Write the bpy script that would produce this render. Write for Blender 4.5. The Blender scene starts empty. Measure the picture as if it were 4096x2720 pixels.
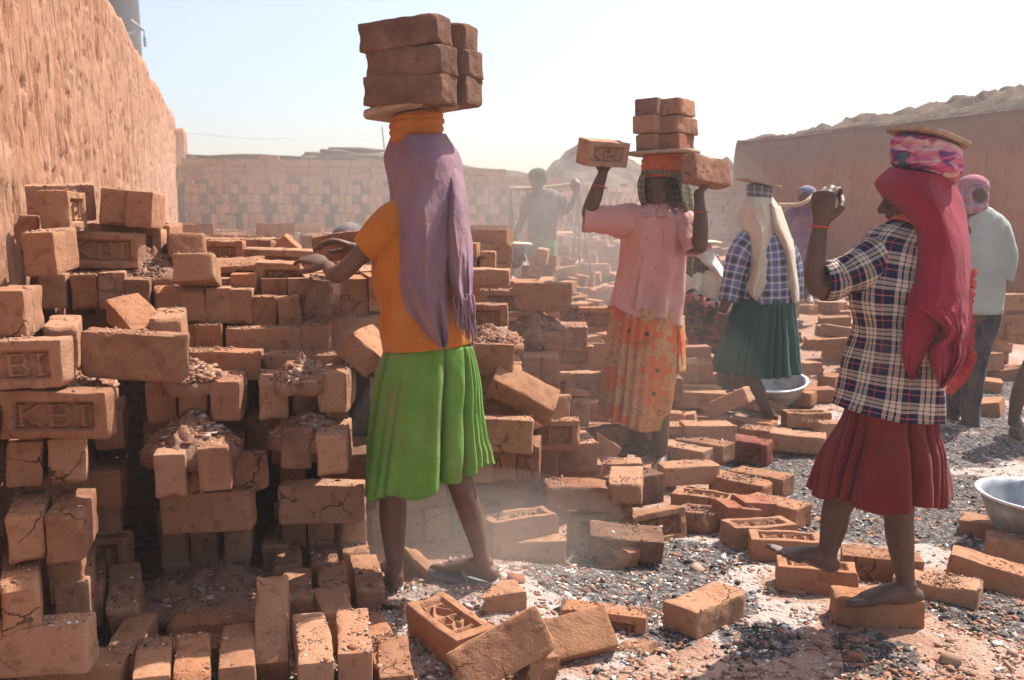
import bpy, math, random
import numpy as np
from mathutils import Vector, Matrix

# ------------------------------------------------------------------ camera, sky, sun, exposure
scene = bpy.context.scene
COL = scene.collection
F_PX, CAM_H, TILT = 3982.0, 1.36, math.radians(7.06)      # focal length in photo pixels, eye height, downward tilt
cam_data = bpy.data.cameras.new("camera")
cam = bpy.data.objects.new("camera", cam_data)
COL.objects.link(cam)
cam.location = (0.0, 0.0, CAM_H)
cam.rotation_euler = (math.radians(90) - TILT, 0.0, 0.0)
cam_data.sensor_width = 36.0
cam_data.lens = 35.0
cam_data.clip_start = 0.05
cam_data.clip_end = 1500.0
cam_data.dof.use_dof = True
cam_data.dof.focus_distance = 3.35
cam_data.dof.aperture_fstop = 6.3
scene.camera = cam

SUN_AZ, SUN_EL = math.radians(52), math.radians(55)        # azimuth from +Y towards +X
world = bpy.data.worlds.new("World")
scene.world = world
world.use_nodes = True
wn = world.node_tree
wn.nodes.clear()
w_out = wn.nodes.new("ShaderNodeOutputWorld")
w_bg = wn.nodes.new("ShaderNodeBackground")
w_sky = wn.nodes.new("ShaderNodeTexSky")
w_sky.sky_type = 'NISHITA'
w_sky.sun_disc = False
w_sky.sun_elevation = SUN_EL
w_sky.sun_rotation = SUN_AZ
w_sky.air_density = 1.0
w_sky.dust_density = 2.4
w_sky.ozone_density = 1.0
w_bg.inputs["Strength"].default_value = 0.112
wn.links.new(w_sky.outputs[0], w_bg.inputs[0])
wn.links.new(w_bg.outputs[0], w_out.inputs[0])

sun_data = bpy.data.lights.new("sun", 'SUN')
sun_data.energy = 5.0
sun_data.angle = math.radians(0.55)
sun_data.color = (1.0, 0.95, 0.88)
sun = bpy.data.objects.new("sun", sun_data)
COL.objects.link(sun)
SUN_DIR = Vector((math.sin(SUN_AZ) * math.cos(SUN_EL), math.cos(SUN_AZ) * math.cos(SUN_EL), math.sin(SUN_EL)))
sun.rotation_euler = SUN_DIR.to_track_quat('Z', 'Y').to_euler()
sun.location = SUN_DIR * 30

scene.view_settings.view_transform = 'Standard'
scene.view_settings.look = 'None'
scene.view_settings.exposure = 0.86
scene.view_settings.gamma = 1.0
scene.view_settings.use_curve_mapping = False
scene.render.engine = 'CYCLES'
scene.cycles.use_denoising = True
scene.cycles.max_bounces = 6
scene.cycles.diffuse_bounces = 3
scene.cycles.volume_bounces = 1
scene.cycles.transparent_max_bounces = 8
scene.cycles.use_adaptive_sampling = True
scene.cycles.adaptive_threshold = 0.01

random.seed(7)
RNG = np.random.default_rng(11)
R = math.radians

# ------------------------------------------------------------------ from a photo pixel to a place
def ray(px, py):
    a, b = (px - 2048.0) / F_PX, -(py - 1360.0) / F_PX
    return np.array([a, math.cos(TILT) + math.sin(TILT) * b, -math.sin(TILT) + math.cos(TILT) * b])

def P(px, py, Y):
    r = ray(px, py)
    t = Y / r[1]
    return np.array([r[0] * t, Y, CAM_H + r[2] * t])

def G(px, py, z=0.0):
    r = ray(px, py)
    t = (z - CAM_H) / r[2]
    return np.array([r[0] * t, r[1] * t, z])

# ------------------------------------------------------------------ noise
def _h(ix, iy, iz, seed):
    n = (ix * 374761393 + iy * 668265263 + iz * 2147483647 + seed * 1274126177) & 0xFFFFFFFF
    n = ((n ^ (n >> 13)) * 1274126177) & 0xFFFFFFFF
    n = ((n ^ (n >> 16)) * 2246822519) & 0xFFFFFFFF
    return ((n ^ (n >> 15)) & 0xFFFFFF) / float(0xFFFFFF)

def vnoise(x, y, z=0.0, seed=0):
    x, y, z = np.broadcast_arrays(np.asarray(x, float), np.asarray(y, float), np.asarray(z, float))
    ix, iy, iz = np.floor(x).astype(np.int64), np.floor(y).astype(np.int64), np.floor(z).astype(np.int64)
    fx, fy, fz = x - ix, y - iy, z - iz
    u, v, w = fx * fx * (3 - 2 * fx), fy * fy * (3 - 2 * fy), fz * fz * (3 - 2 * fz)
    r = 0
    for dx in (0, 1):
        for dy in (0, 1):
            for dz in (0, 1):
                r = r + _h(ix + dx, iy + dy, iz + dz, seed) * (u if dx else 1 - u) * (v if dy else 1 - v) * (w if dz else 1 - w)
    return r * 2 - 1

def fbm(x, y, z=0.0, seed=0, oct=4):
    r, a, f = 0, 0.5, 1.0
    for k in range(oct):
        r = r + a * vnoise(np.asarray(x) * f, np.asarray(y) * f, np.asarray(z) * f, seed + k * 17)
        a *= 0.5
        f *= 2.03
    return r

def sstep(a, b, x):
    t = np.clip((np.asarray(x, float) - a) / (b - a), 0, 1)
    return t * t * (3 - 2 * t)

# ------------------------------------------------------------------ meshes and objects
def mesh_new(name, verts, faces, mats=(), smooth=False, uv=None, attr=None):
    me = bpy.data.meshes.new(name)
    verts = np.asarray(verts, dtype=np.float32)
    if isinstance(faces, np.ndarray):
        k = faces.shape[1]
        n = len(faces)
        me.vertices.add(len(verts))
        me.vertices.foreach_set("co", verts.ravel())
        me.loops.add(n * k)
        me.loops.foreach_set("vertex_index", faces.astype(np.int32).ravel())
        me.polygons.add(n)
        me.polygons.foreach_set("loop_start", np.arange(n, dtype=np.int32) * k)
        me.update(calc_edges=True)
    else:
        me.from_pydata([tuple(map(float, v)) for v in verts], [], [tuple(int(i) for i in f) for f in faces])
    if uv is not None:
        lay = me.uv_layers.new(name="UVMap")
        li = np.empty(len(me.loops), dtype=np.int32)
        me.loops.foreach_get("vertex_index", li)
        lay.data.foreach_set("uv", np.asarray(uv, dtype=np.float32)[li].ravel())
    if attr is not None:
        a = me.attributes.new("tint", 'FLOAT', 'POINT')
        a.data.foreach_set("value", np.asarray(attr, dtype=np.float32))
    for m in mats:
        me.materials.append(m)
    if smooth:
        me.polygons.foreach_set("use_smooth", np.ones(len(me.polygons), dtype=bool))
    me.validate()
    me.update()
    return me

def link(name, me, parent=None, loc=None):
    o = bpy.data.objects.new(name, me)
    COL.objects.link(o)
    if parent is not None:
        o.parent = parent
        if loc is None:                               # geometry given in world space
            o.matrix_parent_inverse = Matrix.Translation(-parent.location)
    if loc is not None:
        o.location = tuple(loc)
    return o

def tag(o, label=None, cat=None, group=None, kind=None):
    if label: o["label"] = label
    if cat: o["category"] = cat
    if group: o["group"] = group
    if kind: o["kind"] = kind
    return o

def empty(name, loc, label, cat, group=None):
    o = bpy.data.objects.new(name, None)
    COL.objects.link(o)
    o.location = tuple(float(c) for c in loc)
    o.empty_display_size = 0.1
    return tag(o, label, cat, group)

class MB:
    """gathers vertices and faces for ONE mesh"""
    def __init__(self):
        self.v, self.f, self.uv, self.n = [], [], [], 0
    def add(self, v, f, uv=None):
        v = np.asarray(v, float)
        self.v.append(v)
        self.f += [tuple(int(i) + self.n for i in q) for q in f]
        self.uv.append(np.zeros((len(v), 2)) if uv is None else np.asarray(uv, float))
        self.n += len(v)
        return self
    def mesh(self, name, mats=(), smooth=True):
        return mesh_new(name, np.concatenate(self.v), self.f, mats, smooth, np.concatenate(self.uv))

def catmull(a, k):
    a = np.asarray(a, float)
    m = len(a)
    if m < 3 or k < 2:
        if k < 2: return a
        return np.concatenate([a[:1] + (a[1:2] - a[:1]) * t for t in np.linspace(0, 1, k + 1)])
    p = np.concatenate([a[:1] * 2 - a[1:2], a, a[-1:] * 2 - a[-2:-1]])
    out = []
    for i in range(m - 1):
        p0, p1, p2, p3 = p[i], p[i + 1], p[i + 2], p[i + 3]
        for j in range(k):
            t = j / k
            out.append(0.5 * ((2 * p1) + (-p0 + p2) * t + (2 * p0 - 5 * p1 + 4 * p2 - p3) * t * t + (-p0 + 3 * p1 - 3 * p2 + p3) * t ** 3))
    out.append(a[-1])
    return np.array(out)

def unit(v):
    v = np.asarray(v, float)
    return v / (np.linalg.norm(v) + 1e-12)

def frames(pts, ref):
    pts = np.asarray(pts, float)
    T = np.gradient(pts, axis=0)
    T /= np.linalg.norm(T, axis=1, keepdims=True) + 1e-12
    S, D = [], []
    for t in T:
        r = np.asarray(ref, float)
        d = r - t * np.dot(r, t)
        if np.linalg.norm(d) < 0.15:
            r2 = np.array([0.0, 0.0, 1.0]) if abs(t[2]) < 0.8 else np.array([1.0, 0, 0])
            d = r2 - t * np.dot(r2, t)
        d = unit(d)
        D.append(d)
        S.append(np.cross(t, d))
    return T, np.array(S), np.array(D)

def tube(mb, pts, rx, ry=None, n=14, ref=(0, 1, 0), sub=1, caps=True, round_caps=True):
    """closed elliptical tube through pts; ry is the radius along ref"""
    pts = np.asarray(pts, float)
    rx = np.broadcast_to(np.asarray(rx, float), (len(pts),)).astype(float)
    ry = rx if ry is None else np.broadcast_to(np.asarray(ry, float), (len(pts),)).astype(float)
    if sub > 1:
        a = catmull(np.column_stack([pts, rx, ry]), sub)
        pts, rx, ry = a[:, :3], np.maximum(a[:, 3], 1e-4), np.maximum(a[:, 4], 1e-4)
    if round_caps:
        t0, t1 = unit(pts[0] - pts[1]), unit(pts[-1] - pts[-2])
        pre, post = [], []
        for c, s in ((0.55, 0.83), (0.9, 0.42)):
            pre.insert(0, (pts[0] + t0 * c * min(rx[0], ry[0]), rx[0] * s, ry[0] * s))
            post.append((pts[-1] + t1 * c * min(rx[-1], ry[-1]), rx[-1] * s, ry[-1] * s))
        pts = np.array([p[0] for p in pre] + list(pts) + [p[0] for p in post])
        rx = np.array([p[1] for p in pre] + list(rx) + [p[1] for p in post])
        ry = np.array([p[2] for p in pre] + list(ry) + [p[2] for p in post])
    T, S, D = frames(pts, ref)
    a = np.arange(n) / n * 2 * math.pi
    V = (pts[:, None, :] + np.cos(a)[None, :, None] * rx[:, None, None] * S[:, None, :]
         + np.sin(a)[None, :, None] * ry[:, None, None] * D[:, None, :])
    m = len(pts)
    f = []
    for i in range(m - 1):
        for j in range(n):
            k = (j + 1) % n
            f.append((i * n + j, i * n + k, (i + 1) * n + k, (i + 1) * n + j))
    if caps:
        f.append(tuple(range(n))[::-1])
        f.append(tuple((m - 1) * n + j for j in range(n)))
    mb.add(V.reshape(-1, 3), f)
    return mb

def ball(mb, c, r, M=None, nu=14, nv=9):
    """ellipsoid; r=(x,y,z) radii, M=3x3 rows of local axes"""
    r = np.broadcast_to(np.asarray(r, float), (3,))
    v, f = [], []
    v.append((0, 0, 1))
    for i in range(1, nv):
        th = math.pi * i / nv
        for j in range(nu):
            ph = 2 * math.pi * j / nu
            v.append((math.sin(th) * math.cos(ph), math.sin(th) * math.sin(ph), math.cos(th)))
    v.append((0, 0, -1))
    for j in range(nu):
        f.append((0, 1 + j, 1 + (j + 1) % nu))
    for i in range(nv - 2):
        for j in range(nu):
            a, b = 1 + i * nu + j, 1 + i * nu + (j + 1) % nu
            f.append((a, a + nu, b + nu, b))
    last = len(v) - 1
    b0 = 1 + (nv - 2) * nu
    for j in range(nu):
        f.append((last, b0 + (j + 1) % nu, b0 + j))
    V = np.array(v) * r
    if M is not None:
        V = V @ np.asarray(M, float)
    mb.add(V + np.asarray(c, float), f)
    return mb

def box(mb, c, h, M=None):
    V = np.array([(x, y, z) for x in (-1, 1) for y in (-1, 1) for z in (-1, 1)], float) * np.asarray(h, float)
    if M is not None:
        V = V @ np.asarray(M, float)
    mb.add(V + np.asarray(c, float), [(0, 1, 3, 2), (4, 6, 7, 5), (0, 4, 5, 1), (2, 3, 7, 6), (0, 2, 6, 4), (1, 5, 7, 3)])
    return mb

def grid_faces(nu, nv):
    i, j = np.meshgrid(np.arange(nu - 1), np.arange(nv - 1), indexing='ij')
    a = (i * nv + j).ravel()
    return np.column_stack([a, a + nv, a + nv + 1, a + 1])

# ------------------------------------------------------------------ materials
class NT:
    def __init__(self, name):
        self.m = bpy.data.materials.new(name)
        self.m.use_nodes = True
        self.t = self.m.node_tree
        self.t.nodes.clear()
        self.out = self.t.nodes.new("ShaderNodeOutputMaterial")
        self.b = self.t.nodes.new("ShaderNodeBsdfPrincipled")
        self.t.links.new(self.b.outputs[0], self.out.inputs[0])
        self.b.inputs["Roughness"].default_value = 0.9
        self.b.inputs["Specular IOR Level"].default_value = 0.2
    def n(self, typ, **kw):
        nd = self.t.nodes.new(typ)
        for k, v in kw.items():
            setattr(nd, k, v)
        return nd
    def set(self, sock, v):
        if isinstance(v, bpy.types.NodeSocket):
            self.t.links.new(v, sock)
        elif isinstance(v, (tuple, list)) and len(v) == 3 and sock.type == 'RGBA':
            sock.default_value = (*v, 1.0)
        else:
            sock.default_value = v
    def coord(self, kind="Object"):
        return self.n("ShaderNodeTexCoord").outputs[kind]
    def pos(self):
        return self.n("ShaderNodeNewGeometry").outputs["Position"]
    def mapping(self, vec, scale=(1, 1, 1), loc=(0, 0, 0), rot=(0, 0, 0)):
        nd = self.n("ShaderNodeMapping")
        self.set(nd.inputs["Vector"], vec)
        nd.inputs["Scale"].default_value = scale
        nd.inputs["Location"].default_value = loc
        nd.inputs["Rotation"].default_value = rot
        return nd.outputs[0]
    def noise(self, vec, scale=5.0, detail=4.0, rough=0.55, dist=0.0, col=False):
        nd = self.n("ShaderNodeTexNoise")
        self.set(nd.inputs["Vector"], vec)
        nd.inputs["Scale"].default_value = scale
        nd.inputs["Detail"].default_value = detail
        nd.inputs["Roughness"].default_value = rough
        nd.inputs["Distortion"].default_value = dist
        return nd.outputs["Color" if col else "Fac"]
    def voro(self, vec, scale=5.0, feature='F1', out="Distance", rand=1.0):
        nd = self.n("ShaderNodeTexVoronoi", feature=feature)
        self.set(nd.inputs["Vector"], vec)
        nd.inputs["Scale"].default_value = scale
        nd.inputs["Randomness"].default_value = rand
        return nd.outputs[out]
    def ramp(self, fac, stops, interp='LINEAR'):
        nd = self.n("ShaderNodeValToRGB")
        cr = nd.color_ramp
        cr.interpolation = interp
        while len(cr.elements) > 1:
            cr.elements.remove(cr.elements[0])
        def col(c): return (c, c, c, 1) if not isinstance(c, (tuple, list)) else (*c, 1)
        cr.elements[0].position = stops[0][0]
        cr.elements[0].color = col(stops[0][1])
        for p, c in stops[1:]:
            e = cr.elements.new(p)
            e.color = col(c)
        self.set(nd.inputs[0], fac)
        return nd.outputs[0]
    def math(self, op, a, b=0.0, c=0.0):
        nd = self.n("ShaderNodeMath", operation=op)
        for s, v in zip(nd.inputs, (a, b, c)):
            self.set(s, v)
        return nd.outputs[0]
    def mix(self, fac, a, b, blend='MIX'):
        nd = self.n("ShaderNodeMix", data_type='RGBA', blend_type=blend)
        self.set(nd.inputs[0], fac)
        self.set(nd.inputs[6], a)
        self.set(nd.inputs[7], b)
        return nd.outputs[2]
    def attr(self, name):
        return self.n("ShaderNodeAttribute", attribute_name=name).outputs["Fac"]
    def rnd(self):
        return self.n("ShaderNodeObjectInfo").outputs["Random"]
    def color(self, c): self.set(self.b.inputs["Base Color"], c)
    def rough(self, v): self.set(self.b.inputs["Roughness"], v)
    def spec(self, v): self.set(self.b.inputs["Specular IOR Level"], v)
    def bump(self, h, strength=0.3, dist=0.01, chain=None):
        nd = self.n("ShaderNodeBump")
        nd.inputs["Strength"].default_value = strength
        nd.inputs["Distance"].default_value = dist
        self.set(nd.inputs["Height"], h)
        if chain is not None:
            self.t.links.new(chain, nd.inputs["Normal"])
        self.t.links.new(nd.outputs[0], self.b.inputs["Normal"])
        return nd.outputs[0]

def brick_material(name, dark=1.0, base=None):
    k = NT(name)
    p = k.pos()
    r = k.math('FRACT', k.math('ADD', k.rnd(), k.attr("tint")))
    hue = k.ramp(r, base or [(0.0, (0.19, 0.082, 0.046)), (0.2, (0.30, 0.140, 0.070)), (0.45, (0.36, 0.192, 0.112)), (0.62, (0.32, 0.125, 0.055)), (0.8, (0.38, 0.215, 0.135)), (1.0, (0.25, 0.105, 0.056))])
    n1 = k.noise(p, 9.0, 5, 0.6)
    c = k.mix(k.ramp(n1, [(0.35, 0.0), (0.7, 1.0)]), hue, k.mix(0.5, hue, (0.40, 0.225, 0.135)))      # dry dust film
    n2 = k.noise(p, 26.0, 4, 0.65)
    c = k.mix(k.ramp(n2, [(0.32, 0.65), (0.46, 0.0)]), c, (0.16, 0.07, 0.045))
    n3 = k.noise(p, 120.0, 3, 0.6)
    c = k.mix(k.ramp(n3, [(0.62, 0.0), (0.72, 0.45)]), c, (0.42, 0.27, 0.18))
    n4 = k.voro(p, 90.0)
    c = k.mix(k.ramp(n4, [(0.05, 0.65), (0.12, 0.0)]), c, (0.09, 0.05, 0.04))
    # soot and firing stains, and thin cracks where the clay has split
    st = k.noise(k.mapping(p, loc=(4, 2, 7)), 6.5, 5, 0.65, 0.3)
    c = k.mix(k.ramp(st, [(0.60, 0.0), (0.72, 0.6)]), c, (0.11, 0.062, 0.045))
    dn = k.n("ShaderNodeVectorMath", operation='ADD')
    k.set(dn.inputs[0], p)
    sc = k.n("ShaderNodeVectorMath", operation='SCALE')
    k.set(sc.inputs[0], k.noise(p, 22.0, 3, 0.6, 0.0, True))
    sc.inputs["Scale"].default_value = 0.05
    k.set(dn.inputs[1], sc.outputs[0])
    cr = k.voro(dn.outputs[0], 5.5, 'DISTANCE_TO_EDGE')
    crm = k.math('MULTIPLY', k.ramp(cr, [(0.003, 1.0), (0.013, 0.0)]), k.ramp(k.noise(k.mapping(p, loc=(9, 1, 3)), 4.0, 2, 0.5), [(0.57, 0.0), (0.63, 1.0)]))
    c = k.mix(k.math('MULTIPLY', crm, 0.8), c, (0.06, 0.03, 0.02))
    if dark != 1.0:
        c = k.mix(1.0, c, (dark, dark, dark), 'MULTIPLY')
    k.color(c)
    k.rough(0.95)
    k.spec(0.1)
    h = k.math('SUBTRACT', k.math('ADD', k.math('MULTIPLY', n3, 0.35), k.math('MULTIPLY', n2, 0.8)), k.math('MULTIPLY', crm, 0.9))
    k.bump(h, 0.9, 0.009)
    return k.m

M = {}
M['brick'] = brick_material("brick_clay")
M['brick_burnt'] = brick_material("burnt_brick_clay", base=[(0.0, (0.10, 0.05, 0.035)), (0.5, (0.12, 0.06, 0.04)), (1.0, (0.135, 0.064, 0.043))])
M['brick_red'] = brick_material("red_brick_clay", base=[(0.0, (0.23, 0.062, 0.036)), (0.5, (0.27, 0.095, 0.052)), (1.0, (0.22, 0.05, 0.033))])

def ground_material():
    k = NT("kiln_yard_ground")
    p = k.pos()
    big = k.noise(p, 1.1, 6, 0.62, 0.4)
    mid = k.noise(p, 4.3, 6, 0.65, 0.3)
    fine = k.noise(p, 38.0, 5, 0.7)
    chips = k.voro(p, 70.0)
    c = k.mix(k.ramp(mid, [(0.36, 0.0), (0.62, 1.0)]), (0.31, 0.165, 0.108), (0.40, 0.265, 0.20))
    grit = k.noise(p, 13.0, 6, 0.7)
    ash = k.ramp(k.math('ADD', k.attr("ash"), k.math('MULTIPLY', k.math('SUBTRACT', grit, 0.5), 1.6)), [(0.35, 0.0), (0.75, 0.95)])
    c = k.mix(ash, c, k.mix(grit, (0.36, 0.285, 0.24), (0.50, 0.43, 0.39)))
    coal = k.ramp(k.math('ADD', k.attr("tint"), k.math('MULTIPLY', k.math('SUBTRACT', k.noise(k.mapping(p, loc=(3.1, 7.7, 0)), 17.0, 6, 0.7), 0.5), 1.8)), [(0.40, 0.0), (0.70, 0.95)])
    c = k.mix(coal, c, k.mix(k.ramp(fine, [(0.45, 0.0), (0.6, 1.0)]), (0.028, 0.028, 0.03), (0.20, 0.18, 0.17)))
    c = k.mix(k.ramp(fine, [(0.36, 0.55), (0.46, 0.0)]), c, (0.17, 0.09, 0.06))
    c = k.mix(k.ramp(fine, [(0.62, 0.0), (0.70, 0.6)]), c, (0.53, 0.46, 0.41))
    k.color(c)
    k.rough(0.95)
    k.spec(0.1)
    b = k.bump(k.math('ADD', k.math('MULTIPLY', fine, 1.0), k.math('MULTIPLY', chips, 0.5)), 0.8, 0.015)
    return k.m
M['ground'] = ground_material()

def mud_wall_material(name, c1, c2, c3, streak=True):
    k = NT(name)
    p = k.coord("Object")
    q = k.mapping(p, scale=(1, 1, 0.16))
    s = k.noise(q, 11.0, 7, 0.65, 0.5)
    f = k.noise(q, 32.0, 5, 0.65)
    big = k.noise(p, 0.9, 5, 0.6)
    c = k.mix(k.ramp(s, [(0.38, 0.0), (0.62, 1.0)]), c1, c2)
    c = k.mix(k.ramp(big, [(0.42, 0.0), (0.64, 0.6)]), c, c3)
    c = k.mix(k.ramp(f, [(0.30, 0.6), (0.40, 0.0)]), c, (0.20, 0.09, 0.05))
    k.color(c)
    k.rough(0.95)
    k.spec(0.1)
    k.bump(k.math('ADD', s, k.math('MULTIPLY', f, 0.5)), 0.9, 0.05)
    return k.m
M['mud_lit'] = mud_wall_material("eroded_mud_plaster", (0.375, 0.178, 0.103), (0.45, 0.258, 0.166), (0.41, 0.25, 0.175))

def right_wall_material():
    k = NT("red_mud_wall")
    p = k.coord("Object")
    q = k.mapping(p, scale=(1, 1, 0.4))
    s = k.noise(q, 2.6, 6, 0.65, 0.4)
    f = k.noise(q, 14.0, 5, 0.65)
    sep = k.n("ShaderNodeSeparateXYZ")
    k.set(sep.inputs[0], p)
    zz = k.math('ADD', sep.outputs[2], k.math('MULTIPLY', s, 0.9))
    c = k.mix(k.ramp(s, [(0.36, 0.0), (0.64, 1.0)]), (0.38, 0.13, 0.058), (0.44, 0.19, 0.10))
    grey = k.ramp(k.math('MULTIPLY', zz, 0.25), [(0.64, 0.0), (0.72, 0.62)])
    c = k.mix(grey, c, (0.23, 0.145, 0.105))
    c = k.mix(k.ramp(f, [(0.34, 0.5), (0.44, 0.0)]), c, (0.16, 0.07, 0.045))
    k.color(c)
    k.bump(k.math('ADD', s, k.math('MULTIPLY', f, 0.6)), 0.8, 0.06)
    k.spec(0.1)
    return k.m
M['mud_red'] = right_wall_material()

def soil_material(name, c1, c2, sc=2.0):
    k = NT(name)
    p = k.pos()
    a, b = k.noise(p, sc, 7, 0.65), k.noise(p, sc * 8, 5, 0.7)
    c = k.mix(k.ramp(a, [(0.35, 0.0), (0.65, 1.0)]), c1, c2)
    c = k.mix(k.ramp(b, [(0.36, 0.6), (0.46, 0.0)]), c, tuple(x * 0.4 for x in c1))
    k.color(c)
    k.spec(0.1)
    k.bump(b, 0.9, 0.05 if sc < 5 else 0.01)
    return k.m
M['soil'] = soil_material("dug_soil", (0.115, 0.075, 0.05), (0.19, 0.13, 0.09))
M['rubble'] = soil_material("brick_rubble_dust", (0.29, 0.14, 0.085), (0.37, 0.22, 0.15), 14.0)

def plain(name, c, rough=0.9, spec=0.2, var=0.18, scale=30, metal=0.0, bump=0.25):
    k = NT(name)
    p = k.pos()
    n = k.noise(p, scale, 4, 0.6)
    k.color(k.mix(k.ramp(n, [(0.3, 0.0), (0.7, 1.0)]), tuple(x * (1 - var) for x in c), tuple(min(1, x * (1 + var)) for x in c)))
    k.rough(rough)
    k.spec(spec)
    k.b.inputs["Metallic"].default_value = metal
    k.bump(n, bump, 0.004)
    return k.m

M['crumb'] = None
def chip_material(name, stops, rough=0.9):
    k = NT(name)
    k.color(k.ramp(k.attr("tint"), stops))
    k.rough(rough)
    k.spec(0.2)
    return k.m
M['crumb'] = chip_material("brick_chips", [(0, (0.25, 0.095, 0.05)), (0.3, (0.32, 0.155, 0.095)), (0.6, (0.38, 0.235, 0.16)), (0.85, (0.30, 0.18, 0.13)), (1, (0.46, 0.36, 0.29))])
M['coal'] = chip_material("charcoal_bits", [(0, (0.018, 0.018, 0.02)), (0.7, (0.045, 0.042, 0.04)), (1, (0.13, 0.12, 0.115))], 0.7)
M['ash'] = chip_material("ash_bits", [(0, (0.55, 0.47, 0.42)), (0.6, (0.70, 0.63, 0.58)), (1, (0.82, 0.79, 0.76))], 0.8)

def skin(name, c):
    k = NT(name)
    p = k.pos()
    n = k.noise(p, 16, 5, 0.65)
    c0 = k.mix(k.ramp(n, [(0.35, 0.0), (0.7, 1.0)]), c, tuple(min(1, x * 1.25 + 0.012) for x in c))
    d = k.noise(p, 7, 4, 0.6)
    c0 = k.mix(k.ramp(d, [(0.5, 0.0), (0.75, 0.28)]), c0, (0.24, 0.14, 0.085))      # brick dust on the skin
    k.color(c0)
    k.rough(0.55)
    k.spec(0.4)
    k.bump(k.noise(p, 90, 4), 0.18, 0.004)
    return k.m
M['skin'] = skin("brown_skin", (0.115, 0.054, 0.033))
M['skin_dark'] = skin("dark_brown_skin", (0.082, 0.038, 0.024))

def cloth(name, c, c2=None, dust=(0.45, 0.28, 0.18), dust_amt=0.40, weave=True, trans=0.0):
    k = NT(name)
    p = k.coord("Object")
    n = k.noise(p, 11, 5, 0.6)
    a = k.mix(k.ramp(n, [(0.3, 0.0), (0.7, 1.0)]), c, c2 or tuple(min(1, x * 1.22) for x in c))
    d = k.noise(k.mapping(p, scale=(1, 1, 0.5)), 6.0, 6, 0.7, 0.5)
    a = k.mix(k.ramp(d, [(0.44, 0.0), (0.68, dust_amt)]), a, dust)
    a = k.mix(k.ramp(k.noise(p, 3.0, 5, 0.6), [(0.35, 0.30), (0.55, 0.0)]), a, tuple(x * 0.45 for x in c))
    k.color(a)
    k.rough(0.95)
    k.spec(0.12)
    if 'Sheen Weight' in k.b.inputs:
        k.b.inputs['Sheen Weight'].default_value = 0.12
    k.bump(k.math('ADD', k.math('MULTIPLY', k.noise(p, 320, 2), 0.25), k.noise(k.mapping(p, scale=(1, 1, 0.75), rot=(0.5, 0.4, 0)), 26, 5, 0.6, 0.8)), 0.55, 0.013)
    if trans > 0:                                   # thin cloth lets some light through
        tr = k.n("ShaderNodeBsdfTranslucent")
        k.set(tr.inputs[0], a)
        mx = k.n("ShaderNodeMixShader")
        mx.inputs[0].default_value = trans
        k.t.links.new(k.b.outputs[0], mx.inputs[1])
        k.t.links.new(tr.outputs[0], mx.inputs[2])
        k.t.links.new(mx.outputs[0], k.out.inputs[0])
    return k.m

M['orange'] = cloth("orange_blouse_cloth", (0.47, 0.135, 0.010), (0.56, 0.19, 0.02), dust_amt=0.3)
M['orange_pad'] = cloth("orange_head_pad_cloth", (0.46, 0.13, 0.008), (0.55, 0.20, 0.03))
M['mauve'] = cloth("faded_mauve_scarf_cloth", (0.27, 0.15, 0.185), (0.31, 0.20, 0.29), dust=(0.42, 0.23, 0.17), dust_amt=0.65, trans=0.15)
M['green'] = cloth("grass_green_skirt_cloth", (0.13, 0.29, 0.04), (0.18, 0.37, 0.065), dust=(0.26, 0.20, 0.08), dust_amt=0.5, trans=0.12)
M['pink'] = cloth("pale_pink_shirt_cloth", (0.56, 0.27, 0.25), (0.64, 0.33, 0.31), dust=(0.55, 0.24, 0.14), dust_amt=0.55)
M['rust_pad'] = cloth("orange_red_pad_cloth", (0.45, 0.08, 0.02), (0.60, 0.15, 0.05))
M['crimson'] = cloth("crimson_scarf_cloth", (0.25, 0.014, 0.034), (0.33, 0.024, 0.05), dust=(0.34, 0.06, 0.075), dust_amt=0.25, trans=0.1)
M['maroon'] = cloth("maroon_skirt_cloth", (0.145, 0.010, 0.012), (0.185, 0.016, 0.017), dust=(0.22, 0.06, 0.045), dust_amt=0.3)
M['cream'] = cloth("cream_scarf_cloth", (0.62, 0.52, 0.38), (0.70, 0.60, 0.46), dust=(0.55, 0.38, 0.25), dust_amt=0.4, trans=0.12)
M['cream_shirt'] = cloth("cream_shirt_cloth", (0.60, 0.50, 0.34), (0.66, 0.57, 0.42))
M['white_cloth'] = cloth("dusty_white_cloth", (0.58, 0.53, 0.47), (0.68, 0.64, 0.58))
M['dkgreen'] = cloth("bottle_green_skirt_cloth", (0.016, 0.068, 0.050), (0.025, 0.09, 0.065), dust=(0.12, 0.12, 0.09), dust_amt=0.2)
M['palegrey'] = cloth("pale_grey_green_shirt_cloth", (0.39, 0.44, 0.39), (0.47, 0.51, 0.46))
M['navy'] = cloth("navy_trouser_cloth", (0.012, 0.016, 0.035), (0.02, 0.024, 0.05))
M['purple'] = cloth("purple_shirt_cloth", (0.12, 0.035, 0.10), (0.16, 0.05, 0.13))
M['grey_vest'] = cloth("grey_tshirt_cloth", (0.10, 0.088, 0.085), (0.14, 0.12, 0.115))
M['lungi_green'] = cloth("pale_green_lungi_cloth", (0.085, 0.17, 0.075), (0.11, 0.2, 0.1))
M['red_lace'] = cloth("red_lace_thread", (0.50, 0.02, 0.02), (0.6, 0.04, 0.03))
M['red_collar'] = cloth("red_collar_cloth", (0.50, 0.05, 0.03))
M['pink_cloth'] = cloth("bright_pink_cloth", (0.65, 0.13, 0.20), (0.70, 0.2, 0.3))
M['capgrey'] = cloth("dark_grey_cap_cloth", (0.09, 0.095, 0.11), (0.12, 0.125, 0.14))
M['capgreen'] = cloth("dark_green_cap_cloth", (0.03, 0.045, 0.02))

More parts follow.
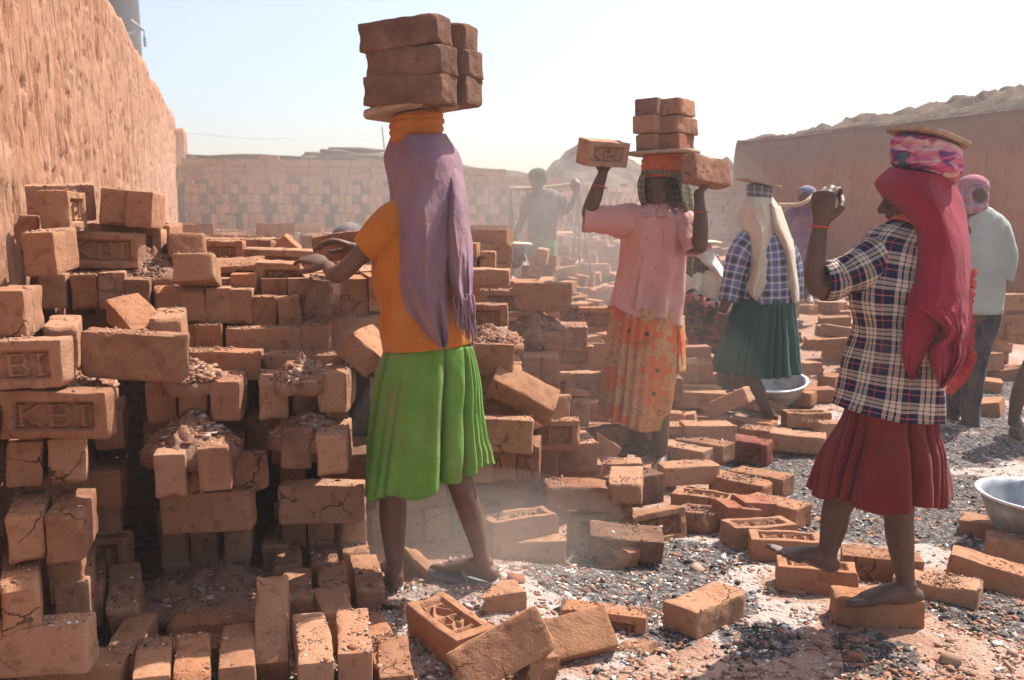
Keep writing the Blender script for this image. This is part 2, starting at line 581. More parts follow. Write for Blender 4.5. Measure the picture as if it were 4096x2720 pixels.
def plaid(name, ustops, vstops, period, fade=0.0):
    k = NT(name)
    uv = k.coord("UV")
    wob = k.noise(k.coord("Object"), 9, 3, 0.5)
    sep = k.n("ShaderNodeSeparateXYZ")
    k.set(sep.inputs[0], uv)
    w = k.math('MULTIPLY', k.math('SUBTRACT', wob, 0.5), 0.012)
    u = k.math('FRACT', k.math('DIVIDE', k.math('ADD', sep.outputs[0], w), period))
    v = k.math('FRACT', k.math('DIVIDE', k.math('ADD', sep.outputs[1], w), period))
    c = k.mix(0.5, k.ramp(u, ustops, 'CONSTANT'), k.ramp(v, vstops, 'CONSTANT'))
    d = k.noise(k.coord("Object"), 5.0, 5, 0.65)
    c = k.mix(k.ramp(d, [(0.5, fade), (0.75, fade + 0.2)]), c, (0.42, 0.30, 0.22))
    k.color(c)
    k.rough(0.95)
    k.spec(0.1)
    p = k.coord("Object")
    k.bump(k.noise(k.mapping(p, scale=(1, 1, 0.5)), 20, 5, 0.62, 0.4), 0.7, 0.014)
    return k.m
CR, NV, BK, RD, ORR = (0.56, 0.46, 0.36), (0.012, 0.016, 0.05), (0.012, 0.011, 0.013), (0.42, 0.035, 0.03), (0.60, 0.20, 0.10)
M['plaid'] = plaid("navy_cream_red_plaid_cloth",
    [(0.0, NV), (0.14, RD), (0.19, NV), (0.38, CR), (0.50, BK), (0.55, CR), (0.68, BK), (0.73, CR), (0.84, NV)],
    [(0.0, NV), (0.15, ORR), (0.19, NV), (0.38, CR), (0.50, BK), (0.55, CR), (0.70, BK), (0.74, CR), (0.84, NV)], 0.076)
BL, WH = (0.10, 0.15, 0.30), (0.62, 0.60, 0.56)
M['bluecheck'] = plaid("blue_white_check_cloth",
    [(0.0, BL), (0.35, WH), (0.45, BL), (0.55, NV), (0.8, BL), (0.9, WH)], [(0.0, BL), (0.35, WH), (0.45, BL), (0.55, NV), (0.8, BL), (0.9, WH)], 0.095, 0.1)
M['greencheck'] = plaid("dull_green_check_cloth",
    [(0.0, (0.11, 0.12, 0.075)), (0.55, (0.30, 0.27, 0.18)), (0.8, (0.07, 0.075, 0.055))],
    [(0.0, (0.11, 0.12, 0.075)), (0.55, (0.30, 0.27, 0.18)), (0.8, (0.07, 0.075, 0.055))], 0.03, 0.05)
M['greycheck'] = plaid("grey_blue_check_cloth",
    [(0.0, (0.10, 0.11, 0.14)), (0.5, (0.33, 0.33, 0.36)), (0.8, (0.05, 0.05, 0.07))],
    [(0.0, (0.16, 0.15, 0.17)), (0.5, (0.33, 0.33, 0.36)), (0.8, (0.05, 0.05, 0.07))], 0.05, 0.05)
M['stripe_turban'] = plaid("striped_turban_cloth",
    [(0.0, (0.40, 0.17, 0.19)), (0.4, (0.30, 0.34, 0.42)), (0.55, (0.45, 0.22, 0.20)), (0.8, (0.13, 0.15, 0.22))],
    [(0.0, (0.40, 0.17, 0.19)), (0.5, (0.42, 0.30, 0.30)), (0.8, (0.2, 0.2, 0.3))], 0.07)

def sari_material():
    k = NT("orange_flowered_sari_cloth")
    uv = k.coord("UV")
    vo = k.n("ShaderNodeTexVoronoi")
    k.set(vo.inputs["Vector"], uv)
    vo.inputs["Scale"].default_value = 5.0
    vo.voronoi_dimensions = '2D'
    sc = k.n("ShaderNodeVectorMath", operation='SCALE')
    k.set(sc.inputs[0], uv)
    sc.inputs["Scale"].default_value = 1.0
    sub = k.n("ShaderNodeVectorMath", operation='SUBTRACT')
    k.set(sub.inputs[0], sc.outputs[0])
    k.set(sub.inputs[1], vo.outputs["Position"])
    sp = k.n("ShaderNodeSeparateXYZ")
    k.set(sp.inputs[0], sub.outputs[0])
    ang = k.math('ARCTAN2', sp.outputs[1], sp.outputs[0])
    pet = k.math('ADD', 0.34, k.math('MULTIPLY', 0.10, k.math('COSINE', k.math('MULTIPLY', ang, 6.0))))
    pick = k.n("ShaderNodeSeparateColor")
    k.set(pick.inputs[0], vo.outputs["Color"])
    on = k.math('GREATER_THAN', pick.outputs[0], 0.35)
    inside = k.math('MULTIPLY', on, k.math('LESS_THAN', vo.outputs["Distance"], pet))
    core = k.math('LESS_THAN', vo.outputs["Distance"], 0.06)
    n = k.noise(k.coord("Object"), 9, 5, 0.6)
    base = k.mix(k.ramp(n, [(0.35, 0.0), (0.65, 1.0)]), (0.46, 0.19, 0.06), (0.52, 0.27, 0.12))
    vine = k.noise(uv, 14.0, 3, 0.5, 1.6)
    base = k.mix(k.ramp(vine, [(0.475, 0.0), (0.49, 0.75), (0.505, 0.75), (0.52, 0.0)]), base, (0.10, 0.055, 0.03))
    fl = k.mix(pick.outputs[1], (0.58, 0.09, 0.02), (0.52, 0.15, 0.04))
    c = k.mix(inside, base, fl)
    c = k.mix(k.math('MULTIPLY', core, on), c, (0.06, 0.03, 0.02))
    blot = k.noise(uv, 6.0, 3, 0.5)
    c = k.mix(k.ramp(blot, [(0.60, 0.0), (0.66, 0.55)]), c, (0.17, 0.085, 0.04))
    k.color(c)
    k.spec(0.12)
    k.bump(k.noise(k.coord("Object"), 40, 4), 0.3, 0.005)
    return k.m
M['sari'] = sari_material()

def floral_pad_material(name, cols):
    k = NT(name)
    p = k.coord("Object")
    c = k.voro(k.mapping(p, scale=(1, 1, 2.2)), 16.0, out="Color")
    n = k.noise(k.mapping(p, scale=(1, 1, 2.5)), 9.0, 3, 0.5, 0.8)
    sep = k.n("ShaderNodeSeparateColor")
    k.set(sep.inputs[0], c)
    r = k.math('ADD', k.math('MULTIPLY', n, 0.75), k.math('MULTIPLY', sep.outputs[0], 0.25))
    k.color(k.ramp(r, cols, 'LINEAR'))
    k.spec(0.12)
    k.bump(k.noise(p, 40, 4), 0.3, 0.005)
    return k.m
M['floral_pad'] = floral_pad_material("flowered_pink_pad_cloth", [(0.3, (0.05, 0.20, 0.15)), (0.38, (0.11, 0.035, 0.16)), (0.44, (0.42, 0.07, 0.16)), (0.54, (0.55, 0.25, 0.28)), (0.6, (0.55, 0.42, 0.32)), (0.66, (0.45, 0.08, 0.18)), (0.75, (0.10, 0.22, 0.15))])
M['dark_print'] = floral_pad_material("dark_red_printed_cloth", [(0.35, (0.03, 0.03, 0.035)), (0.5, (0.06, 0.05, 0.05)), (0.54, (0.42, 0.08, 0.05)), (0.6, (0.06, 0.05, 0.05)), (0.7, (0.35, 0.13, 0.08))])
M['violet_pad'] = floral_pad_material("violet_pad_cloth", [(0.35, (0.10, 0.05, 0.14)), (0.5, (0.3, 0.22, 0.34)), (0.6, (0.42, 0.32, 0.25))])
M['wood'] = plain("worn_grey_board", (0.36, 0.25, 0.17), 0.8, 0.2, 0.2, 40)
M['pole'] = plain("bamboo_pole_wood", (0.42, 0.29, 0.17), 0.7, 0.3, 0.2, 30)
M['rope'] = plain("dusty_rope", (0.20, 0.16, 0.13))
M['metal'] = plain("dull_grey_metal", (0.33, 0.34, 0.34), 0.5, 0.5, 0.3, 14, 0.6, 0.15)
M['metal_rim'] = plain("worn_bright_metal_rim", (0.62, 0.62, 0.6), 0.4, 0.5, 0.15, 20, 0.6, 0.1)
M['concrete'] = plain("grey_chimney_render", (0.085, 0.082, 0.085), 0.9, 0.2, 0.12, 2.0)
M['rubber'] = plain("grey_rubber_sole", (0.16, 0.17, 0.18), 0.8, 0.3)
M['slipper'] = plain("brown_slipper_sole", (0.22, 0.16, 0.10), 0.8, 0.3)
M['bangle'] = plain("red_thread_bangle", (0.42, 0.07, 0.03), 0.7, 0.3)
M['pink_bangle'] = plain("pink_bangle_plastic", (0.65, 0.25, 0.30), 0.4, 0.5)
M['eye'] = plain("eye_white", (0.24, 0.19, 0.16), 0.3, 0.5, 0.05)
M['pupil'] = plain("eye_dark", (0.012, 0.009, 0.008), 0.2, 0.5, 0.05)
M['teeth'] = plain("teeth", (0.7, 0.66, 0.58), 0.4, 0.5, 0.05)
M['lip'] = plain("brown_lip", (0.10, 0.04, 0.035), 0.6, 0.4, 0.1)
M['button'] = plain("pink_button", (0.50, 0.20, 0.19), 0.5, 0.4, 0.05)
M['straw'] = plain("old_thatch", (0.14, 0.11, 0.085), 0.9, 0.1, 0.35, 6)
M['grey_slipper'] = M['rubber']

# ------------------------------------------------------------------ the ground
def terrain(x, y):
    x, y = np.asarray(x, float), np.asarray(y, float)
    t = 0.025 * fbm(x * 0.9, y * 0.9, 0, 3, 4) + 0.012 * fbm(x * 4, y * 4, 0, 5, 3)
    t = t + 0.12 * np.exp(-((x + 0.15) ** 2 + (y - 3.35) ** 2) / 0.18)
    xb = 0.02 + 0.06 * (y - 4.0) - 0.10 * sstep(4.0, 4.6, y)
    left = 1 - sstep(xb - 0.35, xb + 0.45, x)
    t = t + 0.93 * left * sstep(4.75, 5.15, y)                       # the bed of set bricks behind the stack
    t = t + 0.35 * (1 - sstep(xb, xb + 1.1, x)) * (1 - left) * sstep(4.2, 5.2, y) * 0.6
    far = sstep(6.0, 13.0, y) * (1 - sstep(3.0, 5.5, x - (y - 12) * 0.10))
    t = t + 0.62 * far * (1 - left)
    return t

COAL_AT = [(2480, 2330, .26), (2720, 2270, .20), (2230, 2350, .22), (3000, 1905, .42), (3330, 1900, .34), (3850, 1990, .45), (2500, 2440, .16), (2640, 2500, .15), (3930, 1760, .5), (3700, 1800, .4),
           (3900, 2440, .2), (2900, 2420, .14), (3050, 2560, .14), (2420, 2300, .2), (3640, 2080, .25), (3420, 2110, .22), (3500, 2640, .16), (2750, 1560, .5), (3800, 1560, .6)]
ASH_AT = [(2850, 2240, .26), (2320, 2450, .26), (2600, 2360, .2), (3700, 2150, .34), (3360, 1990, .3), (2960, 2370, .22), (2150, 2460, .22), (3560, 1980, .3), (3900, 1880, .5), (2500, 2380, .2), (3250, 2080, .3), (3480, 1760, .5), (3950, 1650, .6), (2980, 2540, .16)]
def patches(x, y, lst, seed):
    v = 0
    for px, py, r in lst:
        g = G(px, py, 0.0)
        v = np.maximum(v, np.exp(-((x - g[0]) ** 2 + (y - g[1]) ** 2 * 0.55) / (2 * (0.75 * r) ** 2)))
    n = fbm(x * 3.1, y * 3.1, 0, seed, 5)
    return np.clip(sstep(0.28, 0.62, v + 0.75 * n), 0, 1)
def coal_at(x, y): return np.maximum(patches(x, y, COAL_AT, 201), 0.6 * sstep(0.34, 0.5, fbm(x * 1.2, y * 1.2, 0, 205, 5)))
def ash_at(x, y): return np.maximum(patches(x, y, ASH_AT, 211), 0.7 * sstep(0.16, 0.36, fbm(x * 1.0 + 9, y * 1.0, 0, 215, 5)))

def build_ground():
    xs = np.concatenate([-np.geomspace(400, 2.65, 40), np.arange(-2.6, 3.8, 0.026), np.geomspace(3.85, 400, 40)])
    ys = np.concatenate([np.linspace(-30, 2.1, 14), np.arange(2.2, 7.0, 0.028), np.geomspace(7.04, 600, 130)])
    X, Y = np.meshgrid(xs, ys, indexing='ij')
    Z = terrain(X, Y)
    near = np.exp(-np.maximum(Y - 6, 0) / 3)
    Z = Z + near * (0.010 * fbm(X * 16, Y * 16, 0, 9, 3) + 0.006 * np.abs(vnoise(X * 42, Y * 42, 0, 12)))
    me = mesh_new("ground", np.column_stack([X.ravel(), Y.ravel(), Z.ravel()]), grid_faces(len(xs), len(ys)), [M['ground']], True, None, coal_at(X, Y).ravel())
    av = me.attributes.new("ash", 'FLOAT', 'POINT')
    av.data.foreach_set("value", ash_at(X, Y).ravel().astype(np.float32))
    return tag(link("ground", me), kind="structure")
build_ground()

def slab_surface(name, fn, us, vs, mat, parent=None, thick=None, smooth=True):
    """grid surface fn(U,V)->xyz, closed at the back with a copy moved by thick"""
    U, V = np.meshgrid(us, vs, indexing='ij')
    A = fn(U, V).reshape(-1, 3)
    f = grid_faces(len(us), len(vs))
    if thick is not None:
        nu, nv = len(us), len(vs)
        B = A + np.asarray(thick, float)
        n = len(A)
        fb = f[:, ::-1] + n
        border = [i * nv for i in range(nu)] + [(nu - 1) * nv + j for j in range(1, nv)] + [i * nv + nv - 1 for i in range(nu - 2, -1, -1)] + [j for j in range(nv - 2, 0, -1)]
        border = np.array(border)
        nxt = np.roll(border, -1)
        fs = np.column_stack([nxt, border, border + n, nxt + n])
        A = np.concatenate([A, B])
        f = np.concatenate([f, fb, fs])
    return link(name, mesh_new(name, A, f, [mat], smooth), parent)

# ------------------------------------------------------------------ the kiln wall on the left, eroded mud plaster
WL0, WLS = np.array([-2.70, 6.89]), -0.28          # a point of its foot line and dx/dy
def left_wall():
    L = math.hypot(1, WLS)
    tdir = np.array([WLS / L, 1 / L])
    nrm = np.array([1 / L, -WLS / L])               # towards the yard
    s = np.concatenate([np.arange(-5.0, 2.2, 0.02), np.geomspace(2.23, 8.2, 110)])
    v = np.linspace(0, 1, 190)
    def fn(U, V):
        top = 2.86 + 0.05 * fbm(U * 1.6, 0, 0, 21, 4) + 0.02 * vnoise(U * 9, 0, 0, 3)
        z = -0.1 + V * (top + 0.1)
        wx = U + 0.03 * vnoise(U * 5, z * 2, 0, 41)
        d = 0.03 * fbm(U * 1.3, z * 0.7, 0, 31, 3) + 0.016 * fbm(wx * 9, z * 1.2, 0, 33, 4)
        g = vnoise(wx * 26, z * 3.6, 0, 35)
        d = d - 0.025 * sstep(0.5, 0.75, g) + 0.014 * fbm(wx * 34, z * 7, 0, 37, 3)
        d = d - 0.022 * sstep(0.5, 0.8, vnoise(wx * 12 + 40, z * 3.0, 0, 39)) - 0.02 * sstep(0.4, 0.7, vnoise(wx * 40, z * 13, 0, 43))
        d = d - 0.045 * np.maximum(0, V - 0.96) / 0.04 + 0.05 * (1 - V)
        x = WL0[0] + tdir[0] * U + nrm[0] * d
        y = WL0[1] + tdir[1] * U + nrm[1] * d
        return np.stack([x, y, z], axis=-1)
    o = slab_surface("kiln_wall", fn, s, v, M['mud_lit'], None, (-nrm[0] * 1.6, -nrm[1] * 1.6, 0))
    tag(o, "tall sunlit kiln wall of eroded orange mud running back on the left", "wall")
    # stepped grey buttress where it ends
    e = WL0 + tdir * 8.0
    def fb(U, V):
        z = -0.1 + V * (2.70 + 0.05 * fbm(U * 5, 1, 0, 5))
        d = 0.03 * fbm(U * 6, z * 2, 0, 51, 4)
        x = e[0] + nrm[0] * (0.12 + d) + tdir[0] * U
        y = e[1] + nrm[1] * (0.12 + d) + tdir[1] * U
        return np.stack([x, y, z], axis=-1)
    slab_surface("buttress", fb, np.linspace(-0.1, 0.75, 30), np.linspace(0, 1, 60), M['mud_lit'], o, (-nrm[0] * 0.9, -nrm[1] * 0.9, 0))
left_wall()

# ------------------------------------------------------------------ the red mud wall on the right and the soil heaped on it
def right_wall():
    a, b = np.array([4.4, 20.1]), np.array([8.9, 8.4])
    L = np.linalg.norm(b - a)
    t = (b - a) / L
    n = np.array([t[1], -t[0]])
    if n[0] > 0: n = -n                              # faces left, to the yard
    def fn(U, V):
        top = 2.86 + 0.03 * fbm(U * 2.5, 0, 0, 61, 4)
        z = -0.1 + V * (top + 0.1)
        d = 0.05 * fbm(U * 1.2, z * 1.0, 0, 63, 4) + 0.02 * fbm(U * 8, z * 5, 0, 65, 3) - 0.06 * np.maximum(0, V - 0.93) / 0.07 - 0.03 * sstep(0.60, 0.63, V)
        return np.stack([a[0] + t[0] * U + n[0] * d, a[1] + t[1] * U + n[1] * d, z], axis=-1)
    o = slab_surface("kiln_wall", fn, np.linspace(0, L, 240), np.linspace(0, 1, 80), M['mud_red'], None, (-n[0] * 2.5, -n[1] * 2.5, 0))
    tag(o, "shaded red mud wall with a grey top band behind the two men at right", "wall")
    def fm(U, V):
        h = (0.08 + 0.27 * sstep(0, 5, U) + 0.10 * fbm(U * 0.9, V * 2, 0, 71, 3) + 0.14 * np.maximum(0, vnoise(U * 0.55, 1, 0, 73))) * np.sin(np.clip(V, 0, 1) * math.pi) ** 0.8 \
            + 0.34 * fbm(U * 3.6, V * 7, 0, 75, 5) * np.sin(np.clip(V, 0, 1) * math.pi)
        d = -0.03 - V * 2.4
        return np.stack([a[0] + t[0] * U + n[0] * d, a[1] + t[1] * U + n[1] * d, 2.80 + h], axis=-1)
    m = slab_surface("soil_heap", fm, np.linspace(0.02, L, 260), np.linspace(0, 1, 44), M['soil'])
    tag(m, "long heap of dug brown soil along the top of the red wall", "soil heap")
right_wall()

# ------------------------------------------------------------------ the far wall of set bricks with a lattice of flue holes
def far_wall():
    pts = np.array([(-4.75, 14.4), (-1.0, 15.2), (1.6, 17.4), (3.2, 20.6), (4.6, 21.4)])
    path = catmull(pts, 14)
    seg = np.linalg.norm(np.diff(path, axis=0), axis=1)
    S = np.concatenate([[0], np.cumsum(seg)])
    L = S[-1]
    o = empty("brick_wall", (0.0, 16.5, 0.5), "hazy far wall of stacked bricks pierced by a lattice of flue holes", "wall")
    def at(s, d=0.0):
        x, y = np.interp(s, S, path[:, 0]), np.interp(s, S, path[:, 1])
        x2, y2 = np.interp(s + 0.05, S, path[:, 0]), np.interp(s + 0.05, S, path[:, 1])
        t = unit(np.array([x2 - x, y2 - y])) if s < L - 0.06 else np.array([0.9, 0.3])
        nn = np.array([t[1], -t[0]])
        return np.array([x, y]) + nn * d, t, nn
    # dark core behind the lattice
    us = np.linspace(0, L, 70)
    top_at = lambda s: 2.28 - 0.30 * sstep(2.0, 8.0, s) + 0.02 * vnoise(s * 3, 0, 0, 4)
    core = []
    for s in us:
        p, t, nn = at(s, -0.55)
        core.append((p[0], p[1]))
    core = np.array(core)
    def fc(U, V):
        i = (U).astype(int)
        z = 0.2 + V * (np.array([top_at(us[k]) for k in i.ravel()]).reshape(U.shape) - 0.2)
        return np.stack([core[i, 0], core[i, 1], z], axis=-1)
    slab_surface("core", fc, np.arange(70), np.linspace(0, 1, 4), M['soil'], o, (0.1, 0.9, 0), False)
    V, Fc, A = [], [], []
    H2 = 0.142
    base = np.array([(x, y, z) for x in (-1, 1) for y in (-1, 1) for z in (-1, 1)], float)
    bf = [(0, 1, 3, 2), (4, 6, 7, 5), (0, 4, 5, 1), (2, 3, 7, 6), (0, 2, 6, 4), (1, 5, 7, 3)]
    def put(s, z, hw, hd, hh, d):
        p, t, nn = at(s, d)
        X, N, Z = np.array([t[0], t[1], 0]), np.array([nn[0], nn[1], 0]), np.array([0, 0, 1.0])
        c = np.array([p[0], p[1], z])
        j = random.gauss(0, 0.012)
        pts3 = c + base[:, :1] * hw * (X + N * j * 3) + base[:, 1:2] * hd * N + base[:, 2:] * hh * Z
        n0 = len(V) * 8
        V.append(pts3)
        for q in bf: Fc.append(tuple(i + n0 for i in q))
        A.extend([random.random()] * 8)
    z = 0.62
    row = 0
    while z < 2.32:
        lat = row % 3
        s = random.uniform(0, 0.1)
        k = 0
        while s < L - 0.2:
            if z + 0.06 > top_at(s) - 0.02:
                s += 0.1
                continue
            solid = z > top_at(s) - 0.36
            if solid:                                # top courses laid flat
                put(s + 0.15, z - 0.02, 0.143, 0.07, 0.047, random.uniform(-0.02, 0.02))
                put(s + 0.15, z + 0.075 - 0.02, 0.143, 0.07, 0.045, random.uniform(-0.02, 0.02)) if False else None
                s += 0.297
            else:
                put(s + 0.05, z + random.gauss(0, 0.005), random.uniform(0.043, 0.048), 0.14, random.uniform(0.062, 0.069), random.choice((0, 0, -0.02, -0.05, 0.03)) + random.uniform(-0.03, 0.01)) if random.random() > 0.05 else None
                k += 1
                hole = (k + (row % 2) + int(2 * vnoise(s * 0.9, row * 0.4, 0, 6))) % 3 == 0
                s += 0.098 + (0.135 if hole else random.uniform(0, 0.006))
        z += 0.099 if z > 1.72 else H2
        row += 1
    for s in np.arange(0.6, L - 0.6, 0.7):           # odd bricks left lying along the top
        if random.random() < 0.75:
            put(s + random.uniform(-0.2, 0.2), top_at(s) - 0.075 + random.uniform(-0.02, 0.015), 0.14, 0.07, 0.046, random.uniform(-0.2, 0))
    me = mesh_new("bricks", np.concatenate(V), Fc, [M['brick']], False, None, A)
    tag(link("bricks", me, o), kind="stuff")
    # heap of thatch on top
    th = MB()
    for i in range(46):
        s = random.uniform(2.0, 2.9)
        p, t, nn = at(s, random.uniform(-0.6, -0.1))
        zz = top_at(s) - 0.06 + random.uniform(0.0, 0.13) * (1 - abs(s - 2.45) / 0.6)
        a = np.array([p[0], p[1], zz])
        dv = np.array([t[0], t[1], random.uniform(-0.08, 0.08)]) * random.uniform(0.15, 0.4)
        tube(th, [a - dv, a + dv * 0.2, a + dv], [0.03, 0.045, 0.02], [0.02, 0.03, 0.015], 6)
    tag(link("thatch_heap", th.mesh("thatch_heap", [M['straw']])), "dark heap of old thatch lying on top of the far brick wall", "thatch")
far_wall()

def mound(name, cx, cy, rx, ry, h, z0, label, seed, mat='soil', n=70, rough=0.28):
    u = np.linspace(-1, 1, n)
    def fn(U, V):
        r = np.sqrt(U * U + V * V)
        z = np.maximum(0, 1 - r ** 2) ** 0.8 * (1 + rough * 2 * fbm(U * 2.2, V * 2.2, 0, seed, 4)) + rough * 0.35 * fbm(U * 9, V * 9, 0, seed + 3, 3) * np.maximum(0, 1 - r)
        return np.stack([cx + U * rx, cy + V * ry, z0 + h * z - 0.02 * (r > 1)], axis=-1)
    return tag(slab_surface(name, fn, u, u, M[mat]), label, "soil heap" if mat == 'soil' else "rubble heap")
mound("soil_heap", 2.0, 24.0, 3.3, 2.4, 1.55, 1.1, "rugged brown soil mound beyond the far wall, behind the man in the green cap", 5)
mound("soil_heap", 4.6, 22.6, 1.7, 1.4, 1.15, 1.3, "small rounded soil mound behind the bricks held by the pink-shirted woman", 8)

# low pieces of far wall by the end of the red wall
def side_pier():
    o = empty("brick_pier", (3.75, 19.5, 0.5), "broken brick pier standing where the far wall meets the red wall", "wall")
    V, Fc, A = [], [], []
    b = np.array([(x, y, z) for x in (-1, 1) for y in (-1, 1) for z in (-1, 1)], float)
    bf = [(0, 1, 3, 2), (4, 6, 7, 5), (0, 4, 5, 1), (2, 3, 7, 6), (0, 2, 6, 4), (1, 5, 7, 3)]
    for r in range(13):
        for c in range(6):
            if r > 8 and c > 13 - r: continue
            n0 = len(V) * 8
            V.append(np.array([3.2 + c * 0.22 + (r % 2) * 0.1 + random.gauss(0, .012), 19.0 + 0.2 * c * 0.2 + random.gauss(0, .02), 0.75 + r * 0.125]) + b * (0.105, 0.22, 0.058))
            Fc += [tuple(i + n0 for i in q) for q in bf]
            A += [random.random()] * 8
    tag(link("bricks", mesh_new("bricks", np.concatenate(V), Fc, [M['brick']], False, None, A), o), kind="stuff")
side_pier()

# ------------------------------------------------------------------ chimney behind the left wall
def chimney():
    c = P(415, 80, 30.0)
    o = empty("chimney", (c[0], 30.0, 0), "tall grey kiln chimney rising behind the left wall", "chimney")
    mb = MB()
    tube(mb, [(c[0], 30.0, z) for z in (0, 4, 8, 14, 22)], [1.12, 1.05, 0.98, 0.9, 0.8], n=36, round_caps=False)
    link("shaft", mb.mesh("shaft", [M['concrete']]), o)
    mb = MB()
    e = P(575, 118, 29.6)
    s = P(500, 140, 29.2)
    tube(mb, [s, e], 0.03, n=8)
    tube(mb, [s + np.array([0.2, 0, 0.4]), e + np.array([0, 0, -0.02])], 0.03, n=8)
    tube(mb, [e + np.array([0.0, 0, 0.02]), e + np.array([0.02, 0, -0.2])], 0.02, n=8)
    tube(mb, [e + np.array([0.02, 0, -0.2]), e + np.array([0.02, 0, -0.45])], 0.045, n=10)
    link("lamp_bracket", mb.mesh("lamp_bracket", [M['metal']]), o)
chimney()
def thin_pole():
    a, b = P(1540, 620, 17.5), P(1528, 505, 17.5)
    mb = MB()
    tube(mb, [a, b], 0.012, n=6)
    tag(link("thin_pole", mb.mesh("thin_pole", [M['metal']])), "thin upright pole above the far wall beside the mauve scarf", "pole")
    mb = MB()
    w = [P(735, 530, 16.0), P(1100, 555, 19.0), P(1535, 520, 22.0)]
    tube(mb, catmull(w, 10), 0.006, n=5)
    tag(link("wire", mb.mesh("wire", [M['metal']])), "thin slack wire crossing the pale sky above the far wall", "wire")
thin_pole()

# ------------------------------------------------------------------ bricks
BL_, BW_, BH_ = 0.29, 0.138, 0.097

def letters_mask(u, v):
    """raised letters K B I inside the frog; u along the length 0..1, v across 0..1 (up)"""
    def segd(x0, y0, x1, y1, asp=2.3):
        px, py = u * asp, v
        ax, ay, bx, by = x0 * asp, y0, x1 * asp, y1
        dx, dy = bx - ax, by - ay
        t = np.clip(((px - ax) * dx + (py - ay) * dy) / (dx * dx + dy * dy + 1e-9), 0, 1)
        return np.hypot(px - ax - t * dx, py - ay - t * dy)
    lo, hi = 0.14, 0.86
    S = [(0.10, lo, 0.10, hi), (0.07, lo, 0.14, lo), (0.07, hi, 0.14, hi), (0.12, 0.5, 0.34, hi), (0.12, 0.5, 0.34, lo),
         (0.47, lo, 0.47, hi), (0.47, hi, 0.64, hi), (0.47, 0.5, 0.64, 0.5), (0.47, lo, 0.64, lo), (0.64, hi, 0.68, 0.68), (0.68, 0.68, 0.64, 0.5), (0.64, 0.5, 0.69, 0.32), (0.69, 0.32, 0.64, lo),
         (0.85, lo, 0.85, hi), (0.79, lo, 0.91, lo), (0.79, hi, 0.91, hi)]
    d = np.min(np.stack([segd(*s) for s in S]), axis=0)
    return np.clip(1.5 - d / 0.055, 0, 1)

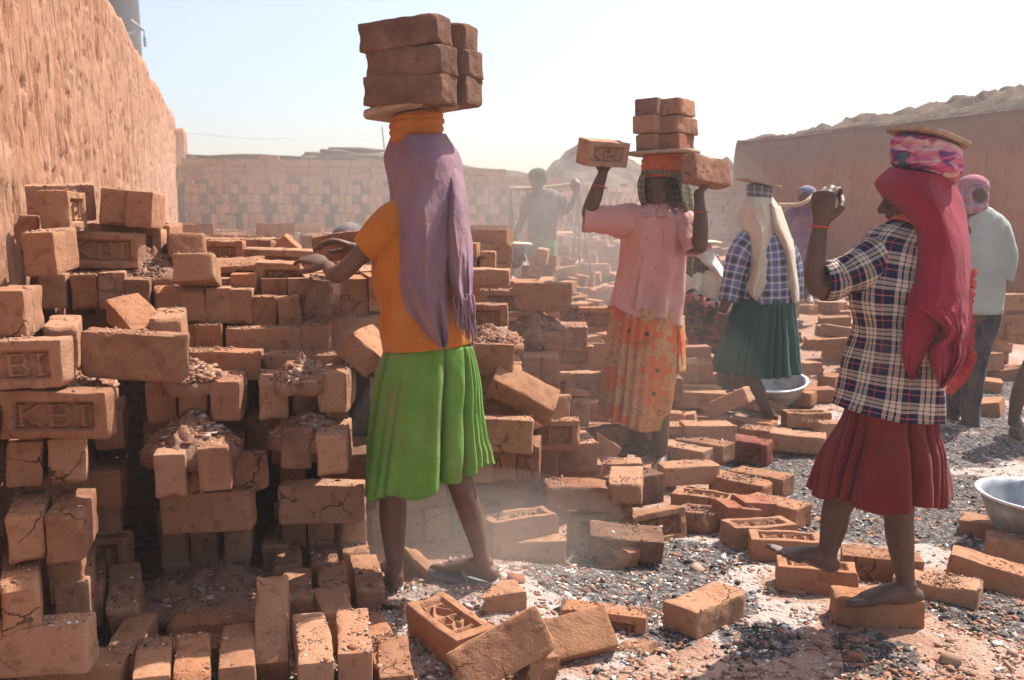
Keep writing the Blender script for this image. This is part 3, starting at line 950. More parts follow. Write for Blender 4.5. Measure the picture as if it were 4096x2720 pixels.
def brick_mesh(name, seed, mat, frog=False, cut=None, res=1.0, slump=0.0):
    """rounded, chipped brick centred on its middle: x length, y width, z height (frog up)"""
    hx, hy, hz = BL_ / 2, BW_ / 2, BH_ / 2
    if frog:
        nx, ny, nz = int(84 * res), int(44 * res), 5
    else:
        nx, ny, nz = int(34 * res), int(17 * res), int(13 * res)
    faces_v, faces_f, n0 = [], [], 0
    def sheet(nu, nv, fn, flip):
        nonlocal n0
        U, V = np.meshgrid(np.linspace(-1, 1, nu), np.linspace(-1, 1, nv), indexing='ij')
        pts = fn(U, V).reshape(-1, 3)
        f = grid_faces(nu, nv)
        if flip: f = f[:, ::-1]
        faces_v.append(pts)
        faces_f.append(f + n0)
        n0 += len(pts)
    st = lambda a, b, c: np.stack([a, b, c], axis=-1)
    one = lambda U: np.ones_like(U)
    sheet(nx, ny, lambda U, V: st(U, V, one(U)), False)
    kx, ky = (max(8, nx // 3), max(6, ny // 3)) if frog else (nx, ny)
    sheet(kx, ky, lambda U, V: st(U, V, -one(U)), True)
    sheet(kx, nz, lambda U, V: st(U, -one(U), V), False)
    sheet(kx, nz, lambda U, V: st(U, one(U), V), True)
    sheet(ky, nz, lambda U, V: st(-one(U), U, V), True)
    sheet(ky, nz, lambda U, V: st(one(U), U, V), False)
    p = np.concatenate(faces_v)
    top = np.zeros(len(p), bool)
    top[:len(faces_v[0])] = True
    q = p * (hx, hy, hz)
    rad = 0.0065
    inner = np.clip(q, (-hx + rad, -hy + rad, -hz + rad), (hx - rad, hy - rad, hz - rad))
    d = q - inner
    ln = np.linalg.norm(d, axis=1, keepdims=True)
    dirn = d / np.maximum(ln, 1e-9)
    q = inner + dirn * np.minimum(ln, rad)
    # edges knocked and worn
    ax = np.abs(p)
    srt = np.sort(ax, axis=1)
    edge = sstep(0.72, 1.0, srt[:, 1])
    nse = vnoise(q[:, 0] * 30, q[:, 1] * 30, q[:, 2] * 30, seed)
    chip = np.maximum(0, vnoise(q[:, 0] * 13, q[:, 1] * 13, q[:, 2] * 13, seed + 5) - 0.15)
    q = q * (1 - (edge * (0.060 * chip * 2 + 0.018 * np.maximum(0, nse)))[:, None])
    q = q + dirn * (0.0030 * nse)[:, None] + 0.0045 * np.stack([vnoise(q[:, 0] * 7, q[:, 1] * 7, q[:, 2] * 7, seed + k) for k in (7, 8, 9)], axis=1)
    q[:, 2] += 0.004 * vnoise(q[:, 0] * 9, 0, 0, seed + 2)
    if slump:
        b = vnoise(q[:, 0] * 9, q[:, 1] * 9, q[:, 2] * 9, seed + 77)
        q = q + dirn * (slump * np.maximum(0, b))[:, None]
        q[:, 2] -= slump * 0.7 * sstep(0.2, 1.0, np.abs(q[:, 0]) / hx) * (q[:, 2] > 0)
    if frog:
        fx0, fx1, fy0, fy1 = -hx + 0.034, hx - 0.034, -hy + 0.027, hy - 0.027
        dx = np.minimum(p[:, 0] * hx - fx0, fx1 - p[:, 0] * hx)
        dy = np.minimum(p[:, 1] * hy - fy0, fy1 - p[:, 1] * hy)
        ins = np.clip(np.minimum(dx, dy) / 0.011, 0, 1)
        u = (p[:, 0] * hx - fx0) / (fx1 - fx0)
        v = (p[:, 1] * hy - fy0) / (fy1 - fy0)
        L = letters_mask(u, v) * (ins > 0.9)
        depth = 0.025 * ins - 0.017 * L
        q[:, 2] -= np.where(top, depth, 0)
    if cut is not None:                              # broken end: everything beyond the break plane is pulled onto a rough face
        cx, tilt = cut
        lim = cx * hx + tilt * q[:, 1] + 0.02 * vnoise(q[:, 1] * 22, q[:, 2] * 22, 0, seed + 50) + 0.012 * vnoise(q[:, 1] * 60, q[:, 2] * 60, 0, seed + 51)
        q[:, 0] = np.minimum(q[:, 0], lim)
    return mesh_new(name, q, np.concatenate(faces_f), [mat], True)

def auto_smooth_flat(me, angle=40):
    me.set_sharp_from_angle(angle=math.radians(angle)) if hasattr(me, "set_sharp_from_angle") else None

BM = {'p': [brick_mesh("brick", s, M['brick']) for s in range(1, 9)],
      'f': [brick_mesh("frogged_brick", s, M['brick'], True) for s in (21, 22, 23)],
      'h': [brick_mesh("half_brick", 31, M['brick'], cut=(0.0, 0.5)), brick_mesh("half_brick", 32, M['brick'], cut=(-0.2, -0.6)), brick_mesh("half_brick", 33, M['brick'], cut=(0.3, 0.35))],
      'fh': [brick_mesh("broken_frogged_brick", 34, M['brick'], True, cut=(0.1, 0.4)), brick_mesh("broken_frogged_brick", 35, M['brick'], True, cut=(0.35, -0.3))],
      'b': [brick_mesh("burnt_brick", s, M['brick_burnt']) for s in (41, 42, 43)],
      'r': [brick_mesh("red_brick", s, M['brick_red']) for s in (51, 52)],
      'rf': [brick_mesh("red_frogged_brick", 53, M['brick_red'], True)],
      's': [brick_mesh("slumped_brick", s, M['brick'], slump=0.011) for s in (61, 62)]}
for lst in BM.values():
    for me in lst: auto_smooth_flat(me)

MODES = {   # rows: where the brick's own x (length), y (width), z (height, frog) axes point
    'end':   ((0, 1, 0), (0, 0, 1), (1, 0, 0)),        # on edge, end to the viewer, frog to the right
    'face':  ((1, 0, 0), (0, 0, 1), (0, -1, 0)),       # on edge, frog to the viewer
    'back':  ((-1, 0, 0), (0, 0, 1), (0, 1, 0)),       # on edge, plain side to the viewer
    'flat':  ((1, 0, 0), (0, 1, 0), (0, 0, 1)),        # lying, long side to the viewer, frog up
    'down':  ((-1, 0, 0), (0, 1, 0), (0, 0, -1)),      # lying frog down
    'flatend': ((0, 1, 0), (-1, 0, 0), (0, 0, 1)),     # lying, end to the viewer
    'enddown': ((0, 1, 0), (1, 0, 0), (0, 0, -1)),
    'stand': ((0, 0, 1), (1, 0, 0), (0, 1, 0)),        # standing on its end
}
HALF = np.array([BL_, BW_, BH_]) / 2
CENTRES, BOXES = [], []                                # for keeping fillers and crumbs off / on the bricks

def rot(yaw, pitch, roll):
    return (Matrix.Rotation(R(yaw), 3, 'Z') @ Matrix.Rotation(R(pitch), 3, 'X') @ Matrix.Rotation(R(roll), 3, 'Y'))

def brick_at(c, mode, yaw=0, pitch=0, roll=0, m='p', s=1.0, label=None, group=None, jitter=1.0, sx=None):
    me = random.choice(BM[m])
    base = Matrix([MODES[mode][k] for k in range(3)]).transposed()
    j = 1.6 * jitter
    Rm = rot(yaw + random.gauss(0, j), pitch + random.gauss(0, j * 0.5), roll + random.gauss(0, j * 0.5)) @ base
    o = bpy.data.objects.new({'p': "brick", 'f': "brick", 'h': "broken_brick", 'fh': "broken_brick", 'b': "burnt_brick", 'r': "brick", 'rf': "brick", 's': "brick"}[m], me)
    COL.objects.link(o)
    sc = s * random.uniform(0.985, 1.01)
    o.matrix_world = Matrix.Translation(Vector([float(x) for x in c])) @ Rm.to_4x4() @ Matrix.Diagonal((sc, sc, sc, 1))
    CENTRES.append(np.array(c, float))
    BOXES.append((np.array(c, float), np.array(Rm), HALF * sc, m in ('f', 'rf') and np.array(Rm)[2, 2] > 0.5 and not (label and 'crumb' in label) and random.random() < 0.75))
    tag(o, label, "brick", group)
    return o

GRP = "bricks of the left kiln stack"
def B(label, mode, x, y, Y, yaw=0, pitch=0, roll=0, m='p', s=1.0, top=False, group=GRP):
    """brick whose front face is centred on the photo point (x, y) at distance Y (top: x, y is the middle of the upper front edge)"""
    ax = MODES[mode]
    ext = [sum(abs(ax[k][a]) * HALF[k] for k in range(3)) * s for a in range(3)]
    c = P(x, y, Y)
    if x < 1500 and group != "bricks of the low bench in the foreground" and abs(yaw) < 20:
        yaw = yaw + math.degrees(math.atan((2048 - x) / F_PX)) * (0.80 if mode in ('end', 'flatend') else 0.22)
    if top: c = c - np.array([0, 0, ext[2]])
    c = c + np.array([math.sin(R(-yaw)) * ext[1], math.cos(R(-yaw)) * ext[1], 0])
    return brick_at(c, mode, yaw, pitch, roll, m, s, label, group)

# --- left stack, the nearest column
B("large plain brick at the left edge on top of the BI-stamped brick", 'end', 26, 1262, 2.80, -6)
B("brick stamped BI at the left edge, raised letters facing out", 'face', 40, 1465, 2.72, 0, 0, -2.5, 'f')
B("brick stamped KBI at the left edge above two upright brick ends", 'face', 211, 1664, 2.72, 0, 0, -1, 'f')
B("left upright brick end under the KBI brick at the left edge", 'end', 102, 1858, 2.78, 0, 0, 1)
B("right upright brick end under the KBI brick at the left edge", 'end', 260, 1848, 2.80, 0, 0, -1)
B("left of the two jutting sunlit bricks at lower left", 'end', 104, 2165, 2.62, 1)
B("right of the two jutting sunlit bricks at lower left", 'end', 264, 2158, 2.64, -2, 0, 1)
B("dark brick end just under the right jutting brick at lower left", 'end', 262, 2315, 2.80, 0, 0, -2)
B("worn brick end near the bottom left corner", 'end', 78, 2433, 2.52, 3, 0, -2)
B("long cracked brick lying across the bottom left corner", 'back', 130, 2615, 2.52, 0, 0, -3)
B("brick top showing behind the long cracked brick at bottom left", 'end', 290, 2420, 2.80)
B("narrow upright brick on the right flank of the lower left column", 'end', 352, 2430, 2.95, 4)
B("rubble-topped brick end behind the BI brick", 'end', 240, 1388, 3.02, 0)
B("brick end in the dark behind the BI and KBI bricks", 'end', 352, 1600, 3.05)
B("brick edge lit in the gap right of the KBI brick", 'end', 432, 1725, 3.25)
B("upright brick end in the dark gap right of the lower left column", 'end', 430, 1965, 3.22)
B("dark brick end low in the first gap of the stack", 'end', 420, 2105, 3.30)
B("half hidden KBI brick low in the first dark gap", 'face', 330, 2235, 3.25, 0, 0, 0, 'f')
B("brick stub at the very bottom left edge of the picture", 'flat', 270, 2735, 2.6)
B("lowest brick at the left edge under the worn brick end", 'end', 5, 2260, 2.9)

# --- the second column
B("long brick with a yellow knot bridging the first dark gap", 'back', 527, 1430, 2.86, 0, 0, 4)
B("tilted pale brick resting on the brick with the yellow knot", 'flat', 470, 1288, 3.28, -50, 8, 22, s=0.86)
B("brick top with crumbs behind the right end of the knotted brick", 'end', 668, 1350, 3.15)
B("left of three upright brick ends below the knotted brick", 'end', 648, 1622, 3.22)
B("middle rubble-topped brick of three below the knotted brick", 'end', 769, 1592, 3.22)
B("right of three brick ends below the knotted brick, its side sunlit", 'end', 897, 1608, 3.20, -5, 0, 2)
B("left of the pair of bricks jutting under the rubble cone", 'end', 692, 1905, 3.00, 2)
B("right of the pair of bricks jutting under the rubble cone", 'end', 848, 1888, 3.00, -2, 0, -1)
B("leaning brick behind the right of the jutting pair", 'back', 900, 1905, 3.26, 20, -14, 0)
B("long dim brick lying below the jutting pair", 'back', 822, 2055, 3.20, 0, 0, -2)
B("left of three dim brick ends at the foot of the second column", 'end', 708, 2198, 3.42)
B("middle of three dim brick ends at the foot of the second column", 'end', 825, 2196, 3.42)
B("right of three dim brick ends at the foot of the second column", 'end', 944, 2190, 3.42, -2)
B("dusty long brick at the very foot of the second column", 'back', 822, 2320, 3.42)
B("brick end at the left side of the second column, in shade", 'end', 622, 1800, 3.42)
B("brick end at the right side of the second column, in shade", 'end', 925, 1795, 3.46)

# --- the third column
B("left of the crumb-topped brick ends on the third column", 'end', 1090, 1600, 3.25, 1)
B("middle brick of the third column under dark rubble", 'end', 1213, 1592, 3.30, 0, 0, 0, 'b')
B("right of the crumb-topped brick ends on the third column", 'end', 1335, 1580, 3.25, -3)
B("dark burnt brick jutting from the third column", 'end', 1182, 1800, 3.12, 3, 0, 4, 'b')
B("sunlit brick jutting from the third column by the green skirt", 'end', 1322, 1828, 3.08, -3, 0, -1)
B("long dim brick low on the third column", 'back', 1285, 2022, 3.36)
B("left of three dim brick ends at the foot of the third column", 'end', 1176, 2122, 3.55)
B("middle of three dim brick ends at the foot of the third column", 'end', 1290, 2118, 3.55)
B("right of three dim brick ends at the foot of the third column", 'end', 1402, 2108, 3.55)
B("dark long brick behind the jutting bricks of the third column", 'back', 1150, 1730, 3.5)
B("burnt brick beside the green skirt on the third column", 'end', 1420, 1890, 3.5, 0, 0, 0, 'b')

# --- the upper rows tying the columns together
ordn = ["first", "second", "third", "fourth", "fifth", "sixth", "seventh", "eighth", "ninth", "tenth"]
row1 = [(223, 1166), (334, 1170), (446, 1162), (551, 1190), (659, 1220), (761, 1222), (867, 1224), (966, 1232), (1063, 1254), (1157, 1252)]
for i, (x, y) in enumerate(row1):
    B("%s upright brick from the wall in the long row of ten brick ends" % ordn[i], 'end', x, y, 3.52 + 0.022 * i, random.uniform(-1.5, 1.5), 0, random.uniform(-2.5, 2.5), s=random.uniform(0.93, 0.97))
B("brick end at the wall, just left of the row of ten", 'end', 105, 1150, 3.72)
B("half hidden brick at the left of the second upright row", 'end', 752, 1374, 3.60)
B("upright brick end in the second row, left of the cracked brick", 'end', 836, 1372, 3.60)
B("long brick with a wide crack in the second row", 'back', 1062, 1386, 3.62, 0, 0, 1)
B("brick end right of the cracked brick in the second row", 'end', 1266, 1370, 3.62)
B("brick laid long behind the orange blouse in the second row", 'back', 1432, 1345, 3.75)
B("pinkish flat brick under the cracked brick", 'down', 865, 1462, 3.42, 4)
B("flat brick over the third column behind the crumbs", 'down', 1205, 1470, 3.5, -3)
B("small brick tipped on edge above the third column", 'end', 1140, 1490, 3.6)

# --- bricks left on top of the stack by the wall
T = "bricks left on top of the stack by the wall"
B("KBI brick end-on at top left, its frog facing right", 'end', 213, 842, 3.42, -9, 0, -2, 'f', group=T)
B("brick leaning on the mud wall behind the top left bricks", 'back', 215, 812, 3.78, 30, 4, -3, group=T)
B("shaded brick against the wall at far left", 'end', 95, 940, 3.55, 24, 0, 3, group=T)
B("big tipped brick at top left with its rough side sunlit", 'end', 158, 1014, 3.12, -8, 0, -3, group=T)
B("brick scrap wedged by the wall at far left", 'end', 75, 1038, 3.65, 18, 0, 4, 'h', group=T)
B("KBI brick in shade on edge between the top left bricks", 'face', 400, 1000, 3.70, 0, 0, 1.5, 'f', group=T)
B("frogged brick standing behind the shaded KBI brick", 'face', 487, 976, 3.86, 0, 0, 4, 'f', group=T)
B("brick end behind the frogged bricks on the stack", 'end', 642, 968, 4.0, -4, group=T)
B("left of the two upright bricks at the top of the stack", 'end', 453, 830, 3.72, 3, 0, 4, group=T)
B("right of the two upright bricks at the top of the stack", 'end', 557, 842, 3.72, -6, 0, 3, group=T)
B("sunlit brick lying on top of the row of ten", 'flatend', 772, 1090, 3.45, -3, -10, -1, group=T)
B("pale lit brick behind the sunlit brick on the stack top", 'flatend', 752, 1015, 3.80, 6, -14, 0, group=T)
B("small frogged brick lying behind the sunlit brick", 'face', 850, 1018, 4.3, 0, 0, 0, 'f', 0.9, group=T)
B("brick lying at the back of the stack top", 'flat', 955, 1000, 4.5, group=T)
B("frogged brick lying low in front of the dusty stack top", 'face', 905, 1112, 3.95, 0, 20, -2, 'f', group=T)
B("frogged brick on edge by the worker's hands, farther one", 'face', 1110, 1062, 4.1, 0, 6, 1, 'f', group=T)
B("frogged brick on edge by the worker's hands, nearer one", 'face', 1172, 1120, 3.85, 0, 4, 3, 'fh', group=T)
B("brick standing on its corner above the stack behind the hands", 'end', 1128, 1015, 4.35, 0, 0, 42, group=T)
B("dark burnt brick below the worker's left hand", 'end', 1285, 1195, 3.50, 4, 0, 8, 'b', 0.95, group=T)
B("brick on the stack just left of the worker's hands", 'flat', 1225, 1060, 4.3, -10, group=T)
B("brick being lifted between the worker's hands", 'flat', 1372, 985, 3.72, -25, 0, -6, group=T)
B("brick tumbled on its corner below the falling dust", 'flatend', 1424, 1420, 3.42, -16, 0, 40, group=T)

# --- the low bench of bricks in the foreground
N = "bricks of the low bench in the foreground"
B("first brick of the foreground bench from the left", 'end', 598, 2712, 2.52, 16, 0, 0, top=True, group=N)
B("second brick of the foreground bench from the left", 'end', 757, 2700, 2.53, 15, 0, 0, top=True, group=N)
B("third brick of the foreground bench from the left", 'end', 938, 2668, 2.58, 13, 0, 1, top=True, group=N)
B("brick leaning back steeply between the two halves of the bench", 'end', 1085, 2600, 2.72, 12, 38, -2, group=N)
B("crumb-covered brick on the bench, right of the leaning brick", 'end', 1262, 2628, 2.56, 14, 5, 0, top=True, group=N)
B("front right brick of the bench with pale flakes on top", 'end', 1432, 2598, 2.60, 14, 3, 0, top=True, group=N)
B("chipped half brick behind the front right bench brick", 'end', 1352, 2440, 2.92, 22, 3, 2, 'h', top=True, group=N)
B("bench brick with a bright shadow edge on top", 'end', 1186, 2398, 3.02, 13, 0, 2, top=True, group=N)
B("brick end behind the bench brick with the bright shadow edge", 'end', 1145, 2262, 3.30, 12, 0, 0, top=True, group=N)
B("dusty upright brick at the far left end of the bench", 'end', 1095, 2180, 3.48, 8, top=True, group=N)
B("middle bench brick crossed by a diagonal of sunlight", 'end', 1345, 2372, 3.04, 15, 2, 0, top=True, group=N)
B("bench brick behind the diagonal of sunlight", 'end', 1305, 2268, 3.35, 14, 0, 0, 'h', top=True, group=N)
B("tall right end brick of the bench by the worker's foot", 'end', 1488, 2338, 3.18, 16, 0, 0, top=True, group=N)
B("second brick deep at the right end of the bench", 'end', 1425, 2205, 3.48, 14, 0, 0, top=True, group=N)
B("low dusty brick right of the bench, upper one", 'end', 1512, 2545, 2.90, 20, 0, 0, 'h', top=True, group=N)
B("low dusty brick right of the bench, middle one", 'end', 1562, 2648, 2.72, 14, 0, 0, 'h', top=True, group=N)
B("low dusty brick right of the bench with a white flake", 'end', 1588, 2708, 2.60, 10, top=True, group=N)
B("plain brick standing left of the bench at the bottom", 'end', 462, 2618, 2.70, 6, top=True, group=N)
B("brick tilted in the hollow before the second column", 'end', 508, 2480, 2.95, 22, 8, -6, group=N)
B("long brick lying in the hollow behind the bench", 'flat', 770, 2465, 3.18, 5, 0, -5, group=N)
B("brick course showing in the slit of the bench", 'flat', 850, 2560, 2.95, 4, group=N)
B("dim brick below the slit of the bench", 'flat', 850, 2650, 2.85, 2, group=N)

# --- the broken slope right of the green skirt
S_ = "bricks of the slope between the two women"
B("rubble-topped long brick right of the green skirt at waist height", 'back', 1915, 1440, 4.05, 0, 0, 2, 's', group=S_)
B("brick sliding down the slope right of the green skirt", 'flat', 2075, 1580, 4.0, -14, 30, 33, group=S_)
B("block of brick beside the sliding brick, its right side lit", 'back', 2195, 1650, 4.25, 42, 0, 0, group=S_)
B("long brick with a small crack right of the green skirt", 'back', 1990, 1745, 3.88, 0, 0, 1, group=S_)
B("left of three brick ends under the cracked brick by the skirt", 'end', 1932, 1868, 4.0, group=S_)
B("middle of three brick ends under the cracked brick by the skirt", 'end', 2020, 1858, 4.0, group=S_)
B("right of three brick ends under the cracked brick by the skirt", 'end', 2112, 1852, 4.0, -3, group=S_)
B("upside-down KBI brick beside the three brick ends", 'face', 2188, 1745, 4.25, 0, 0, 180, 'f', group=S_)
B("KBI brick lying frog up beside the worker's right foot", 'flat', 2105, 2122, 3.72, 24, 0, -2, 'f', group=S_)
B("long plain brick under the frog-up KBI brick", 'back', 2115, 2240, 3.68, 3, 0, -2, group=S_)
B("melted brick lump on top of the upside-down KBI brick", 'flat', 2340, 2000, 3.95, 8, 0, 6, 's', 1.08, group=S_)
B("cracked brick beside the melted lump", 'flatend', 2495, 1975, 3.95, -10, 0, 0, 's', group=S_)
B("upside-down KBI brick under the melted lump", 'face', 2418, 2122, 4.02, 8, 0, 180, 'f', group=S_)
B("dark KBI brick leaning on the ash ground", 'face', 2640, 2118, 4.05, 30, -8, 180, 'f', group=S_)
B("speckled dark brick propped on a broken red piece", 'flat', 2507, 2190, 3.74, -2, 12, 5, 'b', group=S_)
B("dark block behind the dark leaning KBI brick", 'back', 2560, 1968, 4.25, 32, 0, 0, 'b', group=S_)
B("flat brick behind the melted lump, right one", 'down', 2448, 1893, 4.55, -4, group=S_)
B("flat brick behind the melted lump, left one", 'down', 2290, 1900, 4.45, 3, group=S_)
B("left crumb-topped low brick before the pink-shirted woman", 'end', 2195, 1848, 4.35, 8, group=S_)
B("middle crumb-topped low brick before the pink-shirted woman", 'end', 2275, 1838, 4.4, 8, group=S_)
B("right crumb-topped low brick before the pink-shirted woman", 'end', 2352, 1832, 4.42, 8, group=S_)
B("upside-down KBI brick left of the pink-shirted woman's feet", 'face', 2440, 1745, 5.45, 3, 0, 180, 'f', group=S_)
B("triangular brick shard left of the pink-shirted woman's feet", 'back', 2375, 1785, 4.8, 20, 0, 35, 'h', group=S_)
B("brick under the pink-shirted woman's left foot", 'down', 2490, 1902, 4.98, -12, group=S_)
B("brick under the pink-shirted woman's raised heel", 'down', 2640, 1950, 5.0, -30, group=S_)
B("long brick right of the pink-shirted woman's right foot", 'flat', 2772, 1905, 4.75, 10, 0, -1, group=S_)
B("slanted brick behind the pink-shirted woman's right foot", 'down', 2715, 1825, 5.1, -42, group=S_)
B("second slanted brick behind the pink-shirted woman's right foot", 'down', 2790, 1805, 5.15, -42, group=S_)
B("lit brick pair block, right one, beside the sari hem", 'down', 2845, 1735, 5.3, 6, group=S_)
B("lit brick pair block, left one, beside the sari hem", 'down', 2705, 1735, 5.35, 2, group=S_)
B("upper brick behind the lit pair beside the sari", 'back', 2640, 1700, 5.5, group=S_)
B("brick tipped on its corner near the cream-scarfed woman", 'flat', 2895, 1620, 5.7, -30, 0, -28, group=S_)
# rising steps farther back, left of the pink shirt
B("stamped brick on the highest step left of the pink shirt", 'face', 2035, 1215, 5.0, 4, 0, 180, 'f', group=S_)
B("rounded brick right of the stamped top-step brick", 'back', 2165, 1190, 5.0, -6, 0, 0, 's', group=S_)
B("frogged brick beside the scarf fringe", 'face', 1905, 1275, 4.5, 0, 0, 0, 'f', group=S_)
B("second frogged brick right of the scarf fringe", 'face', 1965, 1310, 4.8, 0, 0, 0, 'fh', group=S_)
B("brick lying high behind the scarf fringe", 'flat', 1925, 1115, 5.2, -4, group=S_)
B("stamped brick block left of the pink shirt hem", 'face', 2300, 1260, 5.9, 34, 0, 0, 'f', 1.05, group=S_)
B("plain brick right part of the block by the pink shirt hem", 'face', 2415, 1280, 5.8, -6, 0, 0, 'f', 1.05, group=S_)
for i, x in enumerate((2240, 2285, 2325)):
    B("%s of three dusty uprights left of the sari" % ("left", "middle", "right")[i], 'end', x - 2, 1352, 5.4, s=0.9, group=S_)
B("reversed KBI brick under the three dusty uprights", 'face', 2278, 1430, 5.4, 0, 0, 180, 'f', 0.95, group=S_)
for i, x in enumerate((2120, 2205)):
    B("%s rubble-topped brick below the dust heap" % ("left", "right")[i], 'end', x, 1385, 4.9, group=S_)
for i, x in enumerate((2125, 2200)):
    B("%s sunlit brick end above the sliding brick" % ("left", "right")[i], 'end', x, 1485, 4.7, group=S_)
B("brick left of the sunlit brick ends above the slope", 'end', 2050, 1490, 4.75, group=S_)
B("brick on edge under the sunlit brick ends", 'face', 2170, 1560, 4.75, 0, 0, 0, 'f', group=S_)
B("long brick end by the sari, low on the slope", 'back', 2330, 1545, 5.2, group=S_)
B("big dim brick left of the sari at knee height", 'back', 2400, 1420, 5.7, group=S_)
B("small frogged brick standing left of the sari hem", 'face', 2330, 1620, 4.9, 30, 0, 10, 'fh', group=S_)
B("pale brick behind the sari hem", 'end', 2318, 1660, 4.8, group=S_)
B("brick block right of the sari at knee height", 'back', 2760, 1430, 6.3, 10, group=S_)
B("pair brick right of the sari, upper left", 'end', 2770, 1500, 6.0, group=S_)
B("pair brick right of the sari, upper right", 'end', 2825, 1500, 6.0, group=S_)
B("dusty brick lump right of the sari", 'back', 2790, 1590, 5.9, group=S_)
B("dark brick with a stain right of the sari hem", 'end', 2700, 1560, 5.7, 0, 0, 0, 'b', group=S_)

# --- loose bricks on the ash ground
A_ = "loose bricks on the ash ground"
def GB(label, mode, x, y, z=0.0, yaw=0, pitch=0, roll=0, m='p', s=1.0):
    """loose brick whose middle of the underside lies at photo point (x, y) on the ground"""
    g = G(x, y, z)
    ax = MODES[mode]
    ext = sum(abs(ax[k][2]) * HALF[k] for k in range(3)) * s
    g[2] = terrain(g[0], g[1]) * 0.6 + z + ext
    return brick_at(g, mode, yaw, pitch, roll, m, s, label, A_)
GB("frog-up brick full of crumbs right of the dark leaning brick", 'flat', 2815, 2055, 0, -24, 0, 0, 'f')
GB("broken corner brick below the crumb-filled frog-up brick", 'flat', 2850, 2130, 0, -22, 0, 0, 'fh')
GB("red brick broken in two pieces, left piece", 'down', 2945, 2080, 0.05, 22, 8, 12, 'r', 0.7)
GB("red brick broken in two pieces, right piece", 'down', 3015, 2060, 0.05, 25, 8, 10, 'r', 0.7)
GB("frog-up brick between the red pieces and the girl's raised foot", 'flat', 3030, 2180, 0, 16, 0, 0, 'f')
GB("small frog-up brick before the plaid-shirted woman's raised toes", 'flat', 3140, 2238, 0, -6, 0, 0, 'f')
GB("long brick pointing to the maroon skirt", 'down', 3100, 2085, 0, -48)
GB("left of two slanting bricks in the ash left of the maroon skirt", 'down', 2960, 1985, 0, -42)
GB("right of two slanting bricks in the ash left of the maroon skirt", 'down', 3045, 1960, 0, -42)
GB("single brick lying alone on the ash in the foreground", 'down', 2822, 2500, 0, 42)
GB("frog-up brick under the plaid-shirted woman's raised foot", 'flat', 3262, 2360, 0, -14, 0, 0, 'f')
GB("brick the plaid-shirted woman stands on with her right foot", 'down', 3505, 2488, 0, -9)
GB("pale brick behind the standing foot of the plaid-shirted woman", 'down', 3520, 2310, 0, -14)
GB("brick half buried right of the standing foot", 'down', 3745, 2420, -0.03, -34)
GB("long tilted brick slab right of the standing foot", 'down', 3955, 2340, 0, -26, 0, 8)
GB("pale flat slab below the basin at right", 'down', 3985, 2165, -0.03, -32)
GB("brick corner at the right edge below the pale slab", 'down', 4105, 2245, 0, -20)
B("frogged brick on edge in the foreground behind the leaning slab", 'face', 2405, 2535, 3.10, -12, 0, 180, 'f', group=A_)
B("plain brick slab leaning in the foreground", 'back', 2285, 2590, 2.88, 14, -48, -8, group=A_)
B("large cracked brick tilted up in the bottom centre", 'back', 2010, 2635, 2.68, 4, -24, -27, group=A_)
GB("big KBI brick lying frog up below the worker's feet", 'flat', 1800, 2605, 0.03, -56, 4, 3, 'f', 1.05)
B("dark frogged brick leaning near the worker's left foot", 'face', 1660, 2345, 3.35, -30, -20, 28, 'f', 0.9, group=A_)
B("broken brick chunk standing at the bottom centre", 'stand', 2560, 2625, 2.92, 25, 0, 12, 'h', 0.9, group=A_)
B("brick shard under the large cracked tilted brick", 'down', 2130, 2690, 2.72, 40, 0, 10, 'h', 0.75, group=A_)
GB("dust-caked clod of brick left of the tilted brick", 'down', 1940, 2520, 0, 20, 0, 0, 'h', 0.9)
B("broken red piece holding up the speckled dark brick", 'back', 2440, 2255, 3.70, 15, 20, 0, 'h', 0.85, group=A_)
GB("frog-up brick on the path by the cream-scarfed woman's sandal", 'flat', 3222, 1705, 0.02, 4, 0, 0, 'f')
GB("broken brick behind the sandal, left one", 'down', 3175, 1630, 0.02, -35, 0, 0, 'h')
GB("broken brick behind the sandal, right one", 'down', 3250, 1620, 0.02, 5)
GB("long block right below the cream-scarfed woman's sandal", 'down', 3190, 1800, 0.02, -24, 0, 0, 'p', 1.08)
GB("red brick left of the long block by the sandal", 'face', 2980, 1840, 0, -34, 10, 0, 'rf')
GB("long brick under the sandal of the cream-scarfed woman", 'down', 3060, 1775, 0, -32)
GB("brick flat under the toes of the cream-scarfed woman", 'down', 3005, 1740, 0, -30)
GB("short brick by the maroon skirt's left edge", 'down', 3300, 1745, 0, -20, 0, 0, 'h')
GB("pinkish brick pushed under the green basin", 'down', 3060, 1660, 0, 25, 0, 14)
GB("brick on the ground right of the man in navy trousers, nearer", 'down', 3985, 1420, 0, 12)
GB("brick on the ground right of the man in navy trousers, farther", 'down', 4065, 1375, 0, -6)
GB("brick by the right edge beside the sandalled foot", 'down', 4020, 1520, 0, 8)
GB("frog-up brick lit on the path behind the plaid sleeve", 'flat', 3270, 1415, 0, -24, 0, 0, 'f')
GB("brick tipped on the path behind the plaid sleeve", 'down', 3275, 1365, 0, 20, 0, 10)
GB("second brick on the path behind the plaid sleeve", 'down', 3330, 1430, 0, -20)
for i, (x, y, md, yw) in enumerate(((4000, 1260, 'stand', 20), (4060, 1290, 'back', -8), (4075, 1210, 'back', 5), (4020, 1330, 'back', -4), (4090, 1330, 'back', 8))):
    B(("leaning brick of the stack at the right edge", "middle left brick of the stack at the right edge", "top brick of the stack at the right edge", "lower left brick of the stack at the right edge", "lower right brick of the stack at the right edge")[i], md, x, y, 8.2, yw, 0, 8 if i == 0 else 0, group="bricks stacked at the right edge")

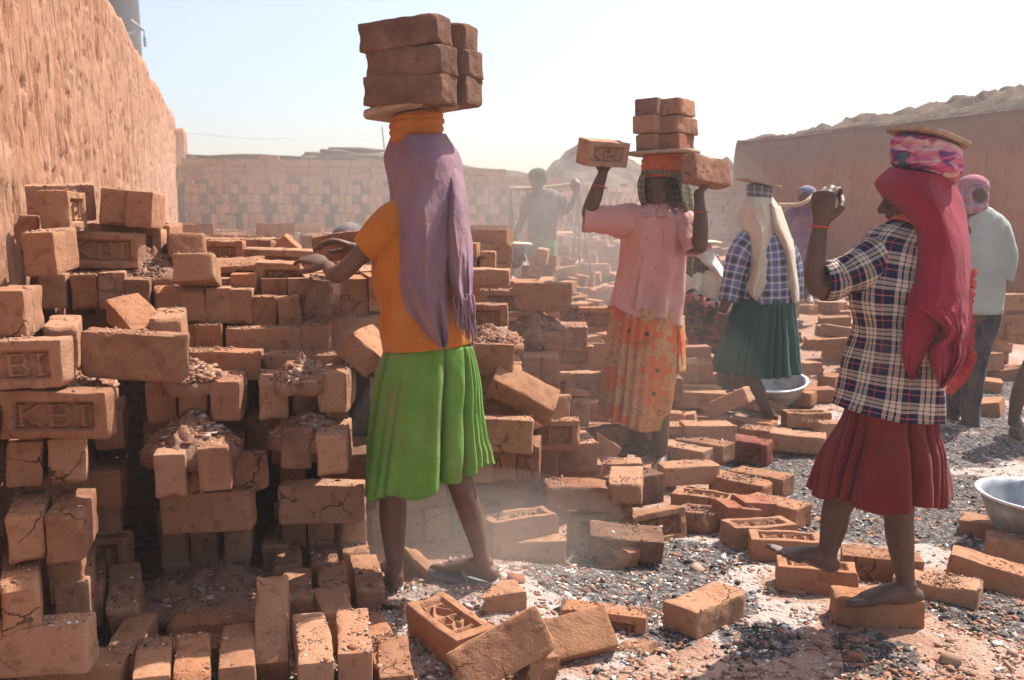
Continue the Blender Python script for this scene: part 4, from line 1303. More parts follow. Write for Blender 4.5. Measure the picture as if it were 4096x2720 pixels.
# --- filler bricks: the hidden insides of the columns and everything farther back
ST_V, ST_F, ST_A = [], [], []
LOW = None
def low_brick():
    """few-faced chipped brick for joined masses"""
    b = np.array([(x, y, z) for x in (-1, 1) for y in (-1, 1) for z in (-1, 1)], float)
    return b, [(0, 1, 3, 2), (4, 6, 7, 5), (0, 4, 5, 1), (2, 3, 7, 6), (0, 2, 6, 4), (1, 5, 7, 3)]
LOWB, LOWF = low_brick()
def filler(c, mode, yaw=0, pitch=0, roll=0, s=1.0):
    base = np.array(Matrix([MODES[mode][k] for k in range(3)]).transposed())
    Rm = np.array(rot(yaw, pitch, roll)) @ base
    loc = LOWB * HALF * s * (1 - 0.05 * RNG.random((8, 3)))
    n0 = len(ST_V) * 8
    ST_V.append(loc @ Rm.T + np.asarray(c))
    for q in LOWF: ST_F.append(tuple(i + n0 for i in q))
    ST_A.extend([random.random()] * 8)

def column_core(px0, px1, Y0, z0, z1, deep=4):
    x0, x1 = P(px0, 1800, Y0)[0], P(px1, 1800, Y0)[0]
    xm = (x0 + x1) / 2
    yw = math.degrees(math.atan(-xm / Y0)) * 0.8
    ex, ey = np.array([math.cos(R(yw)), math.sin(R(yw)), 0]), np.array([-math.sin(R(yw)), math.cos(R(yw)), 0])
    o = np.array([xm, Y0, 0])
    w = x1 - x0
    z, k = z0, 0
    while z + 0.13 < z1:
        for d in range(deep):
            if k % 2 == 0:
                n = max(1, int(w / (BH_ + 0.012)))
                for i in range(n):
                    filler(o + ex * ((i + 0.5) / n - 0.5) * w + ey * (0.30 * d + 0.145) + np.array([0, 0, z + 0.069]), 'end', yw + random.gauss(0, 1.5))
            else:
                for t in (0.05, 0.25):
                    filler(o + ey * (0.30 * d + t) + np.array([0, 0, z + 0.069]), 'back', yw + random.gauss(0, 1.5))
        z += 0.139
        k += 1
column_core(30, 290, 3.12, 0.0, 0.95)
column_core(640, 925, 3.56, 0.02, 0.98)
column_core(1085, 1400, 3.66, 0.02, 0.98)
column_core(1480, 1800, 4.0, 0.02, 1.05)
column_core(1830, 2120, 4.2, 0.0, 0.72)
# the top courses over the flues
for yy in np.arange(3.78, 5.3, 0.297):
    xw = WL0[0] + WLS * (yy - WL0[1])
    x = xw + 0.15
    while x < -0.35:
        filler((x, yy + 0.145, 1.06 + random.gauss(0, 0.012)), 'end', 14 + random.gauss(0, 2))
        filler((x, yy + 0.145, 0.92), 'end', 14 + random.gauss(0, 1))
        x += BH_ + random.uniform(0.002, 0.012)
me_ = mesh_new("stacked_bricks", np.concatenate(ST_V), ST_F, [M['brick']], False, None, ST_A)
tag(link("stacked_bricks", me_), "inner courses of the left brick stack seen through its dark gaps", "bricks", kind="stuff")

# rows on the bed behind the stack (things near the camera, joined far away)
ST_V, ST_F, ST_A = [], [], []
n_far = 0
HAND = list(CENTRES)
FARG = "dusty bricks on the bed behind the stack"
def free(c, r=0.2):
    return all(np.linalg.norm(np.asarray(c) - q) > r for q in HAND)
for yy in (5.6, 6.3, 7.1, 8.2, 9.4, 10.8, 12.4):
    xw = WL0[0] + WLS * (yy - WL0[1])
    xe = -0.2 + 0.05 * (yy - 5)
    x = xw + 0.25
    nl = 1 if yy < 6 else 2
    while x < xe:
        z = float(terrain(x, yy)) + 0.069
        end = random.random() < 0.8
        top = nl - (1 if vnoise(x * 0.9, yy, 0, 77) > 0.45 else 0)
        for k in range(top):
            c = (x, yy + random.gauss(0, 0.012), z + k * 0.138)
            if yy < 8 and n_far < 70 and k == top - 1 and random.random() < 0.7:
                if free(c, 0.16):
                    brick_at(c, 'end' if end else 'back', 0, 0, 0, 'p', 0.98, None, FARG)
                    n_far += 1
            else:
                filler(c, 'end' if end else 'back', random.gauss(0, 2), 0, 0, 0.98)
        if random.random() < 0.10:
            filler((x, yy + 0.05, z + (top - 0.5) * 0.138 + 0.050), 'flat', random.uniform(-40, 40))
        x += (BH_ if end else BL_) + random.uniform(0.004, 0.02) + (0.12 if random.random() < 0.05 else 0)
# broken field behind the pink-shirted woman
n_mid = 0
for i in range(520):
    y = 5.2 + 10.3 * random.random() ** 0.8
    xb = 0.1 + 0.06 * (y - 4)
    x = random.uniform(xb - 0.2, xb + 0.16 * y + 0.5)
    if (y < 6.6 and x > 1.3) or (abs(x - 1.84) < 0.6 and y < 7.5): continue
    px = 2048 + F_PX * x / y
    z = float(terrain(x, y))
    layers = random.choice((1, 1, 2, 2, 3))
    yw = random.gauss(0, 22)
    for k in range(layers):
        md = random.choice(('flat', 'end', 'back', 'down', 'flatend'))
        ext = sum(abs(MODES[md][a][2]) * HALF[a] for a in range(3))
        c = (x + random.gauss(0, 0.03), y + random.gauss(0, .03), z + ext + k * 0.12)
        if k == layers - 1 and y < 9.5 and n_mid < 60 and free(c, 0.24):
            brick_at(c, md, yw, 0, random.gauss(0, 5), random.choice(('p', 'p', 'f', 'h')), 1, None, "bricks of the broken field in the middle distance")
            n_mid += 1
        elif y > 5.6:
            filler(c, md, yw, random.gauss(0, 4), random.gauss(0, 4))
# right-hand yard beyond the cream-scarfed woman
n_r = 0
for i in range(230):
    y = 6.8 + 11 * random.random() ** 1.1
    x = random.uniform(0.17 * y, 0.50 * y)
    if x > 4.4 + (20.1 - y) * 0.385 - 0.5 or (abs(x - 1.84) < 0.6 and y < 7.5): continue
    z = float(terrain(x, y))
    md = random.choice(('flat', 'down', 'back', 'flat'))
    ext = sum(abs(MODES[md][a][2]) * HALF[a] for a in range(3))
    c = (x, y, z + ext * 0.85 + (0.1 if random.random() < 0.3 else 0))
    if y < 11 and n_r < 30:
        brick_at(c, md, random.uniform(-60, 60), 0, random.gauss(0, 6), random.choice(('p', 'f', 'h')), 1, None, "loose bricks on the far yard")
        n_r += 1
    else:
        filler(c, md, random.uniform(-60, 60), random.gauss(0, 5), random.gauss(0, 5))
me_ = mesh_new("far_bricks", np.concatenate(ST_V), ST_F, [M['brick']], False, None, ST_A)
tag(link("far_bricks", me_), "mass of far dusty bricks between the stack and the far wall", "bricks", kind="stuff")

def label_far():
    """labels the far loose bricks by what they lie beside, nearest first"""
    bins = {}
    for o in COL.objects:
        if o.get("category") == "brick" and not o.get("label"):
            l = o.location
            v = l - Vector((0, 0, CAM_H))
            px = 2048 + F_PX * v.x / (v.y * math.cos(TILT) - v.z * math.sin(TILT))
            g = o["group"]
            if g.startswith("dusty"):
                w = "hazy brick of the rows behind the stack, by the mud wall" if px < 700 else ("hazy brick of the rows behind the stack, behind the tumbled top bricks" if px < 1150 else "hazy brick of the rows behind the hands of the green-skirted woman" if px < 1560 else "hazy brick of the rows seen right of the mauve scarf")
            elif g.startswith("bricks of the broken"):
                w = "brick of the broken field just right of the mauve scarf" if px < 2080 else ("brick of the broken field below the man in the green cap" if px < 2280 else "brick of the broken field beside the pink sleeve" if px < 2480 else "brick of the broken field behind the flowered sari" if px < 2760 else "brick of the broken field beyond the squatting woman")
            else:
                w = "brick on the yard behind the cream-scarfed woman" if px < 3200 else ("brick on the yard behind the raised plaid sleeve" if px < 3500 else "brick on the yard beyond the crimson scarf" if px < 3880 else "brick on the yard right of the man in navy trousers")
            bins.setdefault(w, []).append((v.y, o))
    names = ["nearest", "second nearest", "third nearest", "fourth nearest", "fifth nearest", "sixth nearest", "seventh nearest", "eighth nearest", "ninth nearest", "tenth nearest", "eleventh nearest", "twelfth nearest", "thirteenth nearest", "fourteenth nearest", "fifteenth nearest", "sixteenth nearest", "seventeenth nearest", "eighteenth nearest", "nineteenth nearest", "twentieth nearest", "twenty-first nearest", "twenty-second nearest", "twenty-third nearest", "twenty-fourth nearest", "twenty-fifth nearest", "twenty-sixth nearest", "twenty-seventh nearest", "twenty-eighth nearest", "twenty-ninth nearest", "thirtieth nearest", "thirty-first nearest", "thirty-second nearest", "thirty-third nearest", "thirty-fourth nearest"]
    for w, lst in bins.items():
        lst.sort(key=lambda t: t[0])
        for i, (d, o) in enumerate(lst):
            o["label"] = "%s %s" % (names[i] if i < len(names) else "far", w)
label_far()

# --- bricks carried on the heads and in the hands
C1 = "bricks carried by the woman in the green skirt"
yaw = -24
nrm = np.array([math.sin(R(24)), math.cos(R(24)), 0])
for i, (x, y, nm) in enumerate(((1583, 130, "top"), (1600, 243, "middle"), (1601, 358, "bottom"))):
    f = P(x + (-6, 4, -3)[i], y, 3.17)
    yl = yaw + (2.5, -3.0, 1.0)[i]
    brick_at(f + nrm * BW_ / 2, 'flat', yl, (0, 1.5, -1)[i], -1.5 + (-1.8, 0.8, 1.2)[i], 'b', (0.955, 0.94, 0.965)[i], "%s left brick of the stack on the green-skirted woman's head" % nm, C1, 0.6)
    brick_at(f + nrm * (BW_ * 1.5 + 0.004) + np.array([0.02, 0.0, 0.004]), 'flat', yaw + (3, -2, 2)[i], 0, -1.5 + (1.5, -1.5, 0)[i], 'b', (0.96, 0.92, 0.955)[i], "%s right brick of the stack on the green-skirted woman's head" % nm, C1, 0.6)
C2 = "bricks carried by the pink-shirted woman"
for i, (x, y, nm) in enumerate(((2575, 428, "top"), (2570, 500, "middle"), (2573, 572, "bottom"))):
    for k in (0, 1):
        f = P(x + 92 * k + (6 if i == 0 else 0), y - 4 * k, 5.12)
        yw = -30 + (2, -3, 1)[i]
        ex = np.array([math.cos(R(yw)), math.sin(R(yw)), 0])
        ey = np.array([-math.sin(R(yw)), math.cos(R(yw)), 0])
        brick_at(f + ey * BL_ / 2, 'flatend', yw + random.uniform(-2, 2), 0, -2 + random.uniform(-1.5, 1.5), random.choice('prb'), random.uniform(0.88, 0.915), "%s %s brick of the stack on the pink-shirted woman's head" % (nm, ("left", "right")[k]), C2, 0.5)
brick_at(P(2412, 612, 5.05), 'end', -52, 0, 14, 'f', 0.95, "KBI brick held up in the pink-shirted woman's right hand", C2, 0.3)
brick_at(P(2822, 690, 5.05), 'end', -48, -6, -12, 'p', 0.98, "plain sunlit brick held up in the pink-shirted woman's left hand", C2, 0.3)

# ------------------------------------------------------------------ people: bodies
def PP(lst, Y, k=1.0):
    """(px, py, dy, rx_px, ry_px) -> points and radii in metres at distance Y; k scales the given pixels to photo pixels"""
    pts = np.array([P(a[0] * k, a[1] * k, Y + a[2]) for a in lst])
    rx = np.array([a[3] * k * Y / F_PX for a in lst])
    ry = np.array([(a[4] if len(a) > 4 else a[3]) * k * Y / F_PX for a in lst])
    return pts, rx, ry

def limb(mb, lst, Y, k=1.0, n=16, sub=3, ref=(0, 1, 0)):
    p, rx, ry = PP(lst, Y, k)
    tube(mb, p, rx, ry, n, ref, sub)

def head(mb, c, fwd, s, up=(0, 0, 1), mouth_open=0.0):
    """head with face; c centre, fwd facing direction, s head height"""
    fw = unit(fwd)
    U = unit(np.asarray(up, float) - fw * np.dot(up, fw))
    Rt = np.cross(fw, U)
    Mx = np.array([Rt, fw, U])
    q = lambda x, y, z: np.asarray(c) + (Rt * x + fw * y + U * z) * s
    ball(mb, q(0, -0.05, 0.10), np.array([0.335, 0.43, 0.40]) * s, Mx, 20, 14)
    ball(mb, q(0, 0.12, -0.17), np.array([0.27, 0.27, 0.33]) * s, Mx, 18, 12)
    ball(mb, q(0, 0.20, -0.40), np.array([0.13, 0.13, 0.10]) * s, Mx)                     # chin
    tube(mb, [q(0, 0.385, 0.06), q(0, 0.44, -0.06), q(0, 0.475, -0.13)], np.array([0.045, 0.055, 0.07]) * s, None, 10, ref=U)
    for sx in (-1, 1):
        ball(mb, q(sx * 0.06, 0.40, -0.145), np.array([0.045, 0.05, 0.035]) * s, Mx, 8, 6)  # nostril wings
        ball(mb, q(sx * 0.145, 0.33, 0.10), np.array([0.12, 0.06, 0.045]) * s, Mx, 10, 7)   # brow
        ball(mb, q(sx * 0.17, 0.27, -0.12), np.array([0.10, 0.09, 0.09]) * s, Mx, 10, 7)    # cheek
        ball(mb, q(sx * 0.345, -0.03, -0.04), np.array([0.04, 0.09, 0.14]) * s, Mx, 10, 8)  # ear
    ball(mb, q(0, 0.37, -0.235 + 0.0), np.array([0.11, 0.06, 0.030]) * s, Mx, 10, 7)
    ball(mb, q(0, 0.355, -0.285 - mouth_open), np.array([0.10, 0.06, 0.034]) * s, Mx, 10, 7)
    return q, Mx

def eyes(parent, q, Mx, s):
    for sx in (-1, 1):
        mb = MB()
        ball(mb, q(sx * 0.145, 0.335, 0.03), np.array([0.055, 0.040, 0.026]) * s, Mx, 10, 8)
        e = link("eye", mb.mesh("eye", [M['eye']]), parent)
        mb = MB()
        ball(mb, q(sx * 0.145, 0.366, 0.03), np.array([0.030, 0.014, 0.025]) * s, Mx, 8, 6)
        link("pupil", mb.mesh("pupil", [M['pupil']]), e)

def hand(mb, wrist, d, n, size=1.0, curl=(0.5, 0.6, 0.5), side=1, thumb_close=0.4, spread=0.10, wr=0.024):
    """palm, four bent fingers of different lengths and a thumb from the side of the palm; d to the fingers, n out of the palm"""
    d = unit(d)
    n = unit(np.asarray(n, float) - d * np.dot(n, d))
    l = np.cross(d, n) * side                       # towards the thumb
    w = np.asarray(wrist, float)
    S = size
    pt = lambda a, b, c: w + (d * a + l * b + n * c) * S
    tube(mb, [pt(-0.02, 0, 0), pt(0.02, 0.002, -0.002), pt(0.055, 0.0, -0.004), pt(0.088, -0.002, -0.002)],
         np.array([wr / S, 0.031, 0.040, 0.038]) * S, np.array([wr / S * 0.8, 0.015, 0.014, 0.012]) * S, 14, n, 3)
    fing = [(0.030, 0.074, 0.0088), (0.010, 0.083, 0.0092), (-0.011, 0.077, 0.0088), (-0.031, 0.060, 0.0078)]
    for i, (b, L, r) in enumerate(fing):
        a0 = np.array([0.086 - 0.004 * abs(i - 1), b, -0.002])
        dirv = np.array([1.0, (0.015 - b * 0.0 + spread * (1.2 - i) * 0.5), 0.0])
        dirv = dirv / np.linalg.norm(dirv)
        pts = [a0 - dirv * 0.02, a0]
        ang = 0.0
        p = a0.copy()
        for seg, cu in zip((0.46, 0.30, 0.24), curl):
            ang += cu * (1 + 0.08 * (i - 1.5))
            v = dirv * math.cos(ang) + np.array([0, 0, 1.0]) * math.sin(ang)
            p = p + v * L * seg
            pts.append(p.copy())
        pts = [pt(*x) for x in pts]
        tube(mb, pts, np.array([r * 1.05, r * 1.08, r, r * 0.93, r * 0.78]) * S, None, 10, n, 2)
    a0 = np.array([0.018, 0.026, 0.004])
    p1 = a0 + np.array([0.030, 0.026, 0.010])
    p2 = p1 + np.array([0.030, 0.010 - 0.022 * thumb_close, 0.008 + 0.02 * thumb_close])
    p3 = p2 + np.array([0.024, 0.002 - 0.024 * thumb_close, 0.004 + 0.018 * thumb_close])
    tube(mb, [pt(*x) for x in (a0, p1, p2, p3)], np.array([0.0135, 0.0125, 0.0108, 0.0085]) * S, None, 10, n, 2)

def foot(mb, heel, toe_dir, size=1.0, up=(0, 0, 1), big=1, lift=0.0):
    """foot from the back of the heel; big=+1 puts the big toe to the left of the walking direction"""
    d = unit(toe_dir)
    U = unit(np.asarray(up, float) - d * np.dot(up, d))
    l = np.cross(U, d) * big
    S = size
    h = np.asarray(heel, float)
    pt = lambda a, b, c: h + (d * a + l * b + U * c) * S
    tube(mb, [pt(0.022, 0, 0.032), pt(0.06, 0, 0.040), pt(0.10, 0.004, 0.040), pt(0.14, 0.006, 0.032), pt(0.178, 0.004, 0.020)],
         np.array([0.028, 0.032, 0.034, 0.040, 0.042]) * S, np.array([0.030, 0.036, 0.034, 0.024, 0.016]) * S, 14, U, 3)
    tube(mb, [pt(0.046, 0, 0.066), pt(0.058, 0, 0.056), pt(0.09, 0.003, 0.046)], np.array([0.026, 0.028, 0.026]) * S, None, 12, (1, 0, 0), 2)
    for i, (b, L, r) in enumerate(((0.030, 0.050, 0.0125), (0.010, 0.044, 0.0092), (-0.008, 0.038, 0.0088), (-0.024, 0.031, 0.0082), (-0.037, 0.024, 0.0078))):
        x0 = 0.185 - 0.010 * max(0, i - 1)
        tube(mb, [pt(x0 - 0.02, b, 0.017), pt(x0 + L * 0.5, b * 1.06, 0.014 + lift), pt(x0 + L, b * 1.1, 0.010 + lift * 1.5)], np.array([r, r, r * 0.85]) * S, None, 9, U, 2)

def sole(parent, heel, toe_dir, mat, size=1.0, up=(0, 0, 1), name="slipper"):
    d = unit(toe_dir)
    U = unit(np.asarray(up, float) - d * np.dot(up, d))
    l = np.cross(U, d)
    mb = MB()
    prof = [(-0.012, 0.012), (0.0, 0.030), (0.04, 0.037), (0.09, 0.036), (0.15, 0.044), (0.20, 0.045), (0.235, 0.034), (0.25, 0.014)]
    top, bot = [], []
    loop = [(a, w) for a, w in prof] + [(a, -w) for a, w in prof[::-1]]
    h = np.asarray(heel, float)
    V = [h + (d * a + l * w + U * 0.002) * size for a, w in loop] + [h + (d * a + l * w - U * 0.016) * size for a, w in loop]
    n = len(loop)
    f = [tuple(range(n)), tuple(range(2 * n - 1, n - 1, -1))] + [(i, i + n, (i + 1) % n + n, (i + 1) % n) for i in range(n)]
    mb.add(np.array(V), f)
    for sx in (-1, 1):                               # strap
        pts = [h + (d * 0.085 + l * sx * 0.040 + U * 0.0) * size, h + (d * 0.12 + l * sx * 0.034 + U * 0.045) * size, h + (d * 0.175 + l * 0.01 + U * 0.042) * size, h + (d * 0.19 + l * 0.02 + U * 0.0) * size]
        tube(mb, pts, 0.0055 * size, None, 7, U, 3)
    return link(name, mb.mesh(name, [mat], True), parent)

def finish_body(root, mb, mat, voxel=0.006, name="body", smooth=2):
    """melts the overlapping limbs into one continuous skin"""
    me = mb.mesh("body_raw", [mat], True)
    o = bpy.data.objects.new("body_raw", me)
    COL.objects.link(o)
    r = o.modifiers.new("remesh", 'REMESH')
    r.mode = 'VOXEL'
    r.voxel_size = voxel
    s = o.modifiers.new("smooth", 'SMOOTH')
    s.factor = 0.5
    s.iterations = smooth
    dg = bpy.context.evaluated_depsgraph_get()
    dg.update()
    m2 = bpy.data.meshes.new_from_object(o.evaluated_get(dg))
    bpy.data.objects.remove(o)
    bpy.data.meshes.remove(me)
    m2.name = name
    if not m2.materials: m2.materials.append(mat)
    m2.polygons.foreach_set("use_smooth", np.ones(len(m2.polygons), dtype=bool))
    return link(name, m2, root)

# ------------------------------------------------------------------ people: clothes
def solidify(o, t):
    m = o.modifiers.new("thickness", 'SOLIDIFY')
    m.thickness = t
    m.offset = -1.0
    return o

def loft(name, parent, lst, Y, mat, k=1.0, n=96, sub=8, fold=None, hem=None, ref=(0, 1, 0), wrinkle=0.004, wfreq=14.0, thick=0.003, seed=0, open_top=True, zstretch=0.5):
    """open cloth tube. fold(theta, t) gives a radial offset in metres, hem(theta) shifts the start ring down (metres)"""
    p, rx, ry = PP(lst, Y, k)
    a = catmull(np.column_stack([p, rx, ry]), sub)
    p, rx, ry = a[:, :3], a[:, 3], a[:, 4]
    T, S, D = frames(p, ref)
    th = np.linspace(0, 2 * math.pi, n + 1)
    m = len(p)
    t = np.linspace(0, 1, m)
    TH, TT = np.meshgrid(th, t)
    C, Sn = np.cos(TH), np.sin(TH)
    dirn = C[..., None] * S[:, None, :] + Sn[..., None] * D[:, None, :]
    V = p[:, None, :] + C[..., None] * rx[:, None, None] * S[:, None, :] + Sn[..., None] * ry[:, None, None] * D[:, None, :]
    r = np.zeros_like(TH)
    if fold is not None: r = r + fold(TH, TT)
    w = fbm(V[..., 0] * wfreq, V[..., 1] * wfreq, V[..., 2] * wfreq * zstretch, seed + 100, 3)
    w[:, -1] = w[:, 0]
    r = r + wrinkle * w * 2
    V = V + dirn * r[..., None]
    if hem is not None:
        hh = hem(TH[0])
        V[..., 2] -= hh[None, :] * np.clip(1 - t / 0.35, 0, 1)[:, None]
    seg = np.concatenate([[0], np.cumsum(np.linalg.norm(np.diff(p, axis=0), axis=1))])
    circ = math.pi * (rx.mean() + ry.mean())
    uv = np.stack([TH / (2 * math.pi) * round(circ / 0.105) * 0.105, np.broadcast_to(seg[:, None], TH.shape)], axis=-1)
    me = mesh_new(name, V.reshape(-1, 3), grid_faces(m, n + 1)[:, ::-1], [mat], True, uv.reshape(-1, 2))
    o = link(name, me, parent)
    if thick: solidify(o, thick)
    return o

def pleats(N, amp, seed=1, power=0.8, top=0.15, sharp=0.6):
    """broad panels with narrow deep valleys, deepest at the hem"""
    rng = np.random.default_rng(seed)
    ph = rng.random(10) * 6.28
    def fn(th, t):
        tt = 1 - t                                    # lofts of skirts start at the hem
        warp = th + 0.24 * np.sin(2 * th + ph[0]) + 0.16 * np.sin(3 * th + ph[1]) + 0.075 * np.sin(7 * th + ph[7]) + 0.05 * tt * np.sin(4 * th + ph[9])
        s = np.abs(np.sin(0.5 * N * warp + ph[2] + 0.35 * np.sin(2.2 * tt + ph[5]))) ** sharp
        mod = np.clip(0.72 + 0.40 * np.sin(2 * th + ph[3]) + 0.45 * np.sin(5 * th + ph[4] + tt) + 0.3 * np.sin(9 * th + ph[8]), 0.05, 1.7)
        wave = 0.35 * np.sin(3 * th + ph[6]) * tt
        return amp * (top + (1 - top) * tt ** power) * ((s - 0.78) * 1.6 * mod + wave)
    return fn

def sheet(name, parent, rows, Y, mat, k=1.0, nu=60, sub=6, folds=0.010, nf=5, seed=0, thick=0.003, grow=True, curve_pow=2.0, wr=0.003):
    """hanging cloth. rows: (xl, yl, xr, yr, d_mid, d_edge) in pixels and metres from the figure's plane"""
    a = catmull(np.array(rows, float), sub)
    m = len(a)
    u = np.linspace(0, 1, nu)
    px = (a[:, 0:1] + (a[:, 2:3] - a[:, 0:1]) * u) * k
    py = (a[:, 1:2] + (a[:, 3:4] - a[:, 1:2]) * u) * k
    sh = np.abs(2 * u - 1) ** curve_pow
    dy = a[:, 4:5] + (a[:, 5:6] - a[:, 4:5]) * sh
    t = np.linspace(0, 1, m)[:, None]
    rng = np.random.default_rng(seed + 5)
    ph = rng.random(6) * 6.28
    g = np.clip(0.25 + 1.1 * t, 0, 1.15) if grow else np.ones_like(t)
    uu = u[None, :] + 0.05 * np.sin(3 * t + ph[3]) + 0.02 * np.sin(9 * t + ph[4])
    s1 = np.sin(uu * 2 * math.pi * nf + ph[0])
    s2 = np.sin(uu * 2 * math.pi * nf * 2.3 + ph[1] + 2 * t)
    s3 = np.sin(uu * 2 * math.pi * nf * 0.55 + ph[2])
    q1 = uu * nf * 1.15 + ph[0] + 0.55 * vnoise(uu * 2.0, t * 2.5, ph[4], seed + 7) + 0.35 * t * math.sin(ph[5])
    n1 = 1 - 2 * np.abs(vnoise(q1, t * 1.6 + 0 * q1, ph[1], seed + 1)) ** 0.75
    n2 = 1 - 2 * np.abs(vnoise(q1 * 1.9 + 5, t * 3.0 + 0.8 * q1, ph[2], seed + 2)) ** 0.8
    n3 = fbm(uu * 7, t * 9 + 0 * uu, ph[3], seed + 3, 3)
    f = -folds * g * (1.0 * n1 + 0.38 * n2 + 0.55 * n3 + 0.45 * s3)
    V = np.empty((m, nu, 3))
    for i in range(m):
        for j in range(nu):
            V[i, j] = P(px[i, j], py[i, j], Y + dy[i, j] + f[i, j])
    w = fbm(V[..., 0] * 20, V[..., 1] * 20, V[..., 2] * 10, seed + 9, 4) * wr * 2
    V[..., 1] += w
    V[..., 0] += w * 0.6
    du = np.cumsum(np.concatenate([np.zeros((m, 1)), np.linalg.norm(np.diff(V, axis=1), axis=2)], axis=1), axis=1)
    dv = np.concatenate([[0], np.cumsum(np.linalg.norm(np.diff(V[:, nu // 2], axis=0), axis=1))])
    uv = np.stack([du, np.broadcast_to(-dv[:, None], (m, nu))], axis=-1)
    me = mesh_new(name, V.reshape(-1, 3), grid_faces(m, nu), [mat], True, uv.reshape(-1, 2))
    o = link(name, me, parent)
    if thick: solidify(o, thick)
    return o

def sheetc(name, parent, rows, Y, mat, k=1.0, sub=7, folds=0.006, nf=6, seed=0, thick=0.003, close=False):
    """cloth through rows of control points (px, py, dy), every row with the same number of points"""
    A = np.array([[P(q[0] * k, q[1] * k, Y + q[2]) for q in r] for r in rows])
    A = np.stack([catmull(A[i], sub) for i in range(len(A))])
    A = np.stack([catmull(A[:, j], sub) for j in range(A.shape[1])], axis=1)
    m, nu = A.shape[:2]
    du = np.gradient(A, axis=1)
    dv = np.gradient(A, axis=0)
    N = np.cross(du, dv)
    N /= np.linalg.norm(N, axis=2, keepdims=True) + 1e-9
    u = np.linspace(0, 1, nu)[None, :]
    t = np.linspace(0, 1, m)[:, None]
    rng = np.random.default_rng(seed + 3)
    ph = rng.random(4) * 6.28
    f = folds * (0.3 + 0.7 * t) * (np.sin(2 * math.pi * nf * u + ph[0] + 1.2 * t) + 0.5 * np.sin(2 * math.pi * nf * 2.1 * u + ph[1]))
    f = f + 0.004 * fbm(A[..., 0] * 20, A[..., 1] * 20, A[..., 2] * 10, seed, 3)
    A = A + N * f[..., None]
    duu = np.cumsum(np.concatenate([np.zeros((m, 1)), np.linalg.norm(np.diff(A, axis=1), axis=2)], axis=1), axis=1)
    dvv = np.cumsum(np.concatenate([np.zeros((1, nu)), np.linalg.norm(np.diff(A, axis=0), axis=2)], axis=0), axis=0)
    me = mesh_new(name, A.reshape(-1, 3), grid_faces(m, nu), [mat], True, np.stack([duu, dvv], axis=-1).reshape(-1, 2))
    o = link(name, me, parent)
    if thick: solidify(o, thick)
    return o

def ring_pad(name, parent, cx, y_top, y_bot, r, Y, mat, k=1.0, tilt=0.0, turns=4, seed=0, depth=0.9, tilt_y=0.0):
    """head pad: a cloth wound round and round, built as stacked uneven coils joined in one"""
    c0, c1 = P(cx * k, y_bot * k, Y), P(cx * k, y_top * k, Y)
    rad = r * k * Y / F_PX
    H = c1[2] - c0[2]
    n, m = 72, 10 * turns
    th = np.linspace(0, 2 * math.pi, n, endpoint=False)
    V = []
    for i in range(m + 1):
        t = i / m
        coil = np.abs(np.sin(math.pi * (t * turns + 0.12 * np.sin(th + seed) + 0.10 * np.sin(2 * th + 1.3 * seed)))) ** 0.55
        prof = (1 - 0.18 * (2 * t - 1) ** 4) if 0 < t < 1 else 0.80
        rr = rad * prof * (0.93 + 0.07 * coil) + 0.004 * fbm(np.cos(th) * 3, np.sin(th) * 3, t * 9, seed, 3)
        z = c0[2] + H * t + tilt * np.cos(th) * rad + tilt_y * np.sin(th) * rad
        V.append(np.column_stack([c0[0] + np.cos(th) * rr, Y + np.sin(th) * rr * depth, z]))
    V = np.concatenate(V)
    f = []
    for i in range(m):
        for j in range(n):
            f.append((i * n + j, i * n + (j + 1) % n, (i + 1) * n + (j + 1) % n, (i + 1) * n + j))
    f.append(tuple(range(n))[::-1])
    f.append(tuple(m * n + j for j in range(n)))
    a = np.tile(th, m + 1)
    uv = np.column_stack([a * rad, np.repeat(np.linspace(0, abs(H), m + 1), n)])
    return link(name, mesh_new(name, V, f, [mat], True, uv), parent)

def board(name, c, lx, ly, t, mat, yaw, roll, pitch, label, cat="board"):
    mb = MB()
    r = 0.25 * min(lx, ly)
    pts = []
    for qx, qy, a0 in ((1, 1, 0), (-1, 1, 90), (-1, -1, 180), (1, -1, 270)):
        for a in np.linspace(0, 90, 6):
            pts.append((qx * (lx / 2 - r) + r * math.cos(R(a0 + a)), qy * (ly / 2 - r) + r * math.sin(R(a0 + a))))
    n = len(pts)
    V = [(x * 0.98, y * 0.98, -t / 2) for x, y in pts] + [(x, y, -t / 6) for x, y in pts] + [(x, y, t / 6) for x, y in pts] + [(x * 0.985, y * 0.985, t / 2) for x, y in pts]
    f = [tuple(range(n))[::-1], tuple(3 * n + i for i in range(n))]
    for k in range(3):
        f += [(k * n + i, k * n + (i + 1) % n, (k + 1) * n + (i + 1) % n, (k + 1) * n + i) for i in range(n)]
    V = np.array(V) @ np.array(rot(yaw, pitch, roll)).T + np.asarray(c)
    mb.add(V, f)
    return tag(link(name, mb.mesh(name, [mat], False)), label, cat)

def bangle(parent, c, axis, r, mat, t=0.004):
    ax = unit(axis)
    a = unit(np.cross(ax, (0.3, 0.8, 0.2)))
    b = np.cross(ax, a)
    th = np.linspace(0, 2 * math.pi, 25)
    mb = MB()
    tube(mb, [np.asarray(c) + (a * math.cos(x) + b * math.sin(x)) * r for x in th], t, None, 7, ax, 1, False, False)
    return link("bangle", mb.mesh("bangle", [mat]), parent)

